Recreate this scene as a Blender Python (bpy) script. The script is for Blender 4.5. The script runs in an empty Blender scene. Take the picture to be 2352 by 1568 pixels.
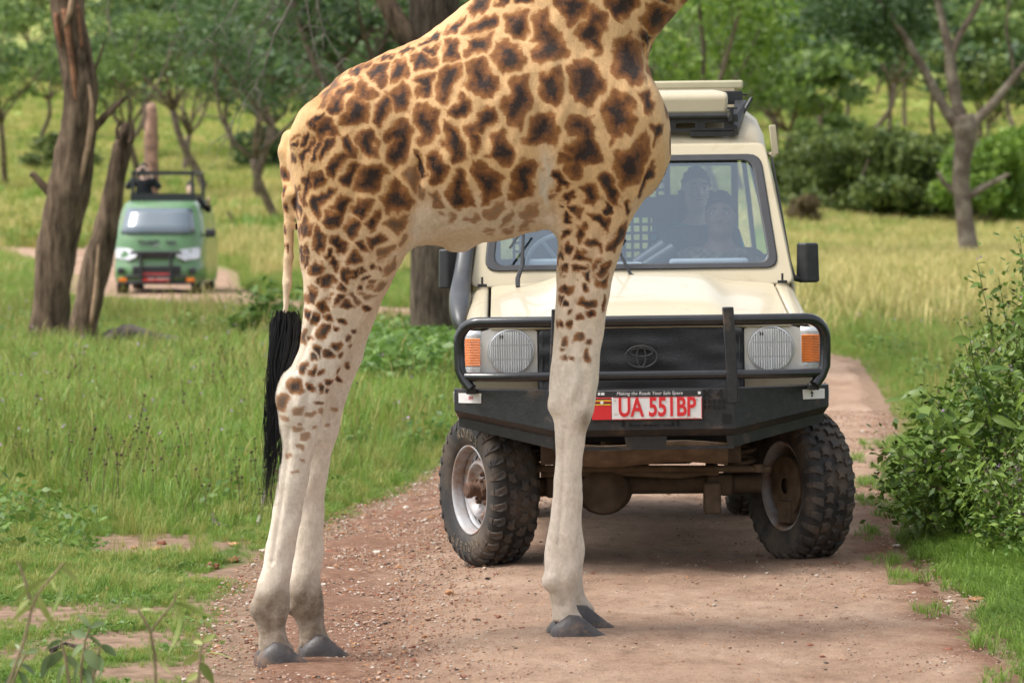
import bpy, bmesh, math, random
import numpy as np
from mathutils import Vector, Matrix, noise as mnoise

SC = bpy.context.scene
COL = SC.collection
random.seed(7)
RNG = np.random.default_rng(11)
R = math.radians

# ------------------------------------------------------------------ camera, sky, sun, exposure
CAM_H, FPX, CX, HOR = 1.85, 9016.0, 1176.0, 459.4      # eye height, focal length / centre / horizon in a 2352 px wide frame
cam = bpy.data.cameras.new('camera')
cam.sensor_width = 36.0
cam.lens = 36.0 * FPX / 2352.0
cam.shift_y = -(784.0 - HOR) / 2352.0
cam.clip_start, cam.clip_end = 0.5, 6000.0
cam.dof.use_dof = True
cam.dof.focus_distance = 17.9
cam.dof.aperture_fstop = 5.0
cam.dof.aperture_blades = 9
camo = bpy.data.objects.new('camera', cam)
COL.objects.link(camo)
camo.location = (0, 0, CAM_H)
camo.rotation_euler = (R(90), 0, 0)
SC.camera = camo

SUN_EL, SUN_ROT = R(60), R(258)
wd = bpy.data.worlds.new('World')
SC.world = wd
wd.use_nodes = True
wn, wl = wd.node_tree.nodes, wd.node_tree.links
bg = wn['Background']
sky = wn.new('ShaderNodeTexSky')
sky.sky_type = 'NISHITA'
sky.sun_disc = False
sky.sun_elevation, sky.sun_rotation = SUN_EL, SUN_ROT
sky.dust_density, sky.air_density = 4.0, 1.0
hs = wn.new('ShaderNodeHueSaturation')
hs.inputs['Saturation'].default_value = 0.30            # thin bright cloud: a whitish sky
wl.new(sky.outputs[0], hs.inputs['Color'])
wl.new(hs.outputs[0], bg.inputs['Color'])
bg.inputs['Strength'].default_value = 0.15
sun = bpy.data.lights.new('sun', 'SUN')
sun.energy = 1.45
sun.angle = R(15)
sun.color = (1.0, 0.95, 0.88)
suno = bpy.data.objects.new('sun', sun)
COL.objects.link(suno)
# soft light from high on the left, a little behind the camera
az = SUN_ROT
sd = Vector((math.sin(az) * math.cos(SUN_EL), math.cos(az) * math.cos(SUN_EL), math.sin(SUN_EL)))
suno.rotation_euler = sd.to_track_quat('Z', 'Y').to_euler()
suno.location = (0, 0, 30)
vs = SC.view_settings
SC.display_settings.display_device = 'sRGB'
vs.view_transform = 'Standard'
vs.look = 'None'
vs.gamma = 1.0
vs.use_curve_mapping = False
vs.exposure = 1.0
cy = SC.cycles
cy.use_denoising = True
cy.max_bounces = 8
cy.transparent_max_bounces = 24
cy.caustics_reflective = False
cy.caustics_refractive = False

# ------------------------------------------------------------------ helpers
def at(dx, dy, d):
    """World point at depth d seen at (dx, dy) of the 2352 px frame."""
    return Vector(((dx - CX) / FPX * d, d, CAM_H - (dy - HOR) / FPX * d))

def tag(o, label=None, cat=None, group=None, kind=None):
    if label: o['label'] = label
    if cat: o['category'] = cat
    if group: o['group'] = group
    if kind: o['kind'] = kind
    return o

def thing(name, loc, label, cat, group=None, rz=0.0):
    o = bpy.data.objects.new(name, None)
    o.empty_display_size = 0.2
    COL.objects.link(o)
    o.location = loc
    o.rotation_euler = (0, 0, rz)
    return tag(o, label, cat, group)

class MB:
    """Collects geometry; build() links it as ONE mesh object."""
    def __init__(s):
        s.v, s.f, s.m = [], [], Matrix.Identity(4)
    def add(s, vs, fs):
        n = len(s.v)
        s.v += [tuple(s.m @ Vector(p)) for p in vs]
        s.f += [tuple(i + n for i in f) for f in fs]
        return s
    def box(s, c, d, rot=None, taper=1.0):
        x, y, z = d[0] / 2, d[1] / 2, d[2] / 2
        t = taper
        P = [(-x, -y, -z), (x, -y, -z), (x, y, -z), (-x, y, -z), (-x * t, -y * t, z), (x * t, -y * t, z), (x * t, y * t, z), (-x * t, y * t, z)]
        M = Matrix.Translation(c) @ (rot.to_4x4() if rot is not None else Matrix.Identity(4))
        return s.add([M @ Vector(p) for p in P], [(0, 3, 2, 1), (4, 5, 6, 7), (0, 1, 5, 4), (1, 2, 6, 5), (2, 3, 7, 6), (3, 0, 4, 7)])
    def tube(s, path, rad, seg=8, flat=1.0, caps=True, closed=False):
        path = [Vector(p) for p in path]
        n = len(path)
        rads = rad if isinstance(rad, (list, tuple)) else [rad] * n
        vs, fs = [], []
        up = None
        for i, p in enumerate(path):
            if closed:
                t = path[(i + 1) % n] - path[i - 1]
            else:
                t = path[min(i + 1, n - 1)] - path[max(i - 1, 0)]
            if t.length < 1e-9: t = Vector((0, 0, 1))
            t.normalize()
            if up is None:
                up = Vector((0, 0, 1)) if abs(t.z) < 0.9 else Vector((0, 1, 0))
            a = t.cross(up)
            if a.length < 1e-6: a = t.cross(Vector((1, 0, 0)))
            a.normalize()
            b = a.cross(t).normalized()
            up = b
            for k in range(seg):
                an = 2 * math.pi * k / seg
                vs.append(p + a * (math.cos(an) * rads[i]) + b * (math.sin(an) * rads[i] * flat))
        m = n if closed else n - 1
        for i in range(m):
            j = (i + 1) % n
            for k in range(seg):
                l = (k + 1) % seg
                fs.append((i * seg + k, i * seg + l, j * seg + l, j * seg + k))
        if caps and not closed:
            fs.append(tuple(range(seg))[::-1])
            fs.append(tuple((n - 1) * seg + k for k in range(seg)))
        return s.add(vs, fs)
    def lathe(s, prof, seg=24, M=None):
        """prof: (radius, z) list, revolved about local z, placed by M."""
        M = M or Matrix.Identity(4)
        vs, fs = [], []
        n = len(prof)
        for k in range(seg):
            a = 2 * math.pi * k / seg
            for r, z in prof:
                vs.append(M @ Vector((r * math.cos(a), r * math.sin(a), z)))
        for k in range(seg):
            l = (k + 1) % seg
            for i in range(n - 1):
                fs.append((k * n + i, l * n + i, l * n + i + 1, k * n + i + 1))
        return s.add(vs, fs)
    def prism(s, poly, vec):
        """Closed solid: polygon (3D points) extruded by vec."""
        n = len(poly)
        v = Vector(vec)
        A = [Vector(p) for p in poly]
        return s.add(A + [p + v for p in A], [tuple(range(n))[::-1], tuple(range(n, 2 * n))] + [(i, (i + 1) % n, n + (i + 1) % n, n + i) for i in range(n)])
    def ring(s, outer, inner, vec):
        """Frame: two closed loops of equal count, extruded by vec."""
        n = len(outer)
        v = Vector(vec)
        O, I = [Vector(p) for p in outer], [Vector(p) for p in inner]
        vs = O + I + [p + v for p in O] + [p + v for p in I]
        fs = []
        for i in range(n):
            j = (i + 1) % n
            fs += [(i, j, n + j, n + i), (2 * n + i, 3 * n + i, 3 * n + j, 2 * n + j), (i, 2 * n + i, 2 * n + j, j), (n + i, n + j, 3 * n + j, 3 * n + i)]
        return s.add(vs, fs)
    def grid(s, rows, skip=None):
        """rows: equal-length lists of points."""
        h, w = len(rows), len(rows[0])
        fs = []
        for i in range(h - 1):
            for j in range(w - 1):
                if skip and skip(i, j): continue
                fs.append((i * w + j, i * w + j + 1, (i + 1) * w + j + 1, (i + 1) * w + j))
        return s.add([p for r in rows for p in r], fs)
    def ball(s, c, r, seg=12, rings=8, M=None):
        r = r if isinstance(r, (tuple, list)) else (r, r, r)
        vs, fs = [], []
        for i in range(rings + 1):
            th = math.pi * i / rings
            for k in range(seg):
                a = 2 * math.pi * k / seg
                p = Vector((r[0] * math.sin(th) * math.cos(a), r[1] * math.sin(th) * math.sin(a), r[2] * math.cos(th)))
                if M is not None: p = M @ p
                vs.append(Vector(c) + p)
        for i in range(rings):
            for k in range(seg):
                l = (k + 1) % seg
                fs.append((i * seg + k, (i + 1) * seg + k, (i + 1) * seg + l, i * seg + l))
        return s.add(vs, fs)
    def mesh(s, name, smooth=True):
        me = bpy.data.meshes.new(name)
        me.from_pydata([tuple(p) for p in s.v], [], s.f)
        me.validate()
        bm = bmesh.new(); bm.from_mesh(me)
        bmesh.ops.remove_doubles(bm, verts=bm.verts, dist=1e-5)
        bmesh.ops.recalc_face_normals(bm, faces=bm.faces)
        bm.to_mesh(me); bm.free()
        if smooth:
            me.shade_smooth()
        return me
    def build(s, name, material, parent=None, smooth=True, bevel=0.0, seg=2, sub=0, auto=40, solid=0.0, loc=None):
        me = s.mesh(name, smooth)
        return link(name, me, material, parent, smooth, bevel, seg, sub, auto, solid, loc)

def link(name, me, material, parent=None, smooth=True, bevel=0.0, seg=2, sub=0, auto=40, solid=0.0, loc=None):
    o = bpy.data.objects.new(name, me)
    COL.objects.link(o)
    if material is not None and not me.materials:
        me.materials.append(material)
    if parent is not None:
        o.parent = parent
    if loc is not None:
        o.location = loc
    if solid:
        m = o.modifiers.new('solid', 'SOLIDIFY'); m.thickness = solid; m.offset = -1
    if bevel:
        m = o.modifiers.new('bevel', 'BEVEL'); m.width = bevel; m.segments = seg; m.limit_method = 'ANGLE'; m.angle_limit = R(35); m.harden_normals = False
    if sub:
        m = o.modifiers.new('sub', 'SUBSURF'); m.levels = sub; m.render_levels = sub
    elif smooth and auto:
        try:
            me.set_sharp_from_angle(angle=R(auto))
        except Exception:
            pass
    return o

def dup(root, loc=None, rz=None, scale=None, label=None, group=None):
    r = root.copy(); COL.objects.link(r)
    if loc is not None: r.location = loc
    if rz is not None: r.rotation_euler = (0, 0, rz)
    if scale is not None: r.scale = scale if isinstance(scale, tuple) else (scale,) * 3
    if label: r['label'] = label
    if group: r['group'] = group
    for ch in list(root.children):
        c = ch.copy(); COL.objects.link(c); c.parent = r
        for g in ch.children:
            e = g.copy(); COL.objects.link(e); e.parent = c
    return r

def smoothstep(a, b, x):
    t = np.clip((np.asarray(x, float) - a) / (b - a), 0, 1)
    return t * t * (3 - 2 * t)

# ------------------------------------------------------------------ materials
def new_mat(name):
    m = bpy.data.materials.new(name)
    m.use_nodes = True
    return m, m.node_tree.nodes, m.node_tree.links, m.node_tree.nodes['Principled BSDF']

def mat(name, col, rough=0.5, metal=0.0, var=0.12, vscale=8.0, bump=0.0, bscale=60.0, coat=0.0, spec=0.5, dirt=None, dirt_amt=0.0, dscale=3.0, trans=0.0, sss=0.0, emit=0.0, space='Object'):
    """Principled with noise-varied colour, optional dirt blotches and fine relief."""
    m, n, l, p = new_mat(name)
    p.inputs['Roughness'].default_value = rough
    p.inputs['Metallic'].default_value = metal
    p.inputs['Coat Weight'].default_value = coat
    p.inputs['Coat Roughness'].default_value = 0.05
    p.inputs['Specular IOR Level'].default_value = spec
    tc = n.new('ShaderNodeTexCoord')
    nz = n.new('ShaderNodeTexNoise'); nz.inputs['Scale'].default_value = vscale; nz.inputs['Detail'].default_value = 5
    l.new(tc.outputs[space], nz.inputs['Vector'])
    cr = n.new('ShaderNodeValToRGB')
    lo = [max(0, c * (1 - var)) for c in col]; hi = [min(1, c * (1 + var)) for c in col]
    cr.color_ramp.elements[0].position, cr.color_ramp.elements[1].position = 0.3, 0.7
    cr.color_ramp.elements[0].color = (*lo, 1); cr.color_ramp.elements[1].color = (*hi, 1)
    l.new(nz.outputs['Fac'], cr.inputs['Fac'])
    out = cr.outputs['Color']
    if dirt is not None:
        n2 = n.new('ShaderNodeTexNoise'); n2.inputs['Scale'].default_value = dscale; n2.inputs['Detail'].default_value = 8; n2.inputs['Roughness'].default_value = 0.65
        l.new(tc.outputs[space], n2.inputs['Vector'])
        mr = n.new('ShaderNodeMapRange'); mr.inputs['From Min'].default_value = 0.62 - dirt_amt * 0.5; mr.inputs['From Max'].default_value = 0.78 - dirt_amt * 0.35
        l.new(n2.outputs['Fac'], mr.inputs['Value'])
        mx = n.new('ShaderNodeMix'); mx.data_type = 'RGBA'
        l.new(mr.outputs[0], mx.inputs['Factor']); l.new(out, mx.inputs['A']); mx.inputs['B'].default_value = (*dirt, 1)
        out = mx.outputs['Result']
        m2 = n.new('ShaderNodeMath'); m2.operation = 'MULTIPLY_ADD'
        l.new(mr.outputs[0], m2.inputs[0]); m2.inputs[1].default_value = 0.85 - rough; m2.inputs[2].default_value = rough
        l.new(m2.outputs[0], p.inputs['Roughness'])
    l.new(out, p.inputs['Base Color'])
    if bump:
        n3 = n.new('ShaderNodeTexNoise'); n3.inputs['Scale'].default_value = bscale; n3.inputs['Detail'].default_value = 4
        l.new(tc.outputs[space], n3.inputs['Vector'])
        bp = n.new('ShaderNodeBump'); bp.inputs['Strength'].default_value = bump; bp.inputs['Distance'].default_value = 0.01
        l.new(n3.outputs['Fac'], bp.inputs['Height']); l.new(bp.outputs[0], p.inputs['Normal'])
    if emit:
        p.inputs['Emission Color'].default_value = (*col, 1); p.inputs['Emission Strength'].default_value = emit
    return m

def leaf_mat(name, c0, c1, rough=0.5, trans=0.35, uv=False):
    """Foliage: two greens picked per piece of geometry (random per island / instance), light passes through."""
    m, n, l, p = new_mat(name)
    g = n.new('ShaderNodeNewGeometry'); oi = n.new('ShaderNodeObjectInfo')
    ad = n.new('ShaderNodeMath'); ad.operation = 'ADD'
    l.new(g.outputs['Random Per Island'], ad.inputs[0]); l.new(oi.outputs['Random'], ad.inputs[1])
    fr = n.new('ShaderNodeMath'); fr.operation = 'FRACT'; l.new(ad.outputs[0], fr.inputs[0])
    cr = n.new('ShaderNodeValToRGB')
    cr.color_ramp.elements[0].color = (*c0, 1); cr.color_ramp.elements[1].color = (*c1, 1)
    l.new(fr.outputs[0], cr.inputs['Fac'])
    p.inputs['Roughness'].default_value = rough
    p.inputs['Specular IOR Level'].default_value = 0.35
    l.new(cr.outputs[0], p.inputs['Base Color'])
    tr = n.new('ShaderNodeBsdfTranslucent'); l.new(cr.outputs[0], tr.inputs['Color'])
    mx = n.new('ShaderNodeMixShader'); mx.inputs[0].default_value = trans
    l.new(p.outputs[0], mx.inputs[1]); l.new(tr.outputs[0], mx.inputs[2])
    l.new(mx.outputs[0], n['Material Output'].inputs['Surface'])
    return m
# ------------------------------------------------------------------ ground and road
ROAD = np.array([  # depth, left edge x, right edge x
    (4, -1.0, 2.0), (12, -1.0, 2.0), (15, -1.05, 2.0), (19.8, -1.22, 2.0), (23.2, -1.0, 2.2), (25.6, -0.62, 2.42), (31, 0.2, 2.95), (38, 1.3, 3.45), (45, 1.5, 3.85),
    (48, .9, 3.6), (51, .2, 2.9), (57, -1.6, 1.8), (63, -3.4, 0.6), (69, -6.6, -3.2), (75, -8.4, -5.0), (83, -9.2, -5.9), (92, -10.2, -6.6), (104, -13.0, -8.6), (118, -17.5, -12.5), (135, -24.0, -18.0)])
def road_l(y): return np.interp(y, ROAD[:, 0], ROAD[:, 1])
def road_r(y): return np.interp(y, ROAD[:, 0], ROAD[:, 2])
_HY = np.array([0, 85, 110, 150, 200, 300, 500, 800, 1200, 2000, 4000.])
_HZ = np.array([0, 0, .45, 1.6, 3.4, 9, 24, 54, 95, 150, 200.])
def ground_z(x, y):
    x = np.asarray(x, float); y = np.asarray(y, float)
    lag = 50 * smoothstep(0.0, 0.12, x / np.maximum(y, 1)) * smoothstep(60, 130, y)
    z = np.interp(y - lag, _HY, _HZ)
    z = z - 0.085 * (1 - smoothstep(-0.75, 0.1, x)) * (1 - smoothstep(24, 34, y))      # verge lies lower than the crown of the road
    z = z + 0.0118 * np.clip(x - 0.66, -0.95, 1.1) * smoothstep(15.5, 19, y) * (1 - smoothstep(28, 36, y))
    z = z + 0.02 * np.sin(x * 1.3 + y * 0.7) * np.sin(y * 0.9 - x * 0.5) * (1 - smoothstep(-1.6, -1.2, x)) * smoothstep(14, 18, y)
    z = z + 0.9 * np.sin(x * 0.05 + 1.0) * np.sin(y * 0.031) * smoothstep(150, 300, y)
    return z

def ground_mesh(name, ys, xf, nx):
    V, F = [], []
    for y in ys:
        x0, x1 = xf(y)
        xs = np.linspace(x0, x1, nx)
        zs = ground_z(xs, np.full(nx, y))
        V += [(float(a), float(y), float(b)) for a, b in zip(xs, zs)]
    for i in range(len(ys) - 1):
        for j in range(nx - 1):
            F.append((i * nx + j, i * nx + j + 1, (i + 1) * nx + j + 1, (i + 1) * nx + j))
    me = bpy.data.meshes.new(name); me.from_pydata(V, [], F); me.shade_smooth()
    return me

def ground_material():
    m, n, l, p = new_mat('savanna_soil_and_turf')
    p.inputs['Roughness'].default_value = 0.95; p.inputs['Specular IOR Level'].default_value = 0.1
    tc = n.new('ShaderNodeTexCoord')
    def nz(s, d=6, r=0.6):
        t = n.new('ShaderNodeTexNoise'); t.inputs['Scale'].default_value = s; t.inputs['Detail'].default_value = d; t.inputs['Roughness'].default_value = r
        l.new(tc.outputs['Object'], t.inputs['Vector']); return t
    def ramp(src, *st):
        c = n.new('ShaderNodeValToRGB')
        while len(c.color_ramp.elements) < len(st): c.color_ramp.elements.new(0.5)
        for e, (pos, col) in zip(c.color_ramp.elements, st): e.position = pos; e.color = (*col, 1)
        l.new(src, c.inputs['Fac']); return c.outputs[0]
    def mix(f, a, b):
        x = n.new('ShaderNodeMix'); x.data_type = 'RGBA'; l.new(f, x.inputs['Factor']); l.new(a, x.inputs['A']); l.new(b, x.inputs['B']); return x.outputs['Result']
    soil = ramp(nz(9).outputs[0], (0.3, (0.15, 0.10, 0.066)), (0.7, (0.30, 0.205, 0.145)))
    turf = ramp(nz(2.2).outputs[0], (0.25, (0.055, 0.085, 0.02)), (0.75, (0.11, 0.15, 0.036)))
    far = ramp(nz(0.02, 8, 0.65).outputs[0], (0.3, (0.22, 0.285, 0.07)), (0.48, (0.29, 0.335, 0.092)), (0.7, (0.385, 0.38, 0.135)))
    at_ = n.new('ShaderNodeAttribute'); at_.attribute_name = 'bare'
    a2 = n.new('ShaderNodeAttribute'); a2.attribute_name = 'far'
    ad = n.new('ShaderNodeMath'); ad.operation = 'MULTIPLY_ADD'; l.new(nz(3.0, 8, 0.7).outputs[0], ad.inputs[0]); ad.inputs[1].default_value = 0.9; l.new(at_.outputs['Fac'], ad.inputs[2])
    mr = n.new('ShaderNodeMapRange'); mr.inputs['From Min'].default_value = 0.80; mr.inputs['From Max'].default_value = 1.02; l.new(ad.outputs[0], mr.inputs['Value'])
    near = mix(mr.outputs[0], turf, soil)
    l.new(mix(a2.outputs['Fac'], near, far), p.inputs['Base Color'])
    bp = n.new('ShaderNodeBump'); bp.inputs['Strength'].default_value = 0.6; bp.inputs['Distance'].default_value = 0.02
    l.new(nz(45, 6, 0.7).outputs[0], bp.inputs['Height']); l.new(bp.outputs[0], p.inputs['Normal'])
    return m

BARE = [(-2.0, 22.3, 1.0, 1.0), (-2.3, 18.3, 1.3, .9), (-1.5, 20.3, .6, .7), (-1.7, 17.2, .7, .7), (-2.4, 16.6, .8, .55), (-1.5, 16.0, .5, .6), (-3.6, 27.2, .7, 1.0), (-2.1, 15.4, .6, .5), (-2.6, 20.2, .4, .4)]
def bare_at(x, y):
    """1 on bare earth beside the road, 0 in grass."""
    b = np.zeros_like(np.asarray(x, float))
    for bx, by, rx, ry in BARE:
        b = np.maximum(b, 1 - np.sqrt(((x - bx) / rx) ** 2 + ((y - by) / ry) ** 2) * 0.8)
    b = np.maximum(b, 1.1 - np.maximum(road_l(y) - x, 0) * 1.9 * (1 + 0 * x) * (x < road_r(y)) - 9 * (x > road_r(y)))
    b = np.maximum(b, 1.0 - np.abs(x - road_r(y)) * 2.2 * 1.0)
    return np.clip(b, 0, 1)

ys = np.concatenate([np.linspace(-400, 0, 9), np.arange(3, 36, 0.22), np.arange(36, 120, 1.0), np.geomspace(120, 4200, 70)])
gm = ground_mesh('ground', ys, lambda y: (-6 - 0.45 * max(y, 0) - (300 if y < 2 else 0), 6 + 0.45 * max(y, 0) + (300 if y < 2 else 0)), 150)
gv = np.empty(len(gm.vertices) * 3); gm.vertices.foreach_get('co', gv); gv = gv.reshape(-1, 3)
a = gm.attributes.new('bare', 'FLOAT', 'POINT'); a.data.foreach_set('value', bare_at(gv[:, 0], gv[:, 1]).astype(np.float32))
a = gm.attributes.new('far', 'FLOAT', 'POINT'); a.data.foreach_set('value', smoothstep(60, 160, gv[:, 1]).astype(np.float32))
tag(link('ground', gm, ground_material(), auto=0), kind='structure')

def road_material():
    m, n, l, p = new_mat('murram_dirt_road')
    p.inputs['Roughness'].default_value = 0.92; p.inputs['Specular IOR Level'].default_value = 0.15
    tc = n.new('ShaderNodeTexCoord')
    def nz(s, d=6, r=0.6, sc=(1, 1, 1)):
        mp = n.new('ShaderNodeMapping'); mp.inputs['Scale'].default_value = sc; l.new(tc.outputs['Object'], mp.inputs['Vector'])
        t = n.new('ShaderNodeTexNoise'); t.inputs['Scale'].default_value = s; t.inputs['Detail'].default_value = d; t.inputs['Roughness'].default_value = r
        l.new(mp.outputs[0], t.inputs['Vector']); return t.outputs['Fac']
    def ramp(src, *st):
        c = n.new('ShaderNodeValToRGB')
        while len(c.color_ramp.elements) < len(st): c.color_ramp.elements.new(0.5)
        for e, (pos, col) in zip(c.color_ramp.elements, st): e.position = pos; e.color = (*col, 1)
        l.new(src, c.inputs['Fac']); return c.outputs[0]
    def mix(f, a, b, mode='MIX'):
        x = n.new('ShaderNodeMix'); x.data_type = 'RGBA'; x.blend_type = mode
        if isinstance(f, float): x.inputs['Factor'].default_value = f
        else: l.new(f, x.inputs['Factor'])
        l.new(a, x.inputs['A']); l.new(b, x.inputs['B']); return x.outputs['Result']
    packed = ramp(nz(1.3, 10, 0.72, (1, 0.5, 1)), (0.30, (0.275, 0.172, 0.116)), (0.5, (0.40, 0.27, 0.19)), (0.70, (0.53, 0.39, 0.29)))
    red = ramp(nz(14, 8, 0.75), (0.3, (0.18, 0.092, 0.058)), (0.5, (0.265, 0.148, 0.098)), (0.7, (0.36, 0.235, 0.168)))
    e = n.new('ShaderNodeAttribute'); e.attribute_name = 'edge'
    ad = n.new('ShaderNodeMath'); ad.operation = 'MULTIPLY_ADD'; l.new(nz(2.4, 8, 0.7), ad.inputs[0]); ad.inputs[1].default_value = 0.8; l.new(e.outputs['Fac'], ad.inputs[2])
    mr = n.new('ShaderNodeMapRange'); mr.inputs['From Min'].default_value = 0.62; mr.inputs['From Max'].default_value = 1.0; l.new(ad.outputs[0], mr.inputs['Value'])
    c = mix(mr.outputs[0], packed, red)
    speck = ramp(nz(48, 4, 0.85), (0.33, (0.22, 0.16, 0.14)), (0.44, (1, 1, 1)))
    c = mix(0.8, c, mix(1.0, c, speck, 'MULTIPLY'))
    c = mix(1.0, c, ramp(nz(8, 9, 0.8, (1, .6, 1)), (0.34, (0.74, 0.71, 0.69)), (0.5, (1, 1, 1)), (0.68, (1.14, 1.13, 1.10))), 'MULTIPLY')
    c = mix(0.6, c, mix(1.0, c, ramp(nz(130, 3, 0.85), (0.36, (0.3, 0.25, 0.22)), (0.48, (1, 1, 1))), 'MULTIPLY'))
    speck2 = ramp(nz(38, 4, 0.7), (0.62, (0, 0, 0)), (0.72, (0.6, 0.6, 0.6)))
    x = n.new('ShaderNodeMix'); x.data_type = 'RGBA'; l.new(speck2, x.inputs['Factor']); l.new(c, x.inputs['A']); x.inputs['B'].default_value = (0.42, 0.22, 0.13, 1)
    l.new(x.outputs['Result'], p.inputs['Base Color'])
    b1 = n.new('ShaderNodeBump'); b1.inputs['Strength'].default_value = 0.5; b1.inputs['Distance'].default_value = 0.03
    l.new(nz(4, 8, 0.65), b1.inputs['Height'])
    b2 = n.new('ShaderNodeBump'); b2.inputs['Strength'].default_value = 1.0; b2.inputs['Distance'].default_value = 0.02
    l.new(nz(55, 5, 0.75), b2.inputs['Height']); l.new(b1.outputs[0], b2.inputs['Normal']); l.new(b2.outputs[0], p.inputs['Normal'])
    return m

rys = np.concatenate([np.arange(4, 34, 0.12), np.arange(34, 135, 0.8)])
V, F, E = [], [], []
NX = 41
for y in rys:
    l0 = road_l(y) + 0.16 * mnoise.noise((0, y * 0.9, 3)) + 0.10 * mnoise.noise((0, y * 3.1, 7))
    r0 = road_r(y) + 0.16 * mnoise.noise((5, y * 0.9, 3)) + 0.10 * mnoise.noise((5, y * 3.1, 7))
    for k in range(NX):
        t = k / (NX - 1); x = l0 + (r0 - l0) * t
        ed = max(0.0, (1 - (x - l0) / 1.05) * float(smoothstep(34, 26, y)), .75 * (1 - (r0 - x) / 0.5) * float(smoothstep(30, 22, y)))
        ed += .22 * float(smoothstep(.35, .0, abs(x - (l0 + r0) / 2)))
        rut = -0.016 * (math.exp(-((x - (l0 + r0) / 2 - .75) / .3) ** 2) + math.exp(-((x - (l0 + r0) / 2 + .75) / .3) ** 2))
        z = float(ground_z(x, y)) + (0.006 if 0 < k < NX - 1 else -0.03) + 0.022 + rut + 0.014 * mnoise.noise((x * 2.2, y * 2.2, 0)) + 0.010 * mnoise.noise((x * 7, y * 5, 2))
        V.append((x, float(y), z)); E.append(ed)
for i in range(len(rys) - 1):
    for j in range(NX - 1):
        F.append((i * NX + j, i * NX + j + 1, (i + 1) * NX + j + 1, (i + 1) * NX + j))
rm = bpy.data.meshes.new('dirt_road'); rm.from_pydata(V, [], F); rm.shade_smooth()
a = rm.attributes.new('edge', 'FLOAT', 'POINT'); a.data.foreach_set('value', np.array(E, np.float32))
tag(link('dirt_road', rm, road_material(), auto=0), kind='structure')
# ------------------------------------------------------------------ giraffe: one continuous skin from smoothly joined implicit lofts
GY = R(12)
GC, GS = math.cos(GY), math.sin(GY)
GX0, GD0 = -0.25, 16.5
def g_u(dx, v):
    t = (np.asarray(dx, float) - CX) / FPX
    return (t * (GD0 + v * GC) - GX0 + v * GS) / (GC - t * GS)
def g_w(dy, u, v):
    return CAM_H - (np.asarray(dy, float) - HOR) / FPX * (GD0 + u * GS + v * GC)
def g_world(P):
    u, v, w = P[..., 0], P[..., 1], P[..., 2]
    return np.stack([GX0 + u * GC - v * GS, GD0 + u * GS + v * GC, w], -1)

def dens(s, cols, k=6):
    """Monotone-ish Catmull-Rom resampling of station tables."""
    s = np.asarray(s, float); cols = [np.asarray(c, float) for c in cols]
    n = len(s); t = np.linspace(0, n - 1, (n - 1) * k + 1)
    i = np.clip(t.astype(int), 0, n - 2); f = t - i
    def cr(a):
        p0 = a[np.clip(i - 1, 0, n - 1)]; p1 = a[i]; p2 = a[i + 1]; p3 = a[np.clip(i + 2, 0, n - 1)]
        return 0.5 * (2 * p1 + (p2 - p0) * f + (2 * p0 - 5 * p1 + 4 * p2 - p3) * f ** 2 + (3 * p1 - p0 - 3 * p2 + p3) * f ** 3)
    S = s[i] + (s[i + 1] - s[i]) * f
    o = np.argsort(S)
    return S[o], [cr(c)[o] for c in cols]

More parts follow.
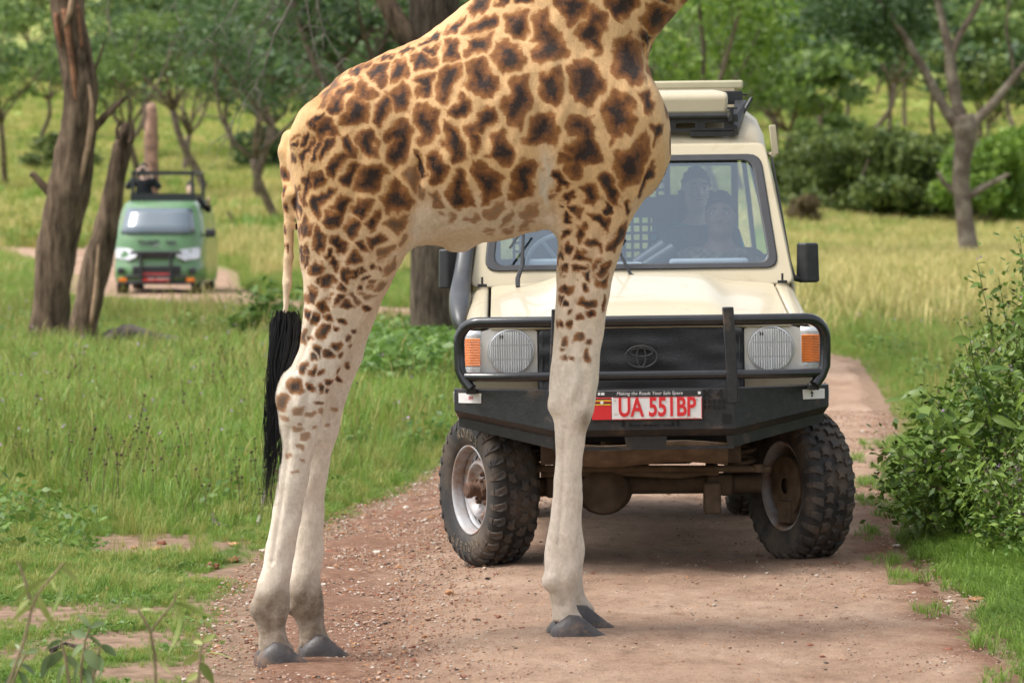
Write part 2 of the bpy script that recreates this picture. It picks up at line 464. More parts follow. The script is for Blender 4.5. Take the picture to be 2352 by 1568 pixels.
class Field:
    """Signed field on a grid; lofts, blobs and chains melt into it, skin() returns its surface."""
    def __init__(s, lo, hi, h):
        s.h, s.lo = h, np.array(lo, float)
        s.n = np.ceil((np.array(hi) - s.lo) / h).astype(int)
        s.F = np.full(s.n, 9.0, np.float32)
        s.ax = [(s.lo[i] + h * np.arange(s.n[i])).astype(np.float32) for i in range(3)]
    def block(s, lo, hi):
        a = np.clip(((np.array(lo) - s.lo) / s.h).astype(int) - 1, 0, s.n - 1)
        b = np.clip(((np.array(hi) - s.lo) / s.h).astype(int) + 2, 1, s.n)
        sl = tuple(slice(int(a[i]), int(b[i])) for i in range(3))
        return sl, np.meshgrid(*[s.ax[i][sl[i]] for i in range(3)], indexing='ij')
    def smin(s, sl, f, k):
        F = s.F[sl]
        h = np.clip(0.5 + 0.5 * (F - f) / k, 0, 1)
        s.F[sl] = np.where(F > 5, f, F * (1 - h) + f * h - k * h * (1 - h))
    def loft(s, axis, st, c1, c2, r1, r2, k=0.05, pad=0.14, egg=0.0, p=2.0):
        """Generalised cylinder along an axis (0: u, 2: w) with elliptical stations."""
        S, (c1, c2, r1, r2) = dens(st, [c1, c2, r1, r2])
        o1, o2 = (1, 2) if axis == 0 else (0, 1)
        lo = [0, 0, 0]; hi = [0, 0, 0]
        lo[axis], hi[axis] = S.min() - pad, S.max() + pad
        lo[o1], hi[o1] = (c1 - r1).min() - pad, (c1 + r1).max() + pad
        lo[o2], hi[o2] = (c2 - r2).min() - pad, (c2 + r2).max() + pad
        sl, G = s.block(lo, hi)
        q = G[axis]
        A = np.interp(q, S, c1).astype(np.float32); B = np.interp(q, S, c2).astype(np.float32)
        ra = np.maximum(np.interp(q, S, r1), 0.004).astype(np.float32); rb = np.maximum(np.interp(q, S, r2), 0.004).astype(np.float32)
        x, y = G[o1] - A, G[o2] - B
        if egg: ra = ra * (1 - egg * np.clip(y / rb, -1.2, 1.2))
        f = (((np.abs(x) / ra) ** p + (np.abs(y) / rb) ** p) ** (1 / p) - 1) * np.minimum(ra, rb)
        over = np.maximum(q - S.max(), 0) + np.maximum(S.min() - q, 0)
        f = np.where(over > 0, np.sqrt(np.maximum(f, 0) ** 2 + over ** 2), f)
        s.smin(sl, f.astype(np.float32), k)
    def blob(s, c, r, k=0.05, rot=0.0, pad=0.12):
        m = max(r) + pad
        sl, G = s.block(np.array(c) - m, np.array(c) + m)
        x, y, z = G[0] - c[0], G[1] - c[1], G[2] - c[2]
        if rot: x, z = x * math.cos(rot) + z * math.sin(rot), -x * math.sin(rot) + z * math.cos(rot)
        e = np.sqrt((x / r[0]) ** 2 + (y / r[1]) ** 2 + (z / r[2]) ** 2)
        s.smin(sl, ((e - 1) * min(r)).astype(np.float32), k)
    def chain(s, pts, rad, k=0.03, pad=0.08):
        pts = np.array(pts, float)
        for a, b, ra, rb in zip(pts[:-1], pts[1:], rad[:-1], rad[1:]):
            sl, G = s.block(np.minimum(a, b) - max(ra, rb) - pad, np.maximum(a, b) + max(ra, rb) + pad)
            d = b - a
            t = np.clip(((G[0] - a[0]) * d[0] + (G[1] - a[1]) * d[1] + (G[2] - a[2]) * d[2]) / (d @ d), 0, 1)
            f = np.sqrt((G[0] - a[0] - t * d[0]) ** 2 + (G[1] - a[1] - t * d[1]) ** 2 + (G[2] - a[2] - t * d[2]) ** 2) - (ra + (rb - ra) * t)
            s.smin(sl, f.astype(np.float32), k)
    def skin(s, smooth=5):
        V, Q = surface_nets(s.F)
        V = laplace(V * s.h + s.lo, Q, [.5, -.52] * smooth)
        return V, Q

def surface_nets(F):
    neg = F < 0
    nx, ny, nz = F.shape
    cnt = np.zeros((nx - 1, ny - 1, nz - 1), np.uint8)
    cs = [(i, j, k) for i in (0, 1) for j in (0, 1) for k in (0, 1)]
    for i, j, k in cs: cnt += neg[i:nx - 1 + i, j:ny - 1 + j, k:nz - 1 + k]
    act = (cnt > 0) & (cnt < 8)
    I = np.argwhere(act)
    idx = np.full(act.shape, -1, np.int64); idx[act] = np.arange(len(I))
    acc = np.zeros((len(I), 3)); num = np.zeros(len(I))
    for a in cs:
        for ax in range(3):
            if a[ax]: continue
            b = list(a); b[ax] = 1
            fa = F[I[:, 0] + a[0], I[:, 1] + a[1], I[:, 2] + a[2]]; fb = F[I[:, 0] + b[0], I[:, 1] + b[1], I[:, 2] + b[2]]
            x = (fa < 0) != (fb < 0)
            t = np.where(x, fa / np.where(x, fa - fb, 1), 0)
            p = np.tile(np.array(a, float), (len(I), 1)); p[:, ax] += t
            acc += p * x[:, None]; num += x
    V = I + acc / num[:, None]
    Q = []
    for ax in range(3):
        o1, o2 = (ax + 1) % 3, (ax + 2) % 3
        sl0 = [slice(None)] * 3; sl1 = [slice(None)] * 3
        sl0[ax] = slice(0, -1); sl1[ax] = slice(1, None)
        ch = neg[tuple(sl0)] != neg[tuple(sl1)]
        E = np.argwhere(ch)
        E = E[(E[:, o1] > 0) & (E[:, o2] > 0) & (E[:, o1] < F.shape[o1] - 1) & (E[:, o2] < F.shape[o2] - 1)]
        ins = neg[E[:, 0], E[:, 1], E[:, 2]]
        c = []
        for d1, d2 in ((-1, -1), (0, -1), (0, 0), (-1, 0)):
            e = E.copy(); e[:, o1] += d1; e[:, o2] += d2
            c.append(idx[e[:, 0], e[:, 1], e[:, 2]])
        q = np.stack(c, 1)
        q[~ins] = q[~ins][:, ::-1]
        Q.append(q)
    return V, np.concatenate(Q)

def laplace(V, Q, it):
    e = np.concatenate([Q[:, [0, 1]], Q[:, [1, 2]], Q[:, [2, 3]], Q[:, [3, 0]]])
    e = np.concatenate([e, e[:, ::-1]])
    deg = np.bincount(e[:, 0], minlength=len(V))[:, None]
    for lam in it:
        s = np.stack([np.bincount(e[:, 0], weights=V[e[:, 1], i], minlength=len(V)) for i in range(3)], 1)
        V = V + lam * (s / deg - V)
    return V
def np_mesh(name, V, Q):
    me = bpy.data.meshes.new(name)
    Q = np.asarray(Q, np.int32)
    me.vertices.add(len(V)); me.vertices.foreach_set('co', np.asarray(V, np.float32).ravel())
    me.loops.add(Q.size); me.loops.foreach_set('vertex_index', Q.ravel())
    me.polygons.add(len(Q)); me.polygons.foreach_set('loop_start', np.arange(0, Q.size, Q.shape[1], dtype=np.int32))
    me.update(calc_edges=True); me.validate()
    me.shade_smooth()
    return me

GF = Field((-1.25, -0.55, -0.06), (1.75, 0.55, 4.75), 0.0125)
loft, blob, chain = GF.loft, GF.blob, GF.chain

# trunk: (x, back line, belly line, half width)
TR = [(652, 352, 396, .05), (662, 322, 432, .10), (680, 290, 468, .15), (705, 250, 498, .185), (740, 210, 522, .215), (800, 161, 545, .25), (850, 139, 551, .265), (905, 113, 560, .28), (950, 94, 562, .30),
      (1000, 72, 560, .325), (1060, 52, 558, .34), (1110, 40, 556, .345), (1160, 34, 548, .34), (1210, 32, 534, .325), (1260, 36, 522, .305), (1310, 48, 512, .285), (1360, 66, 502, .262), (1410, 92, 490, .235),
      (1450, 128, 472, .20), (1482, 178, 445, .16), (1504, 228, 412, .12), (1518, 280, 370, .07)]
u = np.array([float(g_u(r[0], 0)) for r in TR])
wt = np.array([float(g_w(r[1], a, 0)) for r, a in zip(TR, u)]); wb = np.array([float(g_w(r[2], a, 0)) for r, a in zip(TR, u)])
loft(0, u, np.zeros(len(u)), (wt + wb) / 2, np.array([r[3] for r in TR]), (wt - wb) / 2, k=0.02, egg=0.16, p=2.15)
# neck: (y, nape, throat, half width)
NK = [(250, 1180, 1500, .17), (185, 1110, 1483, .18), (140, 1075, 1486, .18), (95, 1045, 1503, .175), (60, 1045, 1525, .17), (30, 1060, 1552, .16), (0, 1092, 1580, .15), (-60, 1150, 1622, .14), (-150, 1222, 1668, .128), (-300, 1330, 1732, .115), (-500, 1450, 1800, .10),
      (-700, 1562, 1866, .09), (-900, 1670, 1925, .085), (-1040, 1750, 1985, .08)]
w = np.array([float(g_w(r[0], 0.6, 0)) for r in NK])
a_ = np.array([float(g_u(r[1], 0)) for r in NK]); b_ = np.array([float(g_u(r[2], 0)) for r in NK])
loft(2, w, (a_ + b_) / 2, np.zeros(len(w)), (b_ - a_) / 2, np.array([r[3] for r in NK]), k=0.07)
hu, hw = float((a_[-1] + b_[-1]) / 2), float(w[-1])
chain([(hu, 0, hw - .02), (hu + .16, 0, hw + .02), (hu + .38, 0, hw - .09), (hu + .52, 0, hw - .17)], [.15, .135, .085, .06], k=.06)
for sgn in (-1, 1):
    chain([(hu + .02, sgn * .05, hw + .1), (hu - .03, sgn * .06, hw + .27)], [.035, .03], k=.03)                # ossicones
    chain([(hu - .04, sgn * .09, hw + .05), (hu - .1, sgn * .22, hw + .1), (hu - .12, sgn * .27, hw + .09)], [.03, .04, .012], k=.02)
# legs: (y, rear edge, front edge, half depth, lateral)
def leg(tab, dxs, dys, side, vtop, vbot, k=0.07):
    rows = []
    for (y, xa, xb, hv) in tab:
        t = min(1, max(0, (y - 430) / 700.0))
        v = side * (vtop + (vbot - vtop) * t)
        sx, sy = dxs(y), dys(y)
        ua, ub = float(g_u(xa + sx, v)), float(g_u(xb + sx, v))
        rows.append((float(g_w(y + sy, (ua + ub) / 2, v)), (ua + ub) / 2, v, (ub - ua) / 2, hv))
    r = np.array(rows)
    loft(2, r[:, 0], r[:, 1], r[:, 2], r[:, 3], r[:, 4], k=k, p=2.1)
    return r
HIND = [(262, 735, 900, .06), (300, 708, 930, .085), (340, 692, 950, .10), (400, 684, 960, .118), (450, 682, 962, .125), (500, 682, 958, .125), (545, 684, 948, .12), (600, 691, 924, .108), (650, 697, 893, .096), (700, 697, 860, .085),
        (750, 693, 832, .076), (800, 686, 806, .068), (840, 668, 785, .063), (868, 648, 770, .062), (895, 634, 758, .064), (918, 630, 750, .064), (945, 634, 742, .06), (985, 641, 735, .053), (1030, 645, 724, .047),
        (1080, 641, 711, .044), (1140, 632, 700, .043), (1200, 622, 690, .043), (1260, 611, 679, .045), (1310, 600, 671, .05), (1345, 589, 666, .055), (1380, 581, 666, .058), (1410, 583, 662, .055), (1440, 592, 656, .048), (1470, 596, 662, .05), (1496, 594, 676, .054)]
FORE = [(285, 1300, 1470, .07), (320, 1282, 1492, .10), (370, 1270, 1498, .115), (420, 1264, 1486, .118), (465, 1260, 1466, .112), (510, 1268, 1447, .10), (560, 1281, 1430, .088), (610, 1281, 1415, .08), (670, 1278, 1402, .075), (720, 1276, 1392, .07),
        (765, 1274, 1386, .066), (830, 1269, 1378, .064), (870, 1265, 1375, .067), (905, 1263, 1372, .068), (940, 1268, 1365, .064), (970, 1273, 1356, .058), (1000, 1275, 1345, .05), (1060, 1275, 1338, .044), (1120, 1272, 1334, .043), (1180, 1265, 1331, .044),
        (1230, 1257, 1329, .047), (1275, 1252, 1331, .053), (1310, 1252, 1329, .055), (1345, 1258, 1323, .05), (1380, 1267, 1322, .045), (1405, 1268, 1328, .048), (1428, 1264, 1342, .054)]
FAR_X = np.array([(262, 0), (545, 0), (600, -2), (680, 14), (730, 22), (790, 35), (850, 48), (905, 48), (935, 50), (1000, 44), (1060, 47), (1100, 47), (1150, 50), (1200, 56), (1260, 64), (1310, 69), (1350, 72), (1385, 76), (1410, 82), (1440, 90), (1496, 92)], float)
leg(HIND, lambda y: 0, lambda y: 0, -1, .135, .10)
leg(HIND, lambda y: float(np.interp(y, FAR_X[:, 0], FAR_X[:, 1])), lambda y: -12 * min(1, y / 1100), 1, .135, .13)
leg(FORE, lambda y: 0, lambda y: 0, -1, .155, .12)
leg(FORE, lambda y: float(np.interp(y, [285, 900, 1150, 1300, 1400, 1428], [0, 0, 3, 12, 22, 26])), lambda y: -24 * min(1, y / 1300), 1, .155, .14)
def gp(dx, dy, v):
    u = float(g_u(dx, v)); return (u, v, float(g_w(dy, u, v)))
blob(gp(1284, 478, -.17), (.05, .06, .075), k=.04)                # point of the elbow
blob(gp(1440, 300, -.16), (.13, .09, .2), k=.09, rot=-.2)         # shoulder
blob(gp(1495, 325, -.05), (.06, .10, .16), k=.07)                 # breast
blob(gp(1495, 325, .08), (.05, .10, .16), k=.07)
blob(gp(800, 300, -.16), (.2, .1, .16), k=.1)                     # haunch
blob(gp(1055, 562, 0), (.06, .045, .034), k=.04)                  # sheath
blob(gp(656, 884, -.10), (.026, .028, .045), k=.03)                # point of the hock
blob(gp(1270, 930, -.12), (.022, .03, .035), k=.02)
for q_ in ((586, 1398, -.10), (1258, 1335, -.12), (1268, 1325, .14), (668, 1395, .13)): blob(gp(*q_), (.024, .034, .03), k=.025)
TAIL = [(672, 322), (662, 350), (665, 395), (664, 450), (664, 520), (662, 590), (660, 650), (655, 715)]
chain([gp(x, y, -.03 - .05 * (i > 2)) for i, (x, y) in enumerate(TAIL)], [.045, .042, .034, .03, .024, .02, .018, .016], k=.015)

GV, GQ = GF.skin()
del GF
coarse = np_mesh('giraffe_coarse', g_world(GV), GQ)
tmp = bpy.data.objects.new('tmp', coarse); COL.objects.link(tmp)
sm = tmp.modifiers.new('s', 'SUBSURF'); sm.levels = 1
dg = bpy.context.evaluated_depsgraph_get()
gme = bpy.data.meshes.new_from_object(tmp.evaluated_get(dg))
bpy.data.objects.remove(tmp); bpy.data.meshes.remove(coarse)
gme.name = 'giraffe_skin'; gme.shade_smooth()

# hollows between muscles, skin folds, tendons (drawn on the flank, mirrored on the far side)
N = len(gme.vertices)
P = np.empty(N * 3, np.float32); gme.vertices.foreach_get('co', P); P = P.reshape(-1, 3)
NRM = np.empty(N * 3, np.float32); gme.vertices.foreach_get('normal', NRM); NRM = NRM.reshape(-1, 3)
L = np.stack([(P[:, 0] - GX0) * GC + (P[:, 1] - GD0) * GS, -(P[:, 0] - GX0) * GS + (P[:, 1] - GD0) * GC, P[:, 2]], 1)
XF = GX0 + L[:, 0] * GC + np.abs(L[:, 1]) * GS; YF = GD0 + L[:, 0] * GS - np.abs(L[:, 1]) * GC
QX = CX + FPX * XF / YF; QY = HOR + FPX * (CAM_H - L[:, 2]) / YF
sidew = np.clip(np.abs(-NRM[:, 0] * GS + NRM[:, 1] * GC) * 1.6 - .2, 0, 1)
disp = np.zeros(N)
for dep, wid, pts in ((.016, 9, [(962, 372), (959, 430), (952, 490), (938, 560), (915, 610)]), (-.010, 22, [(935, 420), (928, 500), (905, 570)]), (.011, 6, [(1250, 395), (1260, 440), (1266, 478), (1268, 520)]), (.007, 5, [(1240, 380), (1252, 450), (1256, 500)]), (.006, 5, [(1262, 372), (1274, 430)]),
                      (.010, 26, [(1205, 90), (1232, 190), (1250, 290), (1262, 370)]), (-.010, 26, [(1250, 130), (1290, 240), (1310, 330)]), (.010, 5, [(1452, 10), (1474, 70), (1486, 140), (1489, 190)]), (.009, 5, [(1478, 45), (1496, 100), (1499, 140)]), (-.008, 7, [(1462, 30), (1480, 90)]),
                      (.007, 10, [(1335, 540), (1325, 640), (1318, 740), (1312, 820)]), (.007, 12, [(1405, 470), (1375, 560), (1352, 650)]), (-.007, 14, [(1300, 560), (1300, 660), (1296, 760)]), (.009, 16, [(815, 400), (795, 520), (762, 640), (742, 730)]), (-.008, 24, [(860, 380), (850, 500), (820, 600)]),
                      (.009, 7, [(718, 745), (700, 800), (682, 850)]), (.006, 6, [(1297, 985), (1295, 1080), (1289, 1180), (1283, 1250)]), (.006, 6, [(664, 985), (658, 1080), (642, 1190), (626, 1290)]), (.005, 7, [(1335, 830), (1345, 880), (1340, 930)]), (-.007, 10, [(1318, 880), (1316, 910)]), (-.006, 8, [(1272, 925), (1276, 945)]),
                      (.006, 7, [(716, 880), (706, 930), (700, 970)]), (-.004, 9, [(690, 900), (686, 930)]), (.006, 8, [(1292, 1345), (1296, 1390)]), (.006, 8, [(622, 1400), (626, 1450)]), (-.006, 9, [(1268, 1330), (1272, 1350)]), (.004, 13, [(1040, 150), (1062, 280), (1060, 420)]), (.004, 13, [(1100, 150), (1118, 280), (1112, 430)]),
                      (.004, 13, [(1155, 170), (1168, 290), (1160, 420)]), (.006, 30, [(700, 330), (760, 300), (830, 290)]), (.008, 14, [(1420, 240), (1470, 330), (1480, 420)])):
    pg = np.array(pts, float)
    m = np.where((QX > pg[:, 0].min() - 3 * wid) & (QX < pg[:, 0].max() + 3 * wid) & (QY > pg[:, 1].min() - 3 * wid) & (QY < pg[:, 1].max() + 3 * wid))[0]
    dm = np.full(len(m), 1e9)
    for (x0, y0), (x1, y1) in zip(pg[:-1], pg[1:]):
        ex, ey = x1 - x0, y1 - y0
        t = np.clip(((QX[m] - x0) * ex + (QY[m] - y0) * ey) / (ex * ex + ey * ey), 0, 1)
        dm = np.minimum(dm, np.hypot(QX[m] - x0 - t * ex, QY[m] - y0 - t * ey))
    disp[m] -= dep * np.exp(-(dm / wid) ** 2) * sidew[m]
lumps = sum(a * np.sin(L @ (RNG.normal(size=3) * f) + RNG.uniform(0, 6)) for a, f in [(.0012, 22)] * 5 + [(.0007, 55)] * 5)
P += NRM * (disp + lumps)[:, None].astype(np.float32)
gme.vertices.foreach_set('co', P.ravel()); gme.update()
# coat: patches grow round seed points set on the skin
N = len(gme.vertices)
P = np.empty(N * 3, np.float32); gme.vertices.foreach_get('co', P); P = P.reshape(-1, 3)
NRM = np.empty(N * 3, np.float32); gme.vertices.foreach_get('normal', NRM); NRM = NRM.reshape(-1, 3)
L = np.stack([(P[:, 0] - GX0) * GC + (P[:, 1] - GD0) * GS, -(P[:, 0] - GX0) * GS + (P[:, 1] - GD0) * GC, P[:, 2]], 1)   # u, v, w
PX = CX + FPX * P[:, 0] / P[:, 1]; PY = HOR + FPX * (CAM_H - P[:, 2]) / P[:, 1]
PATCH_AND_FOLD = {  # one outline paints the shade of the flank fold as a patch
(850, 100): """490,590;560,500;645,475;640,540;560,660;500,750;450,820;390,800;385,720;430,610;520,620|720,440;790,490;830,575;855,600;850,650;720,665;790,690;825,690;800,780;770,880;640,935;540,920;505,830;560,740;640,680;690,600;660,610;680,500|790,370;850,320;1000,290;985,350;960,385;985,410;970,520;920,560;900,510;870,470;900,430;840,440|1050,270;1150,260;1190,330;1190,390;1215,420;1160,470;1030,500;1035,380|890,265;960,215;1050,190;1020,240|1095,215;1130,175;1230,140;1275,160;1200,205|600,390;650,345;830,290;740,350;700,405;610,420
960,600;1080,560;1170,510;1200,570;1235,610;1235,700;1190,780;1070,805;1040,720;1020,650|890,700;950,630;1020,680;1025,790;960,870;900,940;845,880;870,800|330,880;440,880;510,960;515,1020;440,1040;330,1050;300,1130;250,1130;260,1050;290,950|360,1085;450,1060;430,1140;380,1220;325,1300;310,1230;320,1130|540,1040;630,1010;650,1090;660,1200;660,1260;600,1280;570,1210;515,1140;510,1080|690,1030;790,960;860,1000;880,1080;890,1180;910,1260;800,1260;730,1240;700,1140
940,980;1060,920;1190,880;1220,930;1240,1040;1240,1110;1210,1180;1180,1270;1060,1375;1000,1310;980,1170;1080,1060;980,1120;940,1080|1270,740;1400,740;1440,790;1530,820;1500,950;1470,1080;1350,1130;1320,1080;1330,1020;1280,960;1255,830|1250,480;1290,440;1470,400;1450,500;1420,650;1300,650;1290,580;1340,530|1225,245;1320,190;1390,240;1430,260;1500,250;1500,310;1400,350;1280,370;1260,290|1350,165;1450,130;1510,100;1500,210;1410,225|1325,105;1430,40;1530,0;1510,40;1360,120
140,1170;230,1050;220,1120;170,1280;130,1380;130,1250|240,1150;290,1110;280,1250;210,1310|190,920;250,880;250,970;220,970|270,870;330,820;300,920;260,980|100,1060;160,990;180,1030;140,1120;100,1140|10,1130;50,1060;60,1100;30,1150|430,470;540,395;550,420;450,560;360,700;290,770;330,660;390,530@.8|1290,1190;1330,1230;1340,1330;1380,1440;1320,1480;1300,1330""",
(1200, 0): """610,100;680,-60;830,-60;835,70;720,140;630,180|895,-60;1000,-60;980,75;900,60|1040,-90;1250,-90;1250,0;1180,30;1060,45|370,355;430,260;550,165;550,230;480,310|100,470;180,400;310,350;290,400;200,440|545,350;610,260;760,170;905,145;880,270;850,330;700,340|960,250;985,150;1100,130;1225,110;1220,240;1160,390;1060,400;970,350|550,430;650,385;870,365;820,450;760,540;590,560;570,480|345,420;455,400;490,500;525,590;440,600;350,605;360,500
580,640;760,600;800,680;820,720;890,820;890,990;780,1000;680,960;580,870;590,760|825,550;900,435;1000,450;1060,480;1130,480;1150,600;1165,670;1040,740;980,790;900,680|300,720;400,650;520,640;500,780;490,850;410,940;340,1070;290,1070;250,1020;290,880|370,1140;460,1040;545,950;590,1020;640,1040;600,1160;540,1210;440,1190|1060,810;1170,780;1235,790;1235,980;1240,1100;1180,1190;1110,1330;1010,1250;945,1120;990,980;1000,890|1300,1160;1480,1165;1505,1300;1490,1470;1380,1440;1290,1480;1170,1485;1150,1415;1230,1290""",
(1550, 0): """75,90;165,50;215,230;260,270;280,350;330,350;420,500;340,610;150,630;30,660;10,540;100,440;0,420;60,300|75,750;190,730;325,690;335,850;345,1050;270,1085;120,1030;115,920|250,20;280,-60;610,-60;600,70;560,150;430,280;390,220;330,130;270,70|600,80;660,35;700,120;755,150;780,300;745,380;750,490;700,545;610,490;500,430;475,340;510,270;580,190|790,-40;1090,-40;1085,90;1045,175;970,170;910,240;840,180;800,90
450,640;465,580;530,560;600,600;690,660;740,720;745,800;800,800;760,900;700,1000;640,1095;550,1070;445,1050;430,900;400,760;395,680|860,890;900,940;960,970;990,980;1040,1030;1060,1100;1100,1240;1020,1350;960,1340;930,1430;860,1480;820,1400;780,1260;725,1150;760,1080;820,1020|1000,330;1060,370;1110,430;1160,530;1165,650;1165,800;1080,885;1000,840;890,770;860,680;820,600;840,530;900,490;890,410|1130,960;1220,910;1290,1050;1240,1110;1210,1170;1170,1080|1260,1290;1310,1240;1370,1290;1360,1350;1320,1430;1280,1520;1270,1370|1160,220;1190,120;1200,30;1280,30;1360,90;1500,130;1440,210;1340,330;1230,330;1200,270""",
(1550, 350): """390,0;500,-30;620,-10;680,80;720,180;680,200;740,290;730,440;640,470;570,450;580,530;440,610;350,530;420,450;300,440;310,350;420,340;350,290;370,230;500,220;520,170;370,160;365,80|1180,150;1210,320;1210,420;1100,640;1060,660;970,690;900,560;845,420;870,350;960,370;1040,330;1060,250;1120,190|1255,450;1275,500;1230,620;1120,790;1110,770;1150,650;1220,520|820,520;860,580;920,720;910,900;860,910;790,820;760,700;710,620;740,570|500,690;560,640;650,640;700,760;715,820;650,880;570,860;540,770;490,720|220,520;270,510;310,560;340,630;400,680;380,720;290,720;270,630;200,580
240,750;290,760;280,800;230,790@.6|355,800;420,770;470,820;440,840;380,835|420,880;500,870;545,930;500,1005;440,950|330,870;350,890;340,910;320,895|740,870;790,880;855,960;830,980;770,940|1000,820;1035,840;1030,920;990,1000;970,970;980,880|340,990;380,980;430,1030;400,1045|610,970;740,965;840,1040;800,1170;720,1110;660,1020|490,1080;560,1070;570,1150;520,1260;465,1190|345,1130;420,1100;400,1170;345,1220|570,1260;620,1180;700,1210;750,1260;740,1360;700,1290;640,1290|980,1060;960,1200;850,1340;805,1330;850,1220;920,1110|360,1310;410,1270;460,1310;390,1390;360,1360|300,1390;340,1370;340,1430;310,1450|430,1440;520,1330;600,1370;660,1400;560,1430|320,1510;390,1490;380,1540;330,1560|445,1520;580,1510;540,1575;460,1575|740,1460;820,1490;760,1600;690,1580""",
(1170, 300): """790,80;850,60;980,50;970,180;870,300;800,290;840,350;810,440;800,520;740,530;710,380;690,250;770,210|475,200;540,240;615,270;640,440;680,560;650,620;570,635;520,530;460,460;450,320|1035,245;1080,340;1150,400;1185,520;1110,645;1040,610;940,560;870,570;920,480;960,360|275,530;410,490;430,590;505,680;430,780;380,825;310,790;300,680|570,700;660,690;670,830;660,900;720,930;765,1070;690,1080;620,1115;550,1080;510,950;500,880;540,790|765,620;840,650;900,700;980,710;1050,770;1040,850;1030,950;930,1000;835,1045;850,950;790,890;745,700
1250,580;1370,590;1390,700;1370,960;1280,970;1140,1000;1140,950;1170,860;1150,740;1190,650|870,1110;960,1060;1070,1020;1080,1060;1030,1140;960,1200;910,1200@.5|1060,1270;1110,1160;1155,1090;1150,1180;1110,1240@.5|1220,1080;1370,1070;1380,1140;1320,1230;1280,1200;1240,1150@.45|670,1210;740,1170;810,1130;810,1190;760,1240@.4|500,1140;590,1180;560,1210;490,1215@.4|400,1120;440,1120;440,1155;400,1150@.4|870,1310;970,1310;930,1350;880,1340@.25|1060,1320;1150,1290;1150,1320;1090,1340@.5|1260,1270;1340,1240;1320,1290;1260,1295@.4|315,930;420,890;460,1050;370,1050;330,1040@.8|210,840;280,870;250,960;205,1010@.7""",
(830, 450): """440,130;520,50;690,0;730,30;620,110;560,200;500,265;460,200|570,290;740,85;800,110;720,240;670,350|790,160;850,120;1000,100;1070,200;1000,310;930,410;820,395;715,380;740,280|1135,250;1180,290;1230,370;1290,470;1280,570;1160,600;1060,600;1020,490;1010,430;1080,340|1210,210;1340,90;1390,260;1350,420;1290,330;1260,250@.75|190,260;270,170;260,330;270,410;230,540;200,430;210,360|285,210;380,170;415,260;340,340;300,380;275,300|130,420;160,360;160,470;180,570;140,640;120,520|270,570;320,460;370,420;430,340;540,345;480,440;400,540;360,670;290,630
480,580;580,410;690,450;650,590;600,640;590,700;550,760;470,775;405,700;440,610;540,625|740,470;840,480;940,490;870,580;790,680;710,600|820,740;870,650;975,575;970,690;900,770|1030,700;1090,650;1280,620;1250,720;1140,850;1100,770@.8|180,720;210,620;240,680;285,720;260,810;210,845;185,800|135,780;150,720;175,850;160,900;140,860|300,830;335,740;380,820;440,860;410,950;370,1025;320,990;330,920|490,870;570,830;590,890;640,950;610,1000;550,950;500,920|620,770;690,680;770,710;780,830;690,915;650,840|870,860;970,810;1045,875;970,930;900,990|950,1060;1000,990;1110,930;1125,1000;1060,1060;970,1085@.7
745,960;815,900;860,970;850,1030;800,1020|640,1060;690,1010;740,1020;800,1110;730,1120;650,1100|420,1040;460,970;500,990;480,1060;440,1090|480,1120;520,1030;585,1080;570,1150;550,1200|210,980;250,910;270,980;250,1040;215,1030|210,1050;260,1070;250,1140;215,1180|170,1000;190,960;195,1060;190,1130|260,1250;290,1130;340,1100;420,1160;370,1220;290,1250|590,1210;640,1150;730,1240;690,1305;620,1270|380,1370;390,1280;450,1220;530,1260;460,1400|320,1320;385,1250;370,1310;340,1335|720,1190;750,1190;765,1225;740,1235|765,1170;800,1190;815,1220;780,1210|870,1130;910,1115;920,1160;890,1180|950,1160;980,1140;985,1180;955,1190@.7|1010,1180;1090,1120;1160,1090;1150,1180;1010,1230@.6
530,1400;580,1300;655,1360;610,1420;550,1425|235,1440;265,1360;345,1430;310,1530;250,1520|820,1280;890,1265;870,1290;830,1295|890,1330;935,1310;925,1350@.7|950,1370;1010,1310;1075,1285;1030,1340;960,1385@.6|750,1340;790,1310;820,1335;800,1355|760,1385;850,1410;840,1425;780,1420@.6|810,1450;870,1440;940,1470;880,1510;830,1490@.6|670,1440;700,1400;760,1520;730,1525@.8|530,1485;630,1455;610,1510;550,1535|340,1568;400,1480;460,1470;490,1600;400,1640|600,1560;640,1510;710,1560;660,1600|1170,920;1260,810;1230,880;1180,950@.5""",
}
TL = """330,830,60,90,-20;300,900,50,60,0;255,1000,34,80,0;250,1100,24,60,0;258,1200,24,60,0;262,1310,20,50,0;272,1420,18,50,0"""
C5 = """845,30,80,80,0;785,165,50,80,0;860,165,66,120,0;985,100,130,100,25;950,210,100,76,20;1050,215,70,120,-25;790,260,56,90,10;880,290,110,56,10;750,300,25,40,0;770,365,42,40,0;855,375,80,50,-10;990,400,80,150,-20;910,400,44,80,-25;885,465,38,50,0;775,490,80,46,0;
765,415,14,14,0;845,425,12,12,0;740,550,24,50,0;900,560,100,54,5;770,575,22,30,0;870,655,50,32,0;925,635,60,42,-20;735,680,24,50,0;795,685,36,36,0;800,630,22,14,0;1005,570,18,80,0;855,760,48,40,15;770,785,42,50,20;915,800,50,36,0;755,815,36,26,0;910,860,46,56,0;770,880,36,36,0;815,880,18,36,0"""
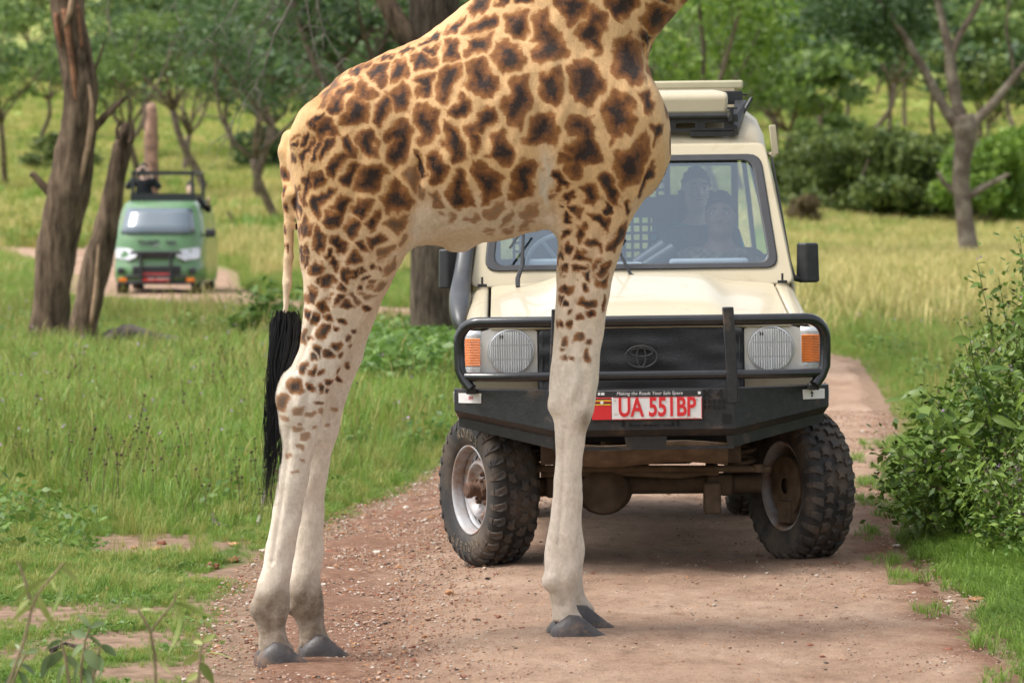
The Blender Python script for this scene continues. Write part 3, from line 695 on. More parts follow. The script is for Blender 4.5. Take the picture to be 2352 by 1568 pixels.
LG = """735,575,30,36,0;770,598,20,24,0;728,612,34,28,0;797,627,34,30,0;757,660,24,28,0;776,656,26,24,20;712,680,20,30,0;742,700,28,28,0;776,690,18,22,0;800,692,24,17,20;825,676,34,18,20;848,650,30,20,20;845,710,30,14,15;700,722,14,24,0;722,733,20,26,0;752,728,22,22,0;790,738,18,13,0;771,757,13,13,0;742,760,24,32,15;712,775,14,14,0;
775,800,24,22,20;760,815,28,20,0;730,805,22,28,0;800,780,15,13,0;815,760,18,13,0;697,775,14,32,0;716,822,15,15,0;675,885,34,34,0;650,925,28,34,20;697,845,13,30,0;720,852,15,24,0;740,853,13,13,0;716,890,30,16,10;782,850,18,16,0;690,945,20,12,0;680,985,28,12,0;742,892,22,20,0;690,1022,14,10,0;880,575,40,24,25;895,600,24,14,20;860,610,30,20,25;868,555,34,26,20;830,560,26,24,0;
700,540,16,30,0;705,575,14,28,0;880,545,34,20,20;770,535,26,24,0;800,545,22,20,0;755,505,24,24,0;835,600,28,20,0;815,650,24,18,0;760,880,16,14,0;790,820,16,14,0;733,930,20,10,0;700,1000,16,10,0;665,1050,14,9,0;760,900,22,12,20;770,940,16,10,0;745,950,24,10,10;715,955,20,9,0;780,870,18,12,20;725,985,16,9,0;690,975,16,9,0;755,980,14,8,0;650,960,14,14,0;800,840,16,10,25;812,800,20,11,25;840,690,20,10,20;700,1060,12,7,0;672,1085,12,7,0;735,1020,12,7,0"""
seeds = []
def pick(dx, dy):
    d2 = (PX - dx) ** 2 + (PY - dy) ** 2
    c = np.where((d2 < 60) & (NRM[:, 1] < 0.05))[0]
    if not len(c):
        c = np.where(d2 < 500)[0]
        if not len(c): return None
    return c[np.argmin(P[c, 1] * 40 + d2[c] * 0.01)]
used = []
for txt, f in ((TL, lambda x, y: (548.8 + x * .4, y * .4)), (C5, lambda x, y: (987.9 + x * .4, 470.4 + y * .4)), (LG, None)):
    for it in txt.replace('\n', '').split(';'):
        x, y, a, b, r = map(float, it.split(','))
        if f: (x, y), a, b = f(x, y), a * .4, b * .4
        if any(abs(x - q[0]) < 0.45 * min(a, q[2]) and abs(y - q[1]) < 0.45 * min(b, q[3]) for q in used): continue
        if (f is None and y < 702 and x < 900) or (f and x > 1100 and y < 628): continue
        i = pick(x, y)
        if i is None: continue
        used.append((x, y, a, b))
        q = L[i]; s = P[i, 1] / FPX
        faint = 1.0
        if 1000 < x < 1262 and y > 485: faint = .55
        if y > 770: faint = .95 if x < 900 else .85
        if y > 900 and x < 900: faint = .8
        if y > 930 and x < 900: faint = .45
        seeds.append((q[0], q[1], q[2], a / 2 * s, b / 2 * s, R(r), faint))
        if y < 1100:
            seeds.append((q[0], -q[1], q[2], a / 2 * s, b / 2 * s, R(r), faint))
S = np.array(seeds, np.float32)
S[:, 3:5] *= 1.2
wn_ = [(RNG.normal(size=3) * f, RNG.uniform(0, 6.28), a) for f, a in [(38, .004)] * 6 + [(95, .0022)] * 6 + [(220, .0012)] * 6]
W_ = L.copy()
for ax in range(3):
    for q, ph, a in wn_[ax::3]:
        W_[:, ax] += a * np.sin(L @ q + ph)
for ax in range(3):
    for q, ph, a in wn_[(ax + 1) % 3::3]:
        W_[:, ax] += 0.7 * a * np.sin(L @ q[::-1] + ph * 2)
def seed_dist(Q, S):
    d1 = np.full(len(Q), 9., np.float32); d2 = np.full(len(Q), 9., np.float32); i1 = np.zeros(len(Q), int); i2 = np.zeros(len(Q), int)
    for k, (su, sv, sw, a, b, r, f) in enumerate(S):
        mm = max(a, b) * 2.6 + 0.03
        m = np.where((np.abs(Q[:, 0] - su) < mm) & (np.abs(Q[:, 2] - sw) < mm) & (np.abs(Q[:, 1] - sv) < mm))[0]
        if not len(m): continue
        du, dv, dw = Q[m, 0] - su, Q[m, 1] - sv, Q[m, 2] - sw
        c, s = math.cos(r), math.sin(r)
        x, y = (du * c - dw * s) / a, (du * s + dw * c) / b
        z = dv / (1.35 * max(a, b) + .01)
        d = ((np.abs(x) ** 2.7 + np.abs(y) ** 2.7) ** (2 / 2.7) + z * z) ** .5
        better = d < d1[m]
        mb = m[better]
        d2[mb] = d1[mb]; i2[mb] = i1[mb]; d1[mb] = d[better]; i1[mb] = k
        mo = m[~better]; db = d[~better]
        sec = db < d2[mo]
        d2[mo[sec]] = db[sec]; i2[mo[sec]] = k
    return d1, d2, i1, i2
# large patches and one fold's painted shade: outlines on the flank (mirrored on the far side)
XF = GX0 + L[:, 0] * GC + np.abs(L[:, 1]) * GS; YF = GD0 + L[:, 0] * GS - np.abs(L[:, 1]) * GC
QX = CX + FPX * XF / YF; QY = HOR + FPX * (CAM_H - L[:, 2]) / YF
wob = (W_ - L) * 546 * 1.15
QX, QY = QX + wob[:, 0] + wob[:, 1] * .5, QY + wob[:, 2] - wob[:, 1] * .5
legmask = L[:, 2] > 1.0
psd = np.full(N, -60., np.float32); pin = np.ones(N, np.float32); pfa = np.ones(N, np.float32)
for (ox, oy), txt in PATCH_AND_FOLD.items():
    for pt in txt.replace('\n', '|').split('|'):
        pt, _, fa = pt.partition('@')
        pg = np.array([[float(q) for q in w.split(',')] for w in pt.split(';')])
        pg = (np.array([ox, oy]) + pg * .28699) / 1.27551
        lo, hi = pg.min(0) - 22, pg.max(0) + 22
        m = np.where((QX > lo[0]) & (QX < hi[0]) & (QY > lo[1]) & (QY < hi[1]) & legmask)[0]
        if not len(m): continue
        x, y = QX[m], QY[m]
        dmin = np.full(len(m), 1e9); ins = np.zeros(len(m), bool)
        for (x0, y0), (x1, y1) in zip(pg, np.roll(pg, -1, 0)):
            ex, ey = x1 - x0, y1 - y0
            t = np.clip(((x - x0) * ex + (y - y0) * ey) / (ex * ex + ey * ey + 1e-9), 0, 1)
            dmin = np.minimum(dmin, np.hypot(x - x0 - t * ex, y - y0 - t * ey))
            cr = ((y0 > y) != (y1 > y)) & (x < (x1 - x0) * (y - y0) / (y1 - y0 + 1e-12) + x0)
            ins ^= cr
        sd_ = np.where(ins, dmin, -dmin)
        up = sd_ > psd[m]
        psd[m[up]] = sd_[up]; pin[m[up]] = max(sd_.max(), 2.0); pfa[m[up]] = float(fa) if fa else 1.0
d1, d2, i1, i2 = seed_dist(L, S)
# fill what the photograph does not show: breast, neck above the frame
hid = ((PY < -8) | (NRM[:, 1] * GC - NRM[:, 0] * GS > .55) | (np.abs(L[:, 1]) < .12)) & (L[:, 2] > 1.45) & (NRM[:, 2] > -.35) & ((PX > 1480) | (PY < -8))
cand = RNG.permutation(np.where(hid & (d1 > 1.35) & (psd < -14))[0])[:5000]
extra = []
for c in cand:
    q = L[c]
    if all((q[0] - e[0]) ** 2 + (q[1] - e[1]) ** 2 + (q[2] - e[2]) ** 2 > .12 ** 2 for e in extra):
        extra.append((q[0], q[1], q[2], RNG.uniform(.045, .07), RNG.uniform(.05, .075), RNG.uniform(-.6, .6), 1.0))
if extra:
    S = np.concatenate([S, np.array(extra, np.float32)])
d1, d2, i1, i2 = seed_dist(W_, S)
sz = (S[:, 3] + S[:, 4]) / 2
s1, s2 = sz[i1], sz[i2]
gap = np.where(d2 > 8, 1, (d2 - d1) / (1 / s1 + 1 / s2))
edge = np.minimum(gap - np.clip(s1 * .16, .002, .0105), (1.05 - d1) * s1)
edge = np.where(psd > -12, np.minimum(edge, (-psd - 7) / 546), edge)
spot = np.clip(edge / np.clip(s1 * .13, .0035, .008) * .5 + .5, 0, 1)
core = np.clip(1.15 - d1 * 1.15, 0, 1)
fnt = S[:, 6][i1]
pspot = np.clip((psd + 3.4) / 2.8 * .5 + .5, 0, 1)
use = pspot >= spot
spot = np.where(use, pspot, spot); core = np.where(use, np.clip(.06 + (psd + 3) / np.minimum(pin + 3, 34) * .88, 0, 1), core); fnt = np.where(use, pfa, fnt)
for nm, val in (('spot', spot), ('core', core), ('faint', fnt)):
    at_ = gme.attributes.new(nm, 'FLOAT', 'POINT'); at_.data.foreach_set('value', val.astype(np.float32))
hgt = L[:, 2]
pale = 1 - smoothstep(1.05, 1.95, hgt)
belly = smoothstep(.15, .8, -NRM[:, 2]) * (hgt > 1.45) * smoothstep(2.0, 1.72, hgt)
wx = np.exp(-np.clip(np.abs(QX - 1110) - 150, 0, None) ** 2 / 400) * (hgt > 1.5)
belly = np.maximum(belly, wx * (1 - smoothstep(1.68, 1.97, hgt)) * .95)
belly = np.maximum(belly, np.exp(-(((QX - 1255) / 16) ** 2 + ((QY - 440) / 85) ** 2)) * .9)
pale = np.clip(np.maximum(pale, belly), 0, 1)
hind = L[:, 0] < 0
grime = (1 - smoothstep(.16, .34, hgt)) * np.where(hind, 1.0, .45) + (1 - smoothstep(.3, 1.0, hgt)) * .07
knee = np.exp(-(((PX - 1345) / 16) ** 2 + ((PY - 968) / 26) ** 2)) * (NRM[:, 1] < .2) * .9
top = smoothstep(.75, .97, NRM[:, 2]) * smoothstep(2.05, 2.3, hgt) + np.exp(-(((PX - 735) / 45) ** 2 + ((PY - 215) / 40) ** 2)) * smoothstep(.2, .7, NRM[:, 2]) * 1.2
for nm, val in (('pale', pale), ('grime', np.clip(np.maximum(grime, knee), 0, 1)), ('topline', np.clip(top, 0, 1))):
    at_ = gme.attributes.new(nm, 'FLOAT', 'POINT'); at_.data.foreach_set('value', val.astype(np.float32))

def coat_material():
    m, n, l, p = new_mat('giraffe_coat')
    p.inputs['Roughness'].default_value = 0.75; p.inputs['Specular IOR Level'].default_value = 0.22
    p.inputs['Sheen Weight'].default_value = 0.12; p.inputs['Sheen Roughness'].default_value = 0.5
    tc = n.new('ShaderNodeTexCoord')
    def A(k):
        x = n.new('ShaderNodeAttribute'); x.attribute_name = k; return x.outputs['Fac']
    def nz(s, d=4, r=.6, sc=(1, 1, 1)):
        mp = n.new('ShaderNodeMapping'); mp.inputs['Scale'].default_value = sc; l.new(tc.outputs['Object'], mp.inputs['Vector'])
        t = n.new('ShaderNodeTexNoise'); t.inputs['Scale'].default_value = s; t.inputs['Detail'].default_value = d; t.inputs['Roughness'].default_value = r
        l.new(mp.outputs[0], t.inputs['Vector']); return t.outputs['Fac']
    def ramp(src, *st):
        c = n.new('ShaderNodeValToRGB')
        while len(c.color_ramp.elements) < len(st): c.color_ramp.elements.new(0.5)
        for e, (pos, col) in zip(c.color_ramp.elements, st): e.position = pos; e.color = (*col, 1)
        l.new(src, c.inputs['Fac']); return c.outputs[0]
    def mix(f, a, b, mode='MIX'):
        x = n.new('ShaderNodeMix'); x.data_type = 'RGBA'; x.blend_type = mode
        for s, q in (('Factor', f), ('A', a), ('B', b)):
            if isinstance(q, (int, float)): x.inputs[s].default_value = q
            elif isinstance(q, tuple): x.inputs[s].default_value = (*q, 1)
            else: l.new(q, x.inputs[s])
        return x.outputs['Result']
    def mth(op, a, b=0.0, c=0.0):
        x = n.new('ShaderNodeMath'); x.operation = op; x.use_clamp = op != 'MULTIPLY_ADD'
        for i, q in enumerate((a, b, c)):
            if isinstance(q, (int, float)): x.inputs[i].default_value = q
            else: l.new(q, x.inputs[i])
        return x.outputs[0]
    base = mix(A('pale'), (0.67, 0.42, 0.205), (0.74, 0.655, 0.555))
    base = mix(A('topline'), base, (0.50, 0.26, 0.10))
    fine = ramp(nz(60, 6, .8, (1, 1, .6)), (.3, (.78, .76, .73)), (.7, (1.14, 1.12, 1.10)))
    base = mix(1.0, base, fine, 'MULTIPLY')
    cn = mth('MULTIPLY_ADD', nz(42, 5, .75), .9, mth('MULTIPLY_ADD', A('core'), .95, -.36))
    dark = ramp(cn, (.16, (.31, .128, .038)), (.48, (.155, .058, .019)), (.80, (.026, .015, .012)))
    f = mth('MULTIPLY', A('spot'), mth('MULTIPLY_ADD', nz(120, 3, .8, (1, 1, .5)), .35, .84))
    weak = mix(A('faint'), (0.40, 0.20, 0.085), dark)
    f2 = mth('MULTIPLY', f, mth('MULTIPLY_ADD', A('faint'), .3, .7))
    c = mix(f2, base, weak)
    g = mth('MULTIPLY', A('grime'), mth('MULTIPLY_ADD', nz(20, 6, .7), 1.3, .2))
    c = mix(g, c, (0.17, 0.125, 0.085))
    c = mix(mth('MULTIPLY', ramp(nz(8.5, 8, .75), (.47, (0, 0, 0)), (.72, (.42, .42, .42))), mth('MULTIPLY_ADD', A('pale'), .8, .1)), c, (0.33, 0.25, 0.17))
    l.new(c, p.inputs['Base Color'])
    b1 = n.new('ShaderNodeBump'); b1.inputs['Strength'].default_value = .4; b1.inputs['Distance'].default_value = .02; l.new(nz(9, 4, .5), b1.inputs['Height'])
    b2 = n.new('ShaderNodeBump'); b2.inputs['Strength'].default_value = .6; b2.inputs['Distance'].default_value = .006; l.new(nz(120, 4, .75, (1, 1, .35)), b2.inputs['Height'])
    l.new(b1.outputs[0], b2.inputs['Normal']); l.new(b2.outputs[0], p.inputs['Normal'])
    return m
GIR = thing('giraffe', (GX0, GD0, 0), 'tall giraffe with dark brown patches standing broadside across the dirt road', 'giraffe')
go = link('body', gme, coat_material(), auto=0)
gme.transform(Matrix.Translation((-GX0, -GD0, 0)))
go.parent = GIR

# hooves: two claws each
HORN = mat('dark_grey_horn', (0.055, 0.048, 0.047), 0.5, var=.35, vscale=14, bump=.3, bscale=40, dirt=(.22, .14, .09), dirt_amt=.25, dscale=9)
def hoof(dx_heel, dy_heel, dx_toe, v, dz=0.0, turn=0.0):
    mb = MB()
    u0, u1 = float(g_u(dx_heel, v)), float(g_u(dx_toe, v))
    Ln = u1 - u0
    w0 = float(g_w(dy_heel, u0, v)) + dz
    for sg in (-1, 1):
        secs = []
        for t, h, hw in ((0.0, .045, .026), (.10, .072, .038), (.3, .108, .042), (.5, .104, .043), (.7, .066, .040), (.88, .034, .032), (1.0, .016, .014)):
            vc = sg * (.041 + .010 * t)
            x = u0 + Ln * t
            secs.append([(x, v + vc - hw, w0 + .0), (x, v + vc - hw * .96, w0 + h * .5), (x, v + vc - hw * .62, w0 + h * .93), (x, v + vc, w0 + h), (x, v + vc + hw * .62, w0 + h * .93), (x, v + vc + hw * .96, w0 + h * .5), (x, v + vc + hw, w0)])
        secs = [[tuple(g_world(np.array(q)) - np.array([GX0, GD0, 0])) for q in s] for s in secs]
        mb.grid(secs)
        n0 = len(mb.v)
        mb.add(secs[0], [tuple(range(7))]); mb.add(secs[-1], [tuple(range(7))])
        mb.add([s[0] for s in secs] + [s[-1] for s in secs][::-1], [tuple(range(2 * len(secs)))])
    mb.build('hoof', HORN, GIR, auto=60)
hoof(588, 1530, 707, -.10)
hoof(688, 1513, 801, .13)
hoof(1262, 1468, 1388, -.12)
hoof(1282, 1444, 1402, .14)

# tail tuft: strands of coarse black hair
HAIR = mat('black_tail_hair', (0.012, 0.012, 0.014), 0.5, var=.3, vscale=30, spec=.4)
rt = random.Random(5)
mb = MB()
CL = [(rt.gauss(0, 1), rt.uniform(0, 6.28), rt.uniform(3.5, 8), rt.uniform(.34, .86)) for _ in range(19)]
for i in range(400):
    t0 = rt.random()
    p0 = gp(655 + rt.uniform(-5, 5) , 700 + 40 * t0 + rt.uniform(-8, 8), -.08 + rt.uniform(-.012, .012))
    cs_, ph, am, lng = CL[i % len(CL)]
    lng *= rt.uniform(.72, 1.05)
    pts = []
    y0 = 712 + 34 * t0
    y1 = y0 + lng * 560
    own = rt.gauss(0, 1)
    for q in range(12):
        f = q / 11
        y = y0 + (y1 - y0) * f
        xc = np.interp(y, [700, 730, 760, 800, 860, 940, 1020, 1100, 1160], [655, 650, 646, 641, 634, 628, 621, 616, 613])
        wd_ = np.interp(y, [700, 725, 750, 790, 860, 940, 1020, 1100, 1160], [4, 14, 17, 16, 12, 9, 9, 10, 11])
        x = xc + cs_ * wd_ * .95 + own * (2.2 + 3.0 * (1 - f)) + am * min(1, f * 2.2) * (.6 + .8 * f) * math.sin(f * 10 + ph) + own * 1.2 * math.sin(f * 13 + i)
        pts.append(gp(float(x), float(y), -.08 + .03 * math.sin(ph * 3) * min(1, f * 3) + .006 * own))
    pts = [tuple(g_world(np.array(q)) - np.array([GX0, GD0, 0])) for q in pts]
    mb.tube(pts, [.0026 * (1 - .8 * q / 11) for q in range(12)], seg=3, caps=False)
mb.build('tail_tuft', HAIR, GIR, auto=0)
# ------------------------------------------------------------------ safari truck (local frame: x right, y away from the camera, z up; origin under the front axle)
TX, TY = 0.651, 20.0
TRUCK = thing('safari_truck', (TX, TY, 0.0), 'beige safari truck with black bull bar facing the viewer on the dirt road', 'truck')
TRUCK.rotation_euler = (0, R(-0.72), 0)
PAINT = mat('beige_paint', (0.46, 0.40, 0.278), 0.42, var=.05, vscale=2, coat=.28, spec=.35, dirt=(.38, .29, .19), dirt_amt=.10, dscale=3.5)
BLACKM = mat('black_powder_coat', (0.018, 0.019, 0.021), 0.42, var=.3, vscale=30, bump=.25, bscale=160, dirt=(.12, .085, .06), dirt_amt=.12, dscale=7)
TUBEM = mat('black_gloss_tube', (0.012, 0.013, 0.015), 0.26, var=.3, vscale=20, bump=.08, bscale=70, coat=.3)
PLAST = mat('black_plastic', (0.02, 0.021, 0.023), 0.5, var=.25, vscale=20)
SNORK = mat('grey_black_snorkel_plastic', (0.045, 0.047, 0.052), 0.42, var=.15, vscale=15)
RUBM = mat('windscreen_rubber', (0.028, 0.029, 0.033), 0.55, var=.2, vscale=12)
DARK = mat('hollow_shade_black', (0.008, 0.008, 0.008), 0.9, var=.2)  # near-black that puts the shade of hollows into the colour
CHROME = mat('lamp_chrome', (0.85, 0.86, 0.87), 0.24, metal=.9, var=.03)
RIBM = mat('glint_white_rib', (.90, .92, .94), .12, metal=.1, var=.02, coat=.5)  # white ribs paint the bright streaks of the lens
REFL = mat('lamp_reflector', (0.95, 0.96, 0.97), 0.16, metal=.35, var=.02, bump=.9, bscale=70)
SILVER = mat('silver_lamp_bezel', (0.74, 0.75, 0.76), 0.2, metal=.4, var=.05)
AMBER = mat('amber_lens', (0.75, 0.20, 0.012), 0.15, var=.18, vscale=14, coat=1.0)
DUSTY = mat('dusty_underbody', (0.085, 0.06, 0.042), 0.9, var=.35, vscale=9, bump=.3, bscale=40, spec=.2)
DUST2 = mat('dust_caked_steel', (0.13, 0.092, 0.064), 0.9, var=.3, vscale=14, bump=.3, bscale=60, spec=.2)
WHITE_ST = mat('white_steel_rim', (0.37, 0.37, 0.385), 0.38, var=.06, vscale=5, dirt=(.24, .14, .085), dirt_amt=.42, dscale=6)
TYRE = mat('tyre_rubber', (0.020, 0.019, 0.019), 0.75, var=.3, vscale=8, bump=.15, bscale=80, dirt=(.10, .075, .055), dirt_amt=.38, dscale=5)
TREAD = mat('tread_rubber', (0.040, 0.039, 0.039), 0.75, var=.3, vscale=10, bump=.3, bscale=110, dirt=(.10, .072, .052), dirt_amt=.42, dscale=9)  # lightened blocks; the darker carcass paints shade into the grooves
OWL = mat('tyre_letter_outline', (0.20, 0.16, 0.11), 0.8, var=.2)
RUSTY = mat('rusty_hub', (0.10, 0.052, 0.032), 0.8, var=.4, vscale=30, bump=.4, bscale=60)
PLATE_W = mat('plate_white', (0.74, 0.73, 0.72), 0.4, var=.04, vscale=6, dirt=(.34, .25, .18), dirt_amt=.08, dscale=22)
PLATE_R = mat('plate_red', (0.62, 0.022, 0.028), 0.4, var=.08)
WHITEP = mat('white_print', (0.75, 0.75, 0.75), 0.5, var=.02)
YELLOWP = mat('yellow_print', (0.75, 0.5, 0.03), 0.5, var=.03)
GREYP = mat('dash_grey', (0.30, 0.32, 0.33), 0.7, var=.08)
SEATM = mat('seat_cloth', (0.075, 0.08, 0.09), 0.9, var=.2, vscale=20)
def glass(name, tint, refl_boost=0.0, rough=0.02):
    m, n, l, p = new_mat(name)
    t = n.new('ShaderNodeBsdfTransparent'); t.inputs['Color'].default_value = (*tint, 1)
    g = n.new('ShaderNodeBsdfGlossy'); g.inputs['Roughness'].default_value = rough; g.inputs['Color'].default_value = (1, 1, 1, 1)
    f = n.new('ShaderNodeFresnel'); f.inputs['IOR'].default_value = 1.5
    ad = n.new('ShaderNodeMath'); ad.operation = 'ADD'; ad.use_clamp = True; l.new(f.outputs[0], ad.inputs[0]); ad.inputs[1].default_value = refl_boost
    mx = n.new('ShaderNodeMixShader'); l.new(ad.outputs[0], mx.inputs[0]); l.new(t.outputs[0], mx.inputs[1]); l.new(g.outputs[0], mx.inputs[2])
    l.new(mx.outputs[0], n['Material Output'].inputs['Surface'])
    return m
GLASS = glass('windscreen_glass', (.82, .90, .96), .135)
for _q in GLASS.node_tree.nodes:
    if _q.type == 'BSDF_GLOSSY': _q.inputs['Color'].default_value = (.74, .88, 1, 1)  # blue of the reflected sky put into the gloss colour
SIDEGL = glass('side_window_glass', (.72, .78, .80), .03)
LENS = glass('whitened_lamp_lens', (.98, .985, .99), .05)
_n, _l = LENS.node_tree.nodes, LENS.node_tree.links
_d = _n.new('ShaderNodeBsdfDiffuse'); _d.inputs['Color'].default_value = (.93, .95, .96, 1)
_x = _n.new('ShaderNodeMixShader'); _x.inputs[0].default_value = .36  # white mixed into the lens paints the lamp's brightness
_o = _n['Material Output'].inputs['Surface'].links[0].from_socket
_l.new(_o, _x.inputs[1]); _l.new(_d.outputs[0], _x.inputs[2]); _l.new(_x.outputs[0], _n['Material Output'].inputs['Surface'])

def text_mesh(txt, size, extrude=0.001, outline=0.0, sx=1.0, align='CENTER', shear=0.0, bold=0.0):
    cu = bpy.data.curves.new('lettering', 'FONT')
    cu.body = txt; cu.size = size; cu.align_x = align; cu.align_y = 'CENTER'; cu.shear = shear
    if outline:
        cu.fill_mode = 'NONE'; cu.bevel_depth = outline; cu.bevel_resolution = 0
    else:
        cu.extrude = extrude; cu.offset = bold
    cu.resolution_u = 4
    o = bpy.data.objects.new('lettering', cu); COL.objects.link(o)
    d = bpy.context.evaluated_depsgraph_get(); d.update()
    me = bpy.data.meshes.new_from_object(o.evaluated_get(d))
    bpy.data.objects.remove(o); bpy.data.curves.remove(cu)
    me.materials.clear()
    if sx != 1.0: me.transform(Matrix.Diagonal((sx, 1, 1, 1)))
    return me
FACE = Matrix(((1, 0, 0, 0), (0, 0, -1, 0), (0, 1, 0, 0), (0, 0, 0, 1)))    # text plane turned to face the camera (-y)
def sign_text(name, txt, size, at_, m, parent, sx=1.0, rz=0.0, align='CENTER', shear=0.0, extrude=.001, rx=0.0, bold=0.0):
    me = text_mesh(txt, size, extrude, 0, sx, align, shear, bold)
    me.transform(Matrix.Translation(at_) @ Matrix.Rotation(rz, 4, 'Z') @ Matrix.Rotation(rx, 4, 'X') @ FACE)
    return link(name, me, m, parent, smooth=False)

# --- bonnet, wings, front panel
def zt(y): return 1.243 + (y + .60) / 1.30 * .162
rows = []
for y in list(np.linspace(-.595, .69, 24)):
    row = []
    for x in np.linspace(-.742, .742, 33):
        bl = float(smoothstep(.50, .36, abs(x))) * float(smoothstep(-.62, -.2, y)) * .034
        row.append((x, y - .02 * (1 - (x / .742) ** 2), zt(y) + .030 * (1 - (x / .742) ** 2) * float(smoothstep(-.75, -.1, y)) + bl))
    rows.append(row)
lip = [[(x, y - .018, z - .012) for x, y, z in rows[0]], [(x, y - .022, z - .022) for x, y, z in rows[0]], [(x, y - .01, z - .030) for x, y, z in rows[0]]]
MB().grid(lip[::-1] + rows).build('bonnet', PAINT, TRUCK, sub=1, auto=0)
for sg in (-1, 1):
    rows = []
    for y in np.concatenate([np.linspace(-.575, -.3, 7), np.linspace(-.22, .72, 14)]):
        z = zt(y)
        zb = .39 + math.sqrt(max(.0, .485 ** 2 - y * y)) if abs(y) < .44 else (.93 if y < 0 else .56)
        if y < -.25: zb = max(zb, .90)
        rows.append([(sg * a, y, b) for a, b in ((.752, z - .05), (.752, z), (.80, z - .004), (.842, z - .026), (.868, z - .07), (.882, z - .15), (.888, 1.0), (.89, .94), (.89, zb))])
    MB().grid(rows).build('fender', PAINT, TRUCK, sub=1, auto=0)
    pts = [(sg * .90, .485 * math.cos(t), .39 + .485 * math.sin(t)) for t in np.linspace(.15, 2.2, 16)]
    MB().tube(pts, .022, 8).build('arch_flare', PAINT, TRUCK)
    MB().tube([(sg * .79, .66, 1.412), (sg * .79, .66, 1.455)], .006, 6).box((sg * .79, .66, 1.41), (.05, .03, .016)).build('washer_jet', PLAST, TRUCK)
    pl = MB()
    for t0, t1 in zip(np.linspace(-.1, 2.25, 12)[:-1], np.linspace(-.1, 2.25, 12)[1:]):
        a = (.47 * math.cos(t0), .39 + .47 * math.sin(t0)); b = (.47 * math.cos(t1), .39 + .47 * math.sin(t1))
        pl.add([(sg * .89, a[0], a[1]), (sg * .50, a[0], a[1]), (sg * .50, b[0], b[1]), (sg * .89, b[0], b[1])], [(0, 1, 2, 3)])
    pl.build('wheel_arch_liner', DUSTY, TRUCK)
MB().box((0, -.50, .97), (1.76, .10, .16)).box((0, -.46, 1.13), (1.74, .06, .18)).build('front_panel', PAINT, TRUCK, bevel=.015)
MB().box((0, 0.05, .86), (.94, 1.0, .42)).build('engine_bay', DARK, TRUCK)
# grille: stretched dark cover with sagging folds and an emblem
rows = []
for i in range(13):
    f = i / 12; z = .895 + .325 * f
    rows.append([(x, -.625 + .006 * math.sin(z * 70) * math.cos(x * 6) + .004 * math.sin(x * 23 + z * 31), z - .012 * math.sin(math.pi * (x + .5)) * (1 - f)) for x in np.linspace(-.505, .505, 31)])
MB().grid(rows).build('grille_cover', mat('black_mesh_cover', (0.014, 0.015, 0.018), 0.6, var=.3, vscale=40, bump=.5, bscale=220), TRUCK, sub=1, solid=.006)
for sg in (-1, 1):
    MB().prism([(sg * .485, -.63, .9), (sg * .512, -.60, .9), (sg * .512, -.60, 1.19), (sg * .485, -.63, 1.215)], (0, .07, 0)).build('grille_side', PLAST, TRUCK, bevel=.006)
el = MB()
ring = lambda rx, rz, cx, cz: [(cx + rx * math.cos(t), -.642, cz + rz * math.sin(t)) for t in np.linspace(0, 2 * math.pi, 33)[:-1]]
cz = 1.078
el.tube(ring(.078, .053, 0, cz), .0045, 6, closed=True).tube(ring(.022, .050, 0, cz), .004, 6, closed=True).tube(ring(.056, .020, 0, cz + .022), .004, 6, closed=True)
el.build('emblem', mat('dull_emblem_metal', (0.07, 0.072, 0.075), 0.35, metal=.4, var=.2), TRUCK)

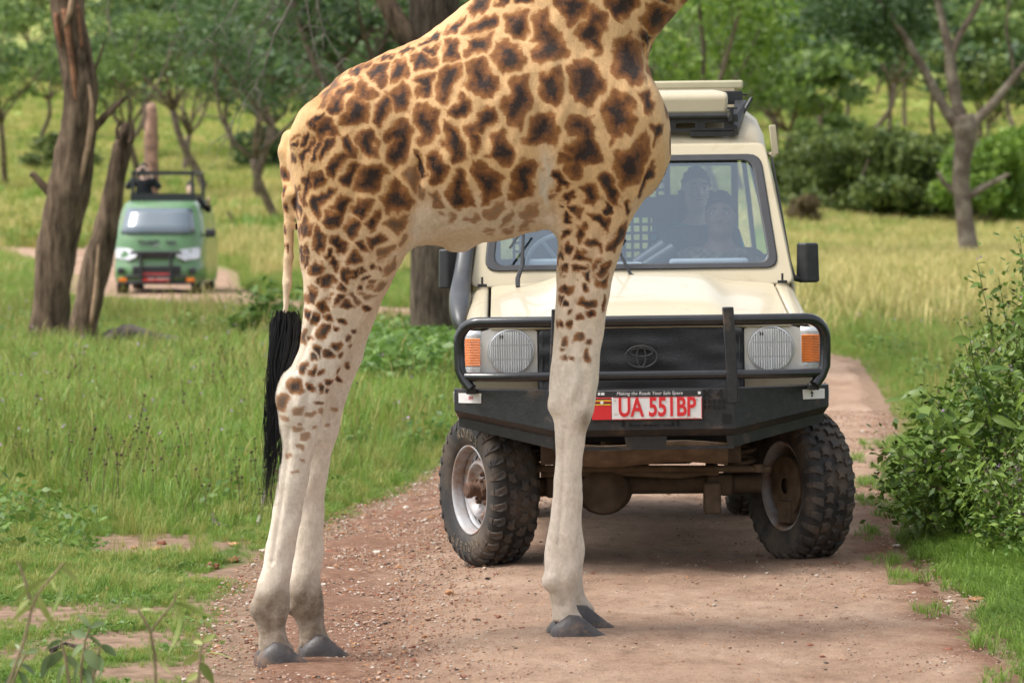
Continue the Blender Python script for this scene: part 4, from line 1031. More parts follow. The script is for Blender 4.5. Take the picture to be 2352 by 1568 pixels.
# --- headlights
for sg in (-1, 1):
    X = lambda a: sg * a
    dz = .0
    cx, cz = X(.642), 1.108
    oc, ic = [], []
    for t in np.linspace(0, 2 * math.pi, 49)[:-1]:
        c_, s_ = math.cos(t), math.sin(t)
        k = 1 / max(abs(c_) / .130, abs(s_) / .110)
        oc.append((cx + (k * c_ if c_ * sg < 0 else (k * c_ * (.148 / .130) if abs(c_) / .130 > abs(s_) / .110 else k * c_)), -.60, cz + k * s_))
        q = min(.113, .1085 / max(abs(s_), 1e-6)); ic.append((cx + q * c_, -.60, cz + q * s_))
    hl = MB().ring(oc, ic, (0, .03, 0)).build('headlight', SILVER, TRUCK)
    ML = Matrix.Translation((cx, -.606, cz)) @ Matrix.Rotation(R(90), 4, 'X')
    MB().lathe([(.116, -.004), (.110, -.018), (.096, -.045), (.070, -.068), (.03, -.080), (0, -.080)], 36, ML @ Matrix.Translation((0, 0, .012))).build('reflector', REFL, hl)
    MB().lathe([(.112, -.004), (.1135, .008), (.108, .010), (.104, .002)], 48, ML).build('lamp_rim', SILVER, hl)
    MB().lathe([(.016, 0), (.016, .022), (.009, .032), (0, .034)], 12, ML @ Matrix.Translation((0, 0, -.03))).build('bulb', CHROME, hl)
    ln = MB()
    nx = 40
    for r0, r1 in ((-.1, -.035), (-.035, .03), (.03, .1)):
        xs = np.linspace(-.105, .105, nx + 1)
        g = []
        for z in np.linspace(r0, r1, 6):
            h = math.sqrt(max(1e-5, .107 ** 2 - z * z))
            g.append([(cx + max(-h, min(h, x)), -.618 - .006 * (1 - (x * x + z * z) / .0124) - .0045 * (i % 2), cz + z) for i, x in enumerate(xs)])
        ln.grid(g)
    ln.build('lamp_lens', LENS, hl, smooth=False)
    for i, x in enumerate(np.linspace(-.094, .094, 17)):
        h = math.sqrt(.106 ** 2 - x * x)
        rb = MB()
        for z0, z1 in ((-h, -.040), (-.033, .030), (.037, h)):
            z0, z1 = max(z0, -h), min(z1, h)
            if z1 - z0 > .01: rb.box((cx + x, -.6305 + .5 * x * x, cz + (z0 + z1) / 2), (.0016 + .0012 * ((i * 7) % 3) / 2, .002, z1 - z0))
        if rb.v: rb.build('lens_rib_glint', RIBM, hl, smooth=False)
    MB().box((cx - .045, -.629, cz + .075), (.022, .002, .016)).build('lens_mark', PLAST, hl, smooth=False)
    # corner lamp: clear housing wrapping round the wing, amber ribbed lens
    cor = [(X(.79), -.602), (X(.845), -.592), (X(.882), -.565), (X(.897), -.51), (X(.897), -.44)]
    g = [[(x, y, z) for x, y in cor] for z in (1.0, 1.03, 1.19, 1.214)]
    MB().grid(g).build('corner_lamp_housing', SILVER, hl, solid=.012)
    cora = [(X(.793), -.612), (X(.845), -.602), (X(.884), -.574), (X(.904), -.52)]
    g = []
    for i, z in enumerate(np.linspace(1.040, 1.172, 34)):
        o = .003 * (i % 2)
        g.append([(x + X(o * .5), y - o, z) for x, y in cora])
    MB().grid(g).build('indicator_lens', AMBER, hl, smooth=False, solid=.006)
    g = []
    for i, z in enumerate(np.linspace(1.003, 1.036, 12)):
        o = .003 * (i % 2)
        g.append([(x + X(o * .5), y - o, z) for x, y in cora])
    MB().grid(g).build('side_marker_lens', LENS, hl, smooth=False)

# --- bull bar
bb = MB()
def arc(cx, cz, r, a0, a1, n=7): return [(cx + r * math.cos(t), cz + r * math.sin(t)) for t in np.linspace(a0, a1, n)]
half = [(-.838, .94), (-.872, .985), (-.892, 1.03), (-.895, 1.12)] + arc(-.80, 1.167, .095, math.pi, math.pi / 2)
path = half + [(-.4, 1.262), (0, 1.262), (.4, 1.262)] + [(-x, z) for x, z in half[::-1]]
bar = MB().tube([(x, -.90 + .10 * max(0, (abs(x) - .6) / .3) ** 2, z) for x, z in path], .0275, 14).build('bull_bar', TUBEM, TRUCK)
MB().tube([(x, -.90 + .10 * max(0, (abs(x) - .6) / .3) ** 2, .997) for x in np.linspace(-.885, .885, 21)], .0225, 12).build('lower_tube', TUBEM, bar)
for sg in (-1, 1):
    MB().prism([(sg * .43 - .027, -.935, .86), (sg * .43 + .027, -.935, .86), (sg * .43 + .027, -.935, .99), (sg * .415 + .027, -.935, 1.325), (sg * .415 - .027, -.935, 1.325), (sg * .43 - .027, -.935, .99)], (0, .065, 0)).build('upright', BLACKM, bar, bevel=.004)
    MB().box((sg * .84, -.72, .925), (.05, .12, .03)).build('foot', BLACKM, bar, bevel=.004)

# --- steel bumper
prof = {0: (-.93, .93, .735, .70), 1: (-.60, .927, .822, .785)}
bm_ = MB()
st = [(-.925, 1, -.36), (-.925, 1, 0), (-.44, 0, 0), (.44, 0, 0), (.925, 1, 0), (.925, 1, -.36)]
g = []
for x, k, back in st:
    y, z1, z2, z3 = prof[k]
    if back: y = -.36
    xb = .02 * (1 if x > 0 else -1) if abs(x) > .9 else 0
    g.append([(x, y + .14 if not back else y + .02, z1), (x, y, z1), (x, y, z2), (x - xb, y + (.05 if not back else 0), z3), (x - xb, y + (.056 if not back else 0), z3 - (.058 if k == 0 else .045))])
n = lambda i, j: (not (i == 2 and j == 3))
bm_.grid(g, skip=lambda i, j: i == 2 and j == 3)
bump_o = bm_.build('bumper', BLACKM, TRUCK, smooth=False, solid=.008, bevel=.004)
for a, b in ((-.44, -.375), (-.095, .115), (.40, .44)):
    MB().prism([(a, -.876, .70), (b, -.876, .70), (b - .012 * (b < .4), -.872, .642), (a + .012 * (a > -.4), -.872, .642)], (0, .01, 0)).build('lower_flange', BLACKM, bump_o, bevel=.002)
MB().box((0, -.866, .642), (.88, .012, .014)).build('flange_rail', BLACKM, bump_o)
for x0, x1, z0, z1 in ((.305, .335, .868, .888), (.318, .33, .868, .888)):
    pass
for i in range(5):
    for j in range(2):
        MB().box((.295 + i * .0235, -.9335, .842 + j * .026), (.015, .004, .018)).build('vent_hole_shade', DARK, bump_o)  # black blocks on the face stand in for the shade inside holes
MB().box((.403, -.9335, .785), (.044, .004, .044)).build('vent_hole_shade', DARK, bump_o)
sign_text('cut_lettering', 'X 4', .062, (.335, -.9335, .905), DARK, bump_o, sx=1.15, extrude=.002)
sl = MB()
for x, z, w, h in ((-.10, .765, .012, .026), (-.045, .757, .05, .006), (-.068, .763, .006, .018), (.035, .757, .08, .006), (.118, .757, .05, .006), (.142, .763, .006, .018), (.165, .765, .012, .026)):
    sl.box((x, -.9335, z), (w, .004, h))
sl.build('slot_marks', DARK, bump_o, smooth=False)
an = math.atan2(.33, .485)
for sg in (-1, 1):
    c = Vector((sg * .845, -.655, .885))
    Rm = Matrix.Rotation(sg * an, 3, 'Z')
    MB().box(c + Rm @ Vector((0, -.004, 0)), (.135, .003, .048), Rm).build('reflective_sticker', PLATE_W, bump_o, smooth=False)
    MB().box((sg * .9275, -.52, .885), (.003, .14, .048)).build('reflective_sticker', PLATE_W, bump_o, smooth=False)
    pos = c + Rm @ Vector((sg * (-.005), -.0065, 0))
    if sg < 0:
        sign_text('sticker_print', '3M', .024, pos, PLATE_R, bump_o, rz=sg * an, extrude=.0006)
    else:
        k = MB().prism([pos + Rm @ Vector((a, 0, b)) for a, b in ((-.018, .006), (-.008, .018), (-.002, .006), (.004, .004), (-.004, -.002), (-.012, .0))], (0, -.0008, 0))
        k.prism([pos + Rm @ Vector((-.008 + .006 * math.cos(t), 0, -.008 + .006 * math.sin(t))) for t in np.linspace(0, 6.28, 11)[:-1]], (0, -.0008, 0))
        k.build('sticker_print', PLAST, bump_o, smooth=False)
# number plate
px, pz = .018, .846
pl = MB().box((px, -.937, pz + .008), (.545, .010, .148)).build('plate_frame', PLAST, TRUCK, bevel=.004)
MB().box((px + .045, -.9435, pz - .006), (.437, .004, .108)).build('plate_field', PLATE_W, pl, bevel=.003)
MB().box((px - .222, -.9435, pz - .006), (.094, .004, .108)).build('plate_strip', PLATE_R, pl, bevel=.003)
MB().box((px + .045, -.9455, pz + .046), (.425, .0012, .003)).box((px + .045, -.9455, pz - .058), (.425, .0012, .003)).box((px + .262, -.9455, pz - .006), (.003, .0012, .1)).build('plate_border', PLATE_R, pl, smooth=False)
for k, m_ in enumerate((PLAST, YELLOWP, PLATE_R, PLAST, YELLOWP, PLATE_R)):
    if m_ is not PLATE_R: MB().box((px - .222, -.9462, pz + .040 - .0065 * k), (.088, .001, .006)).build('flag_band', m_, pl, smooth=False)
MB().lathe([(0, .002), (.008, .002), (.008, 0)], 12, Matrix.Translation((px - .222, -.9462, pz + .024)) @ Matrix.Rotation(R(90), 4, 'X')).build('flag_disc', WHITEP, pl)
sign_text('plate_number', 'UA 551BP', .128, (px + .045, -.947, pz - .004), PLATE_R, pl, sx=.70, extrude=.0015, bold=.0032)
sign_text('frame_lettering', 'Making the Roads Your Safe Space', .0235, (px + .01, -.9435, pz + .066), WHITEP, pl, sx=.98, shear=.2, extrude=.0006)
for lx, lw in ((-.235, .012), (-.217, .016), (.252, .014)): MB().box((px + lx, -.9435, pz + .066), (lw, .001, .013)).build('frame_logo', WHITEP, pl, smooth=False)
for sx in (-.16, .24): MB().lathe([(0, .004), (.004, .003), (.005, 0)], 8, Matrix.Translation((px + sx, -.9455, pz + .036)) @ Matrix.Rotation(R(90), 4, 'X')).build('plate_screw', CHROME, pl)

# --- windscreen surround, rubber, glass
def yp(z): return .75 + (z - 1.487) * .587
def rr(hb, ht, zb, zt_, r, off=0.0, n=5):
    cs = [(-hb, zb), (hb, zb), (ht, zt_), (-ht, zt_)]
    out = []
    for i in range(4):
        p, a, b = Vector(cs[i]), Vector(cs[i - 1]), Vector(cs[(i + 1) % 4])
        ua, ub = (a - p).normalized(), (b - p).normalized()
        for k in range(n):
            t = k / (n - 1)
            q = p + ua * r * (1 - t) ** 2 + ub * r * t ** 2
            out.append((q.x, yp(q.y) + off, q.y))
    return out
MB().ring(rr(.858, .738, 1.395, 2.15, .045), rr(.765, .70, 1.50, 2.073, .07), (0, .07, 0)).build('windscreen_surround', PAINT, TRUCK, bevel=.014, seg=3)
rub = MB().ring(rr(.780, .712, 1.483, 2.090, .07, -.012), rr(.727, .662, 1.513, 2.055, .06, -.012), (0, .035, 0)).build('windscreen_rubber', RUBM, TRUCK, bevel=.008, seg=3)
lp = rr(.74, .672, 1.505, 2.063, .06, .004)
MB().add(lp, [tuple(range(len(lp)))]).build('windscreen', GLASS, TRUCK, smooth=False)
MB().box((.10, yp(2.025) + .03, 2.03), (.05, .03, .045)).build('camera_pod', PLAST, TRUCK, bevel=.006)
# wipers
for pts, bl in (([(1197, 655), (1197, 636), (1207, 608), (1211, 535)], [(1207, 528), (1180, 566)]), ([(1466, 635), (1455, 628), (1432, 580), (1418, 548)], [(1418, 548), (1385, 600)])):
    P_ = [at(x, y, 20.60 + (655 - y) * .00125) - Vector((TX, TY, 0)) for x, y in pts]
    P_ = [p + Vector((0, -.03, 0)) for p in P_]
    wip = MB().tube(P_, [.012, .013, .011, .008], 6, flat=.6).build('wiper', PLAST, TRUCK, smooth=False)
    B_ = [at(x, y, 20.60 + (655 - y) * .00125) - Vector((TX, TY + .015, 0)) for x, y in bl]
    d = (B_[1] - B_[0])
    MB().tube([B_[0] - d * .9, B_[1]], .007, 4).build('wiper_blade', PLAST, wip)

# --- cab shell with window openings
SEC = [(.80, .60), (.852, .72), (.86, 1.0), (.862, 1.38), (.84, 1.50), (.806, 1.85), (.778, 2.08), (.758, 2.215), (.725, 2.29), (.665, 2.338), (.5, 2.358), (.25, 2.368), (0, 2.372)]
def col_pts(f, yv):
    out = []
    for x, z in SEC:
        z0 = z if z < 1.5 else 1.5 + (z - 1.5) * (.655 / .872)
        h0 = .866 - (z0 - 1.38) / .77 * .118 if z0 > 1.38 else x
        x0 = x * (h0 / max(x, 1e-6)) if z <= 2.08 else x * (.745 / .778)
        g = math.sin(f * math.pi / 2)
        xx = x0 + (x - x0) * g; zz = z0 + (z - z0) * g
        y0 = yp(max(z0, 1.40)) + .05
        out.append((xx, y0 + (1.68 - y0) * f if f < 1 else yv, zz))
    return [(-x, y, z) for x, y, z in out] + [(x, y, z) for x, y, z in out[::-1][1:]]
cols = [col_pts(f, 0) for f in (0, .1, .25, .45, .7)] + [col_pts(1, y) for y in (1.68, 1.98, 2.1, 3.6, 3.75)]
ns = len(cols[0])
def win(i, j):
    r = j if j < 12 else ns - 2 - j
    return r in (4, 5) and i in (2, 3, 4, 5, 7)
MB().grid(cols, skip=win).build('cab_shell', PAINT, TRUCK, auto=50, solid=.02)
for sg in (0, 1):
    for a, b in ((2, 6), (7, 8)):
        j = [4, 5, 6] if sg == 0 else [ns - 7, ns - 6, ns - 5]
        g = [[Vector(cols[i][k]) * 1.0 + Vector((.008 * (1 if sg == 0 else -1), 0, 0)) for k in j] for i in range(a, b + 1)]
        MB().grid(g).build('side_window', SIDEGL, TRUCK)
    s_ = -1 if sg == 0 else 1
    MB().tube([(s_ * .785, 1.18, 2.085), (s_ * .785, 2.1, 2.10), (s_ * .785, 3.7, 2.10)], .014, 6).build('roof_gutter', PAINT, TRUCK)
    MB().box((s_ * .79, 1.20, 2.165), (.035, .03, .16), Matrix.Rotation(s_ * R(-6), 3, 'Y')).build('gutter_end', PAINT, TRUCK, bevel=.004)
    MB().tube([(s_ * .869, .80, 1.42), (s_ * .845, .86, 1.52), (s_ * .80, 1.07, 1.88), (s_ * .775, 1.17, 2.07)], .007, 5).build('pillar_trim', RUBM, TRUCK)
    MB().box((s_ * .872, 1.55, .95), (.012, .9, .06)).build('door_moulding', PLAST, TRUCK, bevel=.004)
    MB().box((s_ * .875, 1.95, 1.28), (.03, .14, .03)).build('door_handle', PLAST, TRUCK, bevel=.006)
# rear wall with two door windows
rw = MB()
for x0, x1, z0, z1 in ((-.80, .80, .6, 1.5), (-.74, -.70, 1.5, 2.05), (-.06, .06, 1.5, 2.05), (.70, .74, 1.5, 2.05), (-.74, .74, 2.05, 2.3)):
    rw.box(((x0 + x1) / 2, 3.76, (z0 + z1) / 2), (x1 - x0, .04, z1 - z0))
rw.build('rear_wall', PAINT, TRUCK)
for sg in (-1, 1): MB().box((sg * .38, 3.76, 1.775), (.64, .008, .55)).build('rear_window', SIDEGL, TRUCK)
MB().box((0, 2.2, .66), (1.6, 3.0, .08)).build('floor_pan', DUSTY, TRUCK)
MB().box((0, .80, 1.02), (1.6, .04, .72)).build('firewall', DARK, TRUCK)
# dashboard, wheel, seats, cargo barrier
dz = MB().prism([(-.72, .86, 1.30), (-.72, .86, 1.475), (-.72, 1.02, 1.50), (-.72, 1.22, 1.45), (-.72, 1.24, 1.20)], (1.44, 0, 0)).build('dashboard', GREYP, TRUCK, bevel=.02)
MB().box((.42, .98, 1.508), (.42, .14, .05)).build('dash_tray', GREYP, dz, bevel=.015)
MB().box((-.36, 1.08, 1.515), (.36, .14, .05)).build('instrument_hood', GREYP, dz, bevel=.015)
MB().box((-.03, .98, 1.512), (.16, .1, .012), Matrix.Rotation(.3, 3, 'Z')).build('map_sheet', WHITEP, dz)
SW = Matrix.Translation((-.36, 1.24, 1.50)) @ Matrix.Rotation(R(-62), 4, 'X')
sw = MB(); sw.m = SW
sw.tube([(.19 * math.cos(t), .19 * math.sin(t), 0) for t in np.linspace(0, 2 * math.pi, 37)[:-1]], .014, 8, closed=True)
for t in (0, 2.2, 4.1): sw.tube([(0, 0, -.02), (.18 * math.cos(t), .18 * math.sin(t), 0)], .012, 6)
sw.ball((0, 0, -.01), (.05, .05, .02))
sw.build('steering_wheel', mat('wheel_grey', (.22, .24, .26), .5), TRUCK)
for x in (-.36, .42):
    se = MB().box((x, 1.68, 1.01), (.50, .50, .16)).build('seat', SEATM, TRUCK, bevel=.05, seg=3)
    MB().box((x, 1.92, 1.40), (.46, .13, .60), Matrix.Rotation(R(-9), 3, 'X')).build('seat_back', SEATM, se, bevel=.05, seg=3)
    if x < 0: MB().box((x, 1.985, 1.89), (.26, .09, .16)).build('head_rest', SEATM, se, bevel=.035, seg=3)
bar_ = MB()
for x in np.linspace(-.62, .24, 19): bar_.box((x, 2.14, 1.76), (.016, .006, .60))
for z in np.linspace(1.47, 2.05, 13): bar_.box((-.19, 2.146, z), (.88, .006, .016))
bar_.box((-.19, 2.14, 1.44), (.90, .02, .04)).box((-.19, 2.14, 2.07), (.90, .02, .04)).box((-.19, 2.14, 1.80), (.86, .02, .10)).box((.25, 2.14, 1.76), (.03, .03, .66))
bar_.build('cargo_mesh', PLAST, TRUCK, smooth=False)
for x in (-.36, .42):
    se = MB().box((x, 2.72, 1.12), (.50, .48, .14)).build('seat', SEATM, TRUCK, bevel=.05, seg=3)
    MB().box((x, 2.98, 1.55), (.46, .12, .66), Matrix.Rotation(R(-9), 3, 'X')).build('seat_back', SEATM, se, bevel=.05, seg=3)
bn = MB()
for k, (a, b) in enumerate((((.03, 1.10, 1.50), (.19, 1.12, 1.60)), ((.08, 1.08, 1.49), (.24, 1.10, 1.58)))): bn.tube([a, b], [.035, .045], 12)
bn.build('dash_binoculars', PLAST, TRUCK)
MB().box((-.015, 1.17, 1.985), (.22, .03, .07)).build('rear_view_mirror', GREYP, TRUCK, bevel=.012)

# --- roof: lifting hatch lid on its black frame
lid = MB().prism([(-.545, 1.19, 2.305), (-.545, 1.19, 2.405), (-.545, 1.24, 2.428), (-.545, 2.3, 2.47), (-.545, 2.3, 2.40)], (1.09, 0, 0)).build('roof_hatch', PAINT, TRUCK, bevel=.02, seg=3)
MB().tube([(-.54, 1.185, 2.30), (.54, 1.185, 2.30)], .014, 8).build('hatch_seal', PLAST, lid)
fr = MB()
fr.box((0, 1.23, 2.275), (1.16, .03, .03))
for x in np.linspace(-.55, .55, 8): fr.box((x, 1.225, 2.243), (.055, .022, .05))
fr.box((-.40, 1.22, 2.205), (.36, .022, .035)).box((.46, 1.22, 2.205), (.24, .022, .035)).box((0, 1.22, 2.222), (1.16, .022, .02))
for sg in (-1, 1):
    fr.prism([(sg * .56, 1.21, 2.21), (sg * .60, 1.23, 2.19), (sg * .665, 1.5, 2.34), (sg * .60, 1.5, 2.34)], (0, 0, .05))
    fr.tube([(sg * .57, 1.25, 2.28), (sg * .63, 1.42, 2.30), (sg * .69, 1.46, 2.40)], .012, 6)
fr.build('hatch_frame', BLACKM, TRUCK, smooth=False, bevel=.003)
for sg in (-1, 1):
    lt = MB().box((sg * .57, 1.18, 2.285), (.05, .03, .04)).tube([(sg * .565, 1.165, 2.27), (sg * .562, 1.16, 2.335)], .011, 6).box((sg * .565, 1.16, 2.338), (.055, .025, .012)).build('hatch_latch', PLAST, TRUCK, bevel=.003)
    MB().box((sg * .585, 1.62, 2.405), (.115, .2, .07)).tube([(sg * .63, 1.6, 2.425), (sg * .672, 1.6, 2.42)], .007, 6).build('hinge_box', PLAST, TRUCK, bevel=.014, seg=3)
MB().box((0, 3.0, 2.50), (1.40, 1.2, .05)).build('rear_roof_hatch', mat('dull_beige', (.47, .43, .29), .5, var=.05), TRUCK, bevel=.012)
MB().box((0, 2.95, 2.42), (1.30, 1.1, .12)).build('hatch_skirt', PAINT, TRUCK)

# --- mirrors, snorkel
for sg in (-1, 1):
    if sg > 0: c = at(1864, 608, 20.85) - Vector((TX, TY, 0))
    else: c = at(1041, 612, 20.85) - Vector((TX, TY, 0))
    a, b, h = .062, .05, .105
    mi = MB()
    V = []
    for z, w in ((-h, .92), (-h * .9, 1.0), (h * .9, .93), (h, .86)):
        V.append([(c.x - a * w, c.y + .03, c.z + z), (c.x - a * w * .9, c.y - b * .6, c.z + z), (c.x - a * .2, c.y - b, c.z + z), (c.x + a * w * .9, c.y - b * .7, c.z + z), (c.x + a * w, c.y + .03, c.z + z)])
    mi.grid(V); mi.add(V[0], [tuple(range(5))]); mi.add(V[-1], [tuple(range(5))]); mi.add([r[0] for r in V] + [r[-1] for r in V[::-1]], [tuple(range(8))])
    mr_ = mi.build('side_mirror', PLAST, TRUCK, smooth=False, bevel=.012, seg=3)
    e = Vector((sg * .85, .80, 1.43))
    MB().tube([e, Vector((sg * .90, .83, c.z - .09)), c + Vector((0, .02, -.085))], .016, 8).build('mirror_arm', PLAST, mr_)
    MB().box((c.x, c.y + .033, c.z), (.10, .004, .17)).build('mirror_glass', CHROME, mr_)
SN = [((-.895, .18, 1.19), .02, .06), ((-.90, .22, 1.22), .045, .09), ((-.905, .36, 1.29), .06, .13), ((-.905, .50, 1.345), .06, .12), ((-.905, .62, 1.39), .055, .085), ((-.896, .71, 1.45), .047, .06), ((-.872, .84, 1.62), .045, .05), ((-.842, 1.0, 1.88), .045, .05), ((-.825, 1.10, 2.08), .045, .05), ((-.818, 1.13, 2.2), .05, .055), ((-.815, 1.12, 2.32), .055, .07)]
g = []
for (c, rx, ry) in SN:
    g.append([(c[0] + rx * math.copysign(abs(math.cos(t)) ** .6, math.cos(t)), c[1] + ry * math.copysign(abs(math.sin(t)) ** .6, math.sin(t)), c[2] - .4 * ry * math.sin(t)) for t in np.linspace(0, 2 * math.pi, 17)])
MB().grid(g).add(g[-1][:-1], [tuple(range(16))]).build('snorkel', SNORK, TRUCK, sub=1)

# --- wheels
NT = 30
def tyre_parts():
    half = [(.225, .098), (.236, .112), (.262, .124), (.300, .131), (.332, .129), (.352, .122), (.364, .110), (.370, .096), (.3735, .07), (.3745, .035)]
    prof_ = [(r, -a) for r, a in half] + [(.375, 0)] + [(r, a) for r, a in half[::-1]]
    ty = MB().lathe(prof_, 72, Matrix.Rotation(R(90), 4, 'Y'))
    tr = MB()
    def surf(a, s, h):
        # a: axial, s: angle, h: height over the carcass
        aa = min(abs(a), .135)
        r = float(np.interp(aa, [0, .07, .10, .115, .135], [.375, .3735, .368, .356, .335])) + h
        return (a, r * math.cos(s), r * math.sin(s))
    def block(poly, s0, h=.0165, sc=.86, over=0.0):
        c_ = np.mean(np.array(poly), 0); poly = [(c_[0] + (a - c_[0]) * .93, c_[1] + (s - c_[1]) * .90) for a, s in poly]
        n = len(poly)
        c = np.mean(np.array(poly), 0)
        low = [surf(a, s0 + s, -.004) for a, s in poly]
        top = [surf(c[0] + (a - c[0]) * sc, s0 + c[1] + (s - c[1]) * sc, h) for a, s in poly]
        tr.add(low + top, [tuple(range(n, 2 * n))] + [(i, (i + 1) % n, n + (i + 1) % n, n + i) for i in range(n)])
    P_ = 2 * math.pi / NT
    for k in range(NT):
        s0 = k * P_
        for sg in (-1, 1):
            o = 0 if sg > 0 else .5 * P_
            e = .12 * P_ * (k % 2)
            pc = [(.006, -.30), (.030, -.46), (.056, -.22), (.050, .10), (.058, .34), (.034, .26), (.012, .42), (.018, .06)]
            block([(sg * a, s * P_) for a, s in pc], s0 + o)
            sh = [(.066, -.38), (.098, -.52), (.126 + .006 * (k % 2), -.50), (.126 + .006 * (k % 2), -.06), (.096, .10), (.068, .26), (.060, -.05)]
            block([(sg * a, s * P_) for a, s in sh], s0 + o + .35 * P_, h=.0145)
            # sidewall lug
            b = [(.355, -.3), (.355, .12), (.330 - .012 * (k % 2), .05), (.330 - .012 * (k % 2), -.2)]
            q0 = [(sg * .121 if r > .34 else sg * .129, r * math.cos(s0 + o + .2 * P_ + s * P_), r * math.sin(s0 + o + .2 * P_ + s * P_)) for r, s in b]
            q1 = [(x + sg * .007, y, z) for x, y, z in q0]
            tr.add(q0 + q1, [(4, 5, 6, 7), (0, 1, 5, 4), (1, 2, 6, 5), (2, 3, 7, 6), (3, 0, 4, 7)])
    return ty.mesh('tyre'), tr.mesh('tread', False)
TY_ME, TR_ME = tyre_parts()
def rim_mesh():
    NS = 72
    prof_ = [(.231, .100), (.229, .108), (.221, .110), (.215, .102), (.208, .085), (.204, .052), (.196, .038), (.187, .036), (.176, .040), (.152, .052), (.146, .060), (.138, .066), (.128, .064), (.116, .046), (.104, .028), (.088, .024), (.05, .024), (.048, .02)]
    rows = []
    for r, x in prof_:
        rows.append([(x, r * math.cos(2 * math.pi * k / NS), r * math.sin(2 * math.pi * k / NS)) for k in range(NS + 1)])
    b = MB().grid(rows, skip=lambda i, j: i == 8 and j % 4 in (0, 1))
    b2 = [(.231, -.10), (.222, -.108), (.205, -.09), (.20, -.02), (.204, .052)]
    b.lathe(b2, NS, Matrix.Rotation(R(90), 4, 'Y'))
    return b.mesh('rim')
RIM_ME = rim_mesh()
WHEELS = []
def wheel(x, y, flip, steer, zc=.388, hub=True):
    w = bpy.data.objects.new('wheel', None); COL.objects.link(w); w.parent = TRUCK
    w.location = (x, y, zc); w.rotation_euler = (0, 0, steer + (math.pi if flip else 0))
    # wheel-local +x is the outer side
    link('tyre', TY_ME, TYRE, w, auto=0); link('tread', TR_ME, TREAD, w, smooth=False)
    r_ = link('rim', RIM_ME, WHITE_ST, w, auto=0); m = r_.modifiers.new('s', 'SUBSURF'); m.levels = m.render_levels = 1
    h = MB()
    MX = Matrix.Rotation(R(90), 4, 'Y')
    h.lathe([(.0, .128), (.034, .128), (.042, .120), (.042, .098), (.034, .094), (.034, .06), (.052, .052), (.056, .03), (.062, .022)], 20, MX)
    for k in range(6):
        a = k * math.pi / 3; h.lathe([(0, .006), (.009, .006), (.009, -.01)], 6, Matrix.Translation((.118, .027 * math.cos(a), .027 * math.sin(a))) @ MX)
        h.lathe([(0, .006), (.008, .006), (.008, -.01)], 6, Matrix.Translation((.056, .054 * math.cos(a), .054 * math.sin(a))) @ MX)
    h.build('hub', RUSTY, w)
    for k in range(5):
        a = k * 2 * math.pi / 5 + .3
        MB().lathe([(0, .052), (.010, .050), (.0135, .043), (.0135, .022), (.017, .018)], 6, Matrix.Translation((0, .079 * math.cos(a), .079 * math.sin(a))) @ MX).build('wheel_nut', RUSTY, w)
    d = MB().lathe([(.19, -.02), (.19, -.035), (.05, -.05), (0, -.05)], 32, MX)
    d.lathe([(.155, -.06), (.155, -.085), (.04, -.085)], 32, MX)
    d.box((-.075, -.02, -.13), (.06, .12, .11))
    MB().lathe([(.125, .026), (.188, .026), (.188, .022), (.125, .022)], 32, MX).build('slot_shade_ring', DUSTY, w)  # dark ring added behind the rim slots so they look shaded
    d.build('brake_disc', DUST2, w, bevel=.004)
    return w
ST = R(24)
w1 = wheel(-.765, 0, True, ST)
w2 = wheel(.82, 0, False, ST)
wheel(-.74, 2.98, True, 0); wheel(.74, 2.98, False, 0)
# raised lettering on the outer sidewall of the front wheel seen from outside
def arc_text(txt, a_mid, step, rad, w):
    n = len(txt)
    for i, ch in enumerate(txt):
        me = text_mesh(ch, .062, outline=.0011, sx=.95)
        th = a_mid - (i - (n - 1) / 2) * step          # measured anticlockwise from the top as seen from outside
        # text x -> tangent, text y -> radial; outward normal +x
        rot = Matrix.Rotation(th, 4, 'X')
        base = Matrix(((0, 0, 1, .1325), (1, 0, 0, 0), (0, 1, 0, rad), (0, 0, 0, 1)))
        me.transform(rot @ base)
        link('sidewall_letter', me, OWL, w, smooth=False)
arc_text('ROADX', R(-8), R(11), .287, w1)
arc_text('RXQUEST', R(180), R(10.5), .287, w1)

# --- underside
ax = MB().tube([(-.62, 0, .39), (-.30, 0, .405), (.62, 0, .40)], .05, 14).build('front_axle', DUSTY, TRUCK)
MB().ball((-.18, -.01, .385), (.15, .13, .135), 18, 12).build('differential', DUSTY, ax)
MB().lathe([(.118, 0), (.118, .02), (.10, .03), (0, .03)], 20, Matrix.Translation((-.18, -.12, .385)) @ Matrix.Rotation(R(90), 4, 'X')).build('diff_cover', DUSTY, ax)
for t in np.linspace(0, 6.28, 9)[:-1]: MB().lathe([(0, .012), (.01, .012), (.01, 0)], 6, Matrix.Translation((-.18 + .104 * math.cos(t), -.145, .385 + .104 * math.sin(t))) @ Matrix.Rotation(R(90), 4, 'X')).build('cover_bolt', DUSTY, ax)
MB().tube([(-.55, -.17, .50), (0, -.17, .495), (.66, -.17, .485)], .018, 10).tube([(.60, -.17, .47), (.60, -.17, .51)], .03, 10).build('tie_rod', DUST2, TRUCK)
MB().tube([(-.5, -.12, .47), (-.1, -.13, .475), (.2, -.12, .455), (.32, -.12, .47), (.40, -.11, .47)], .019, 10).build('drag_link', DUST2, TRUCK)
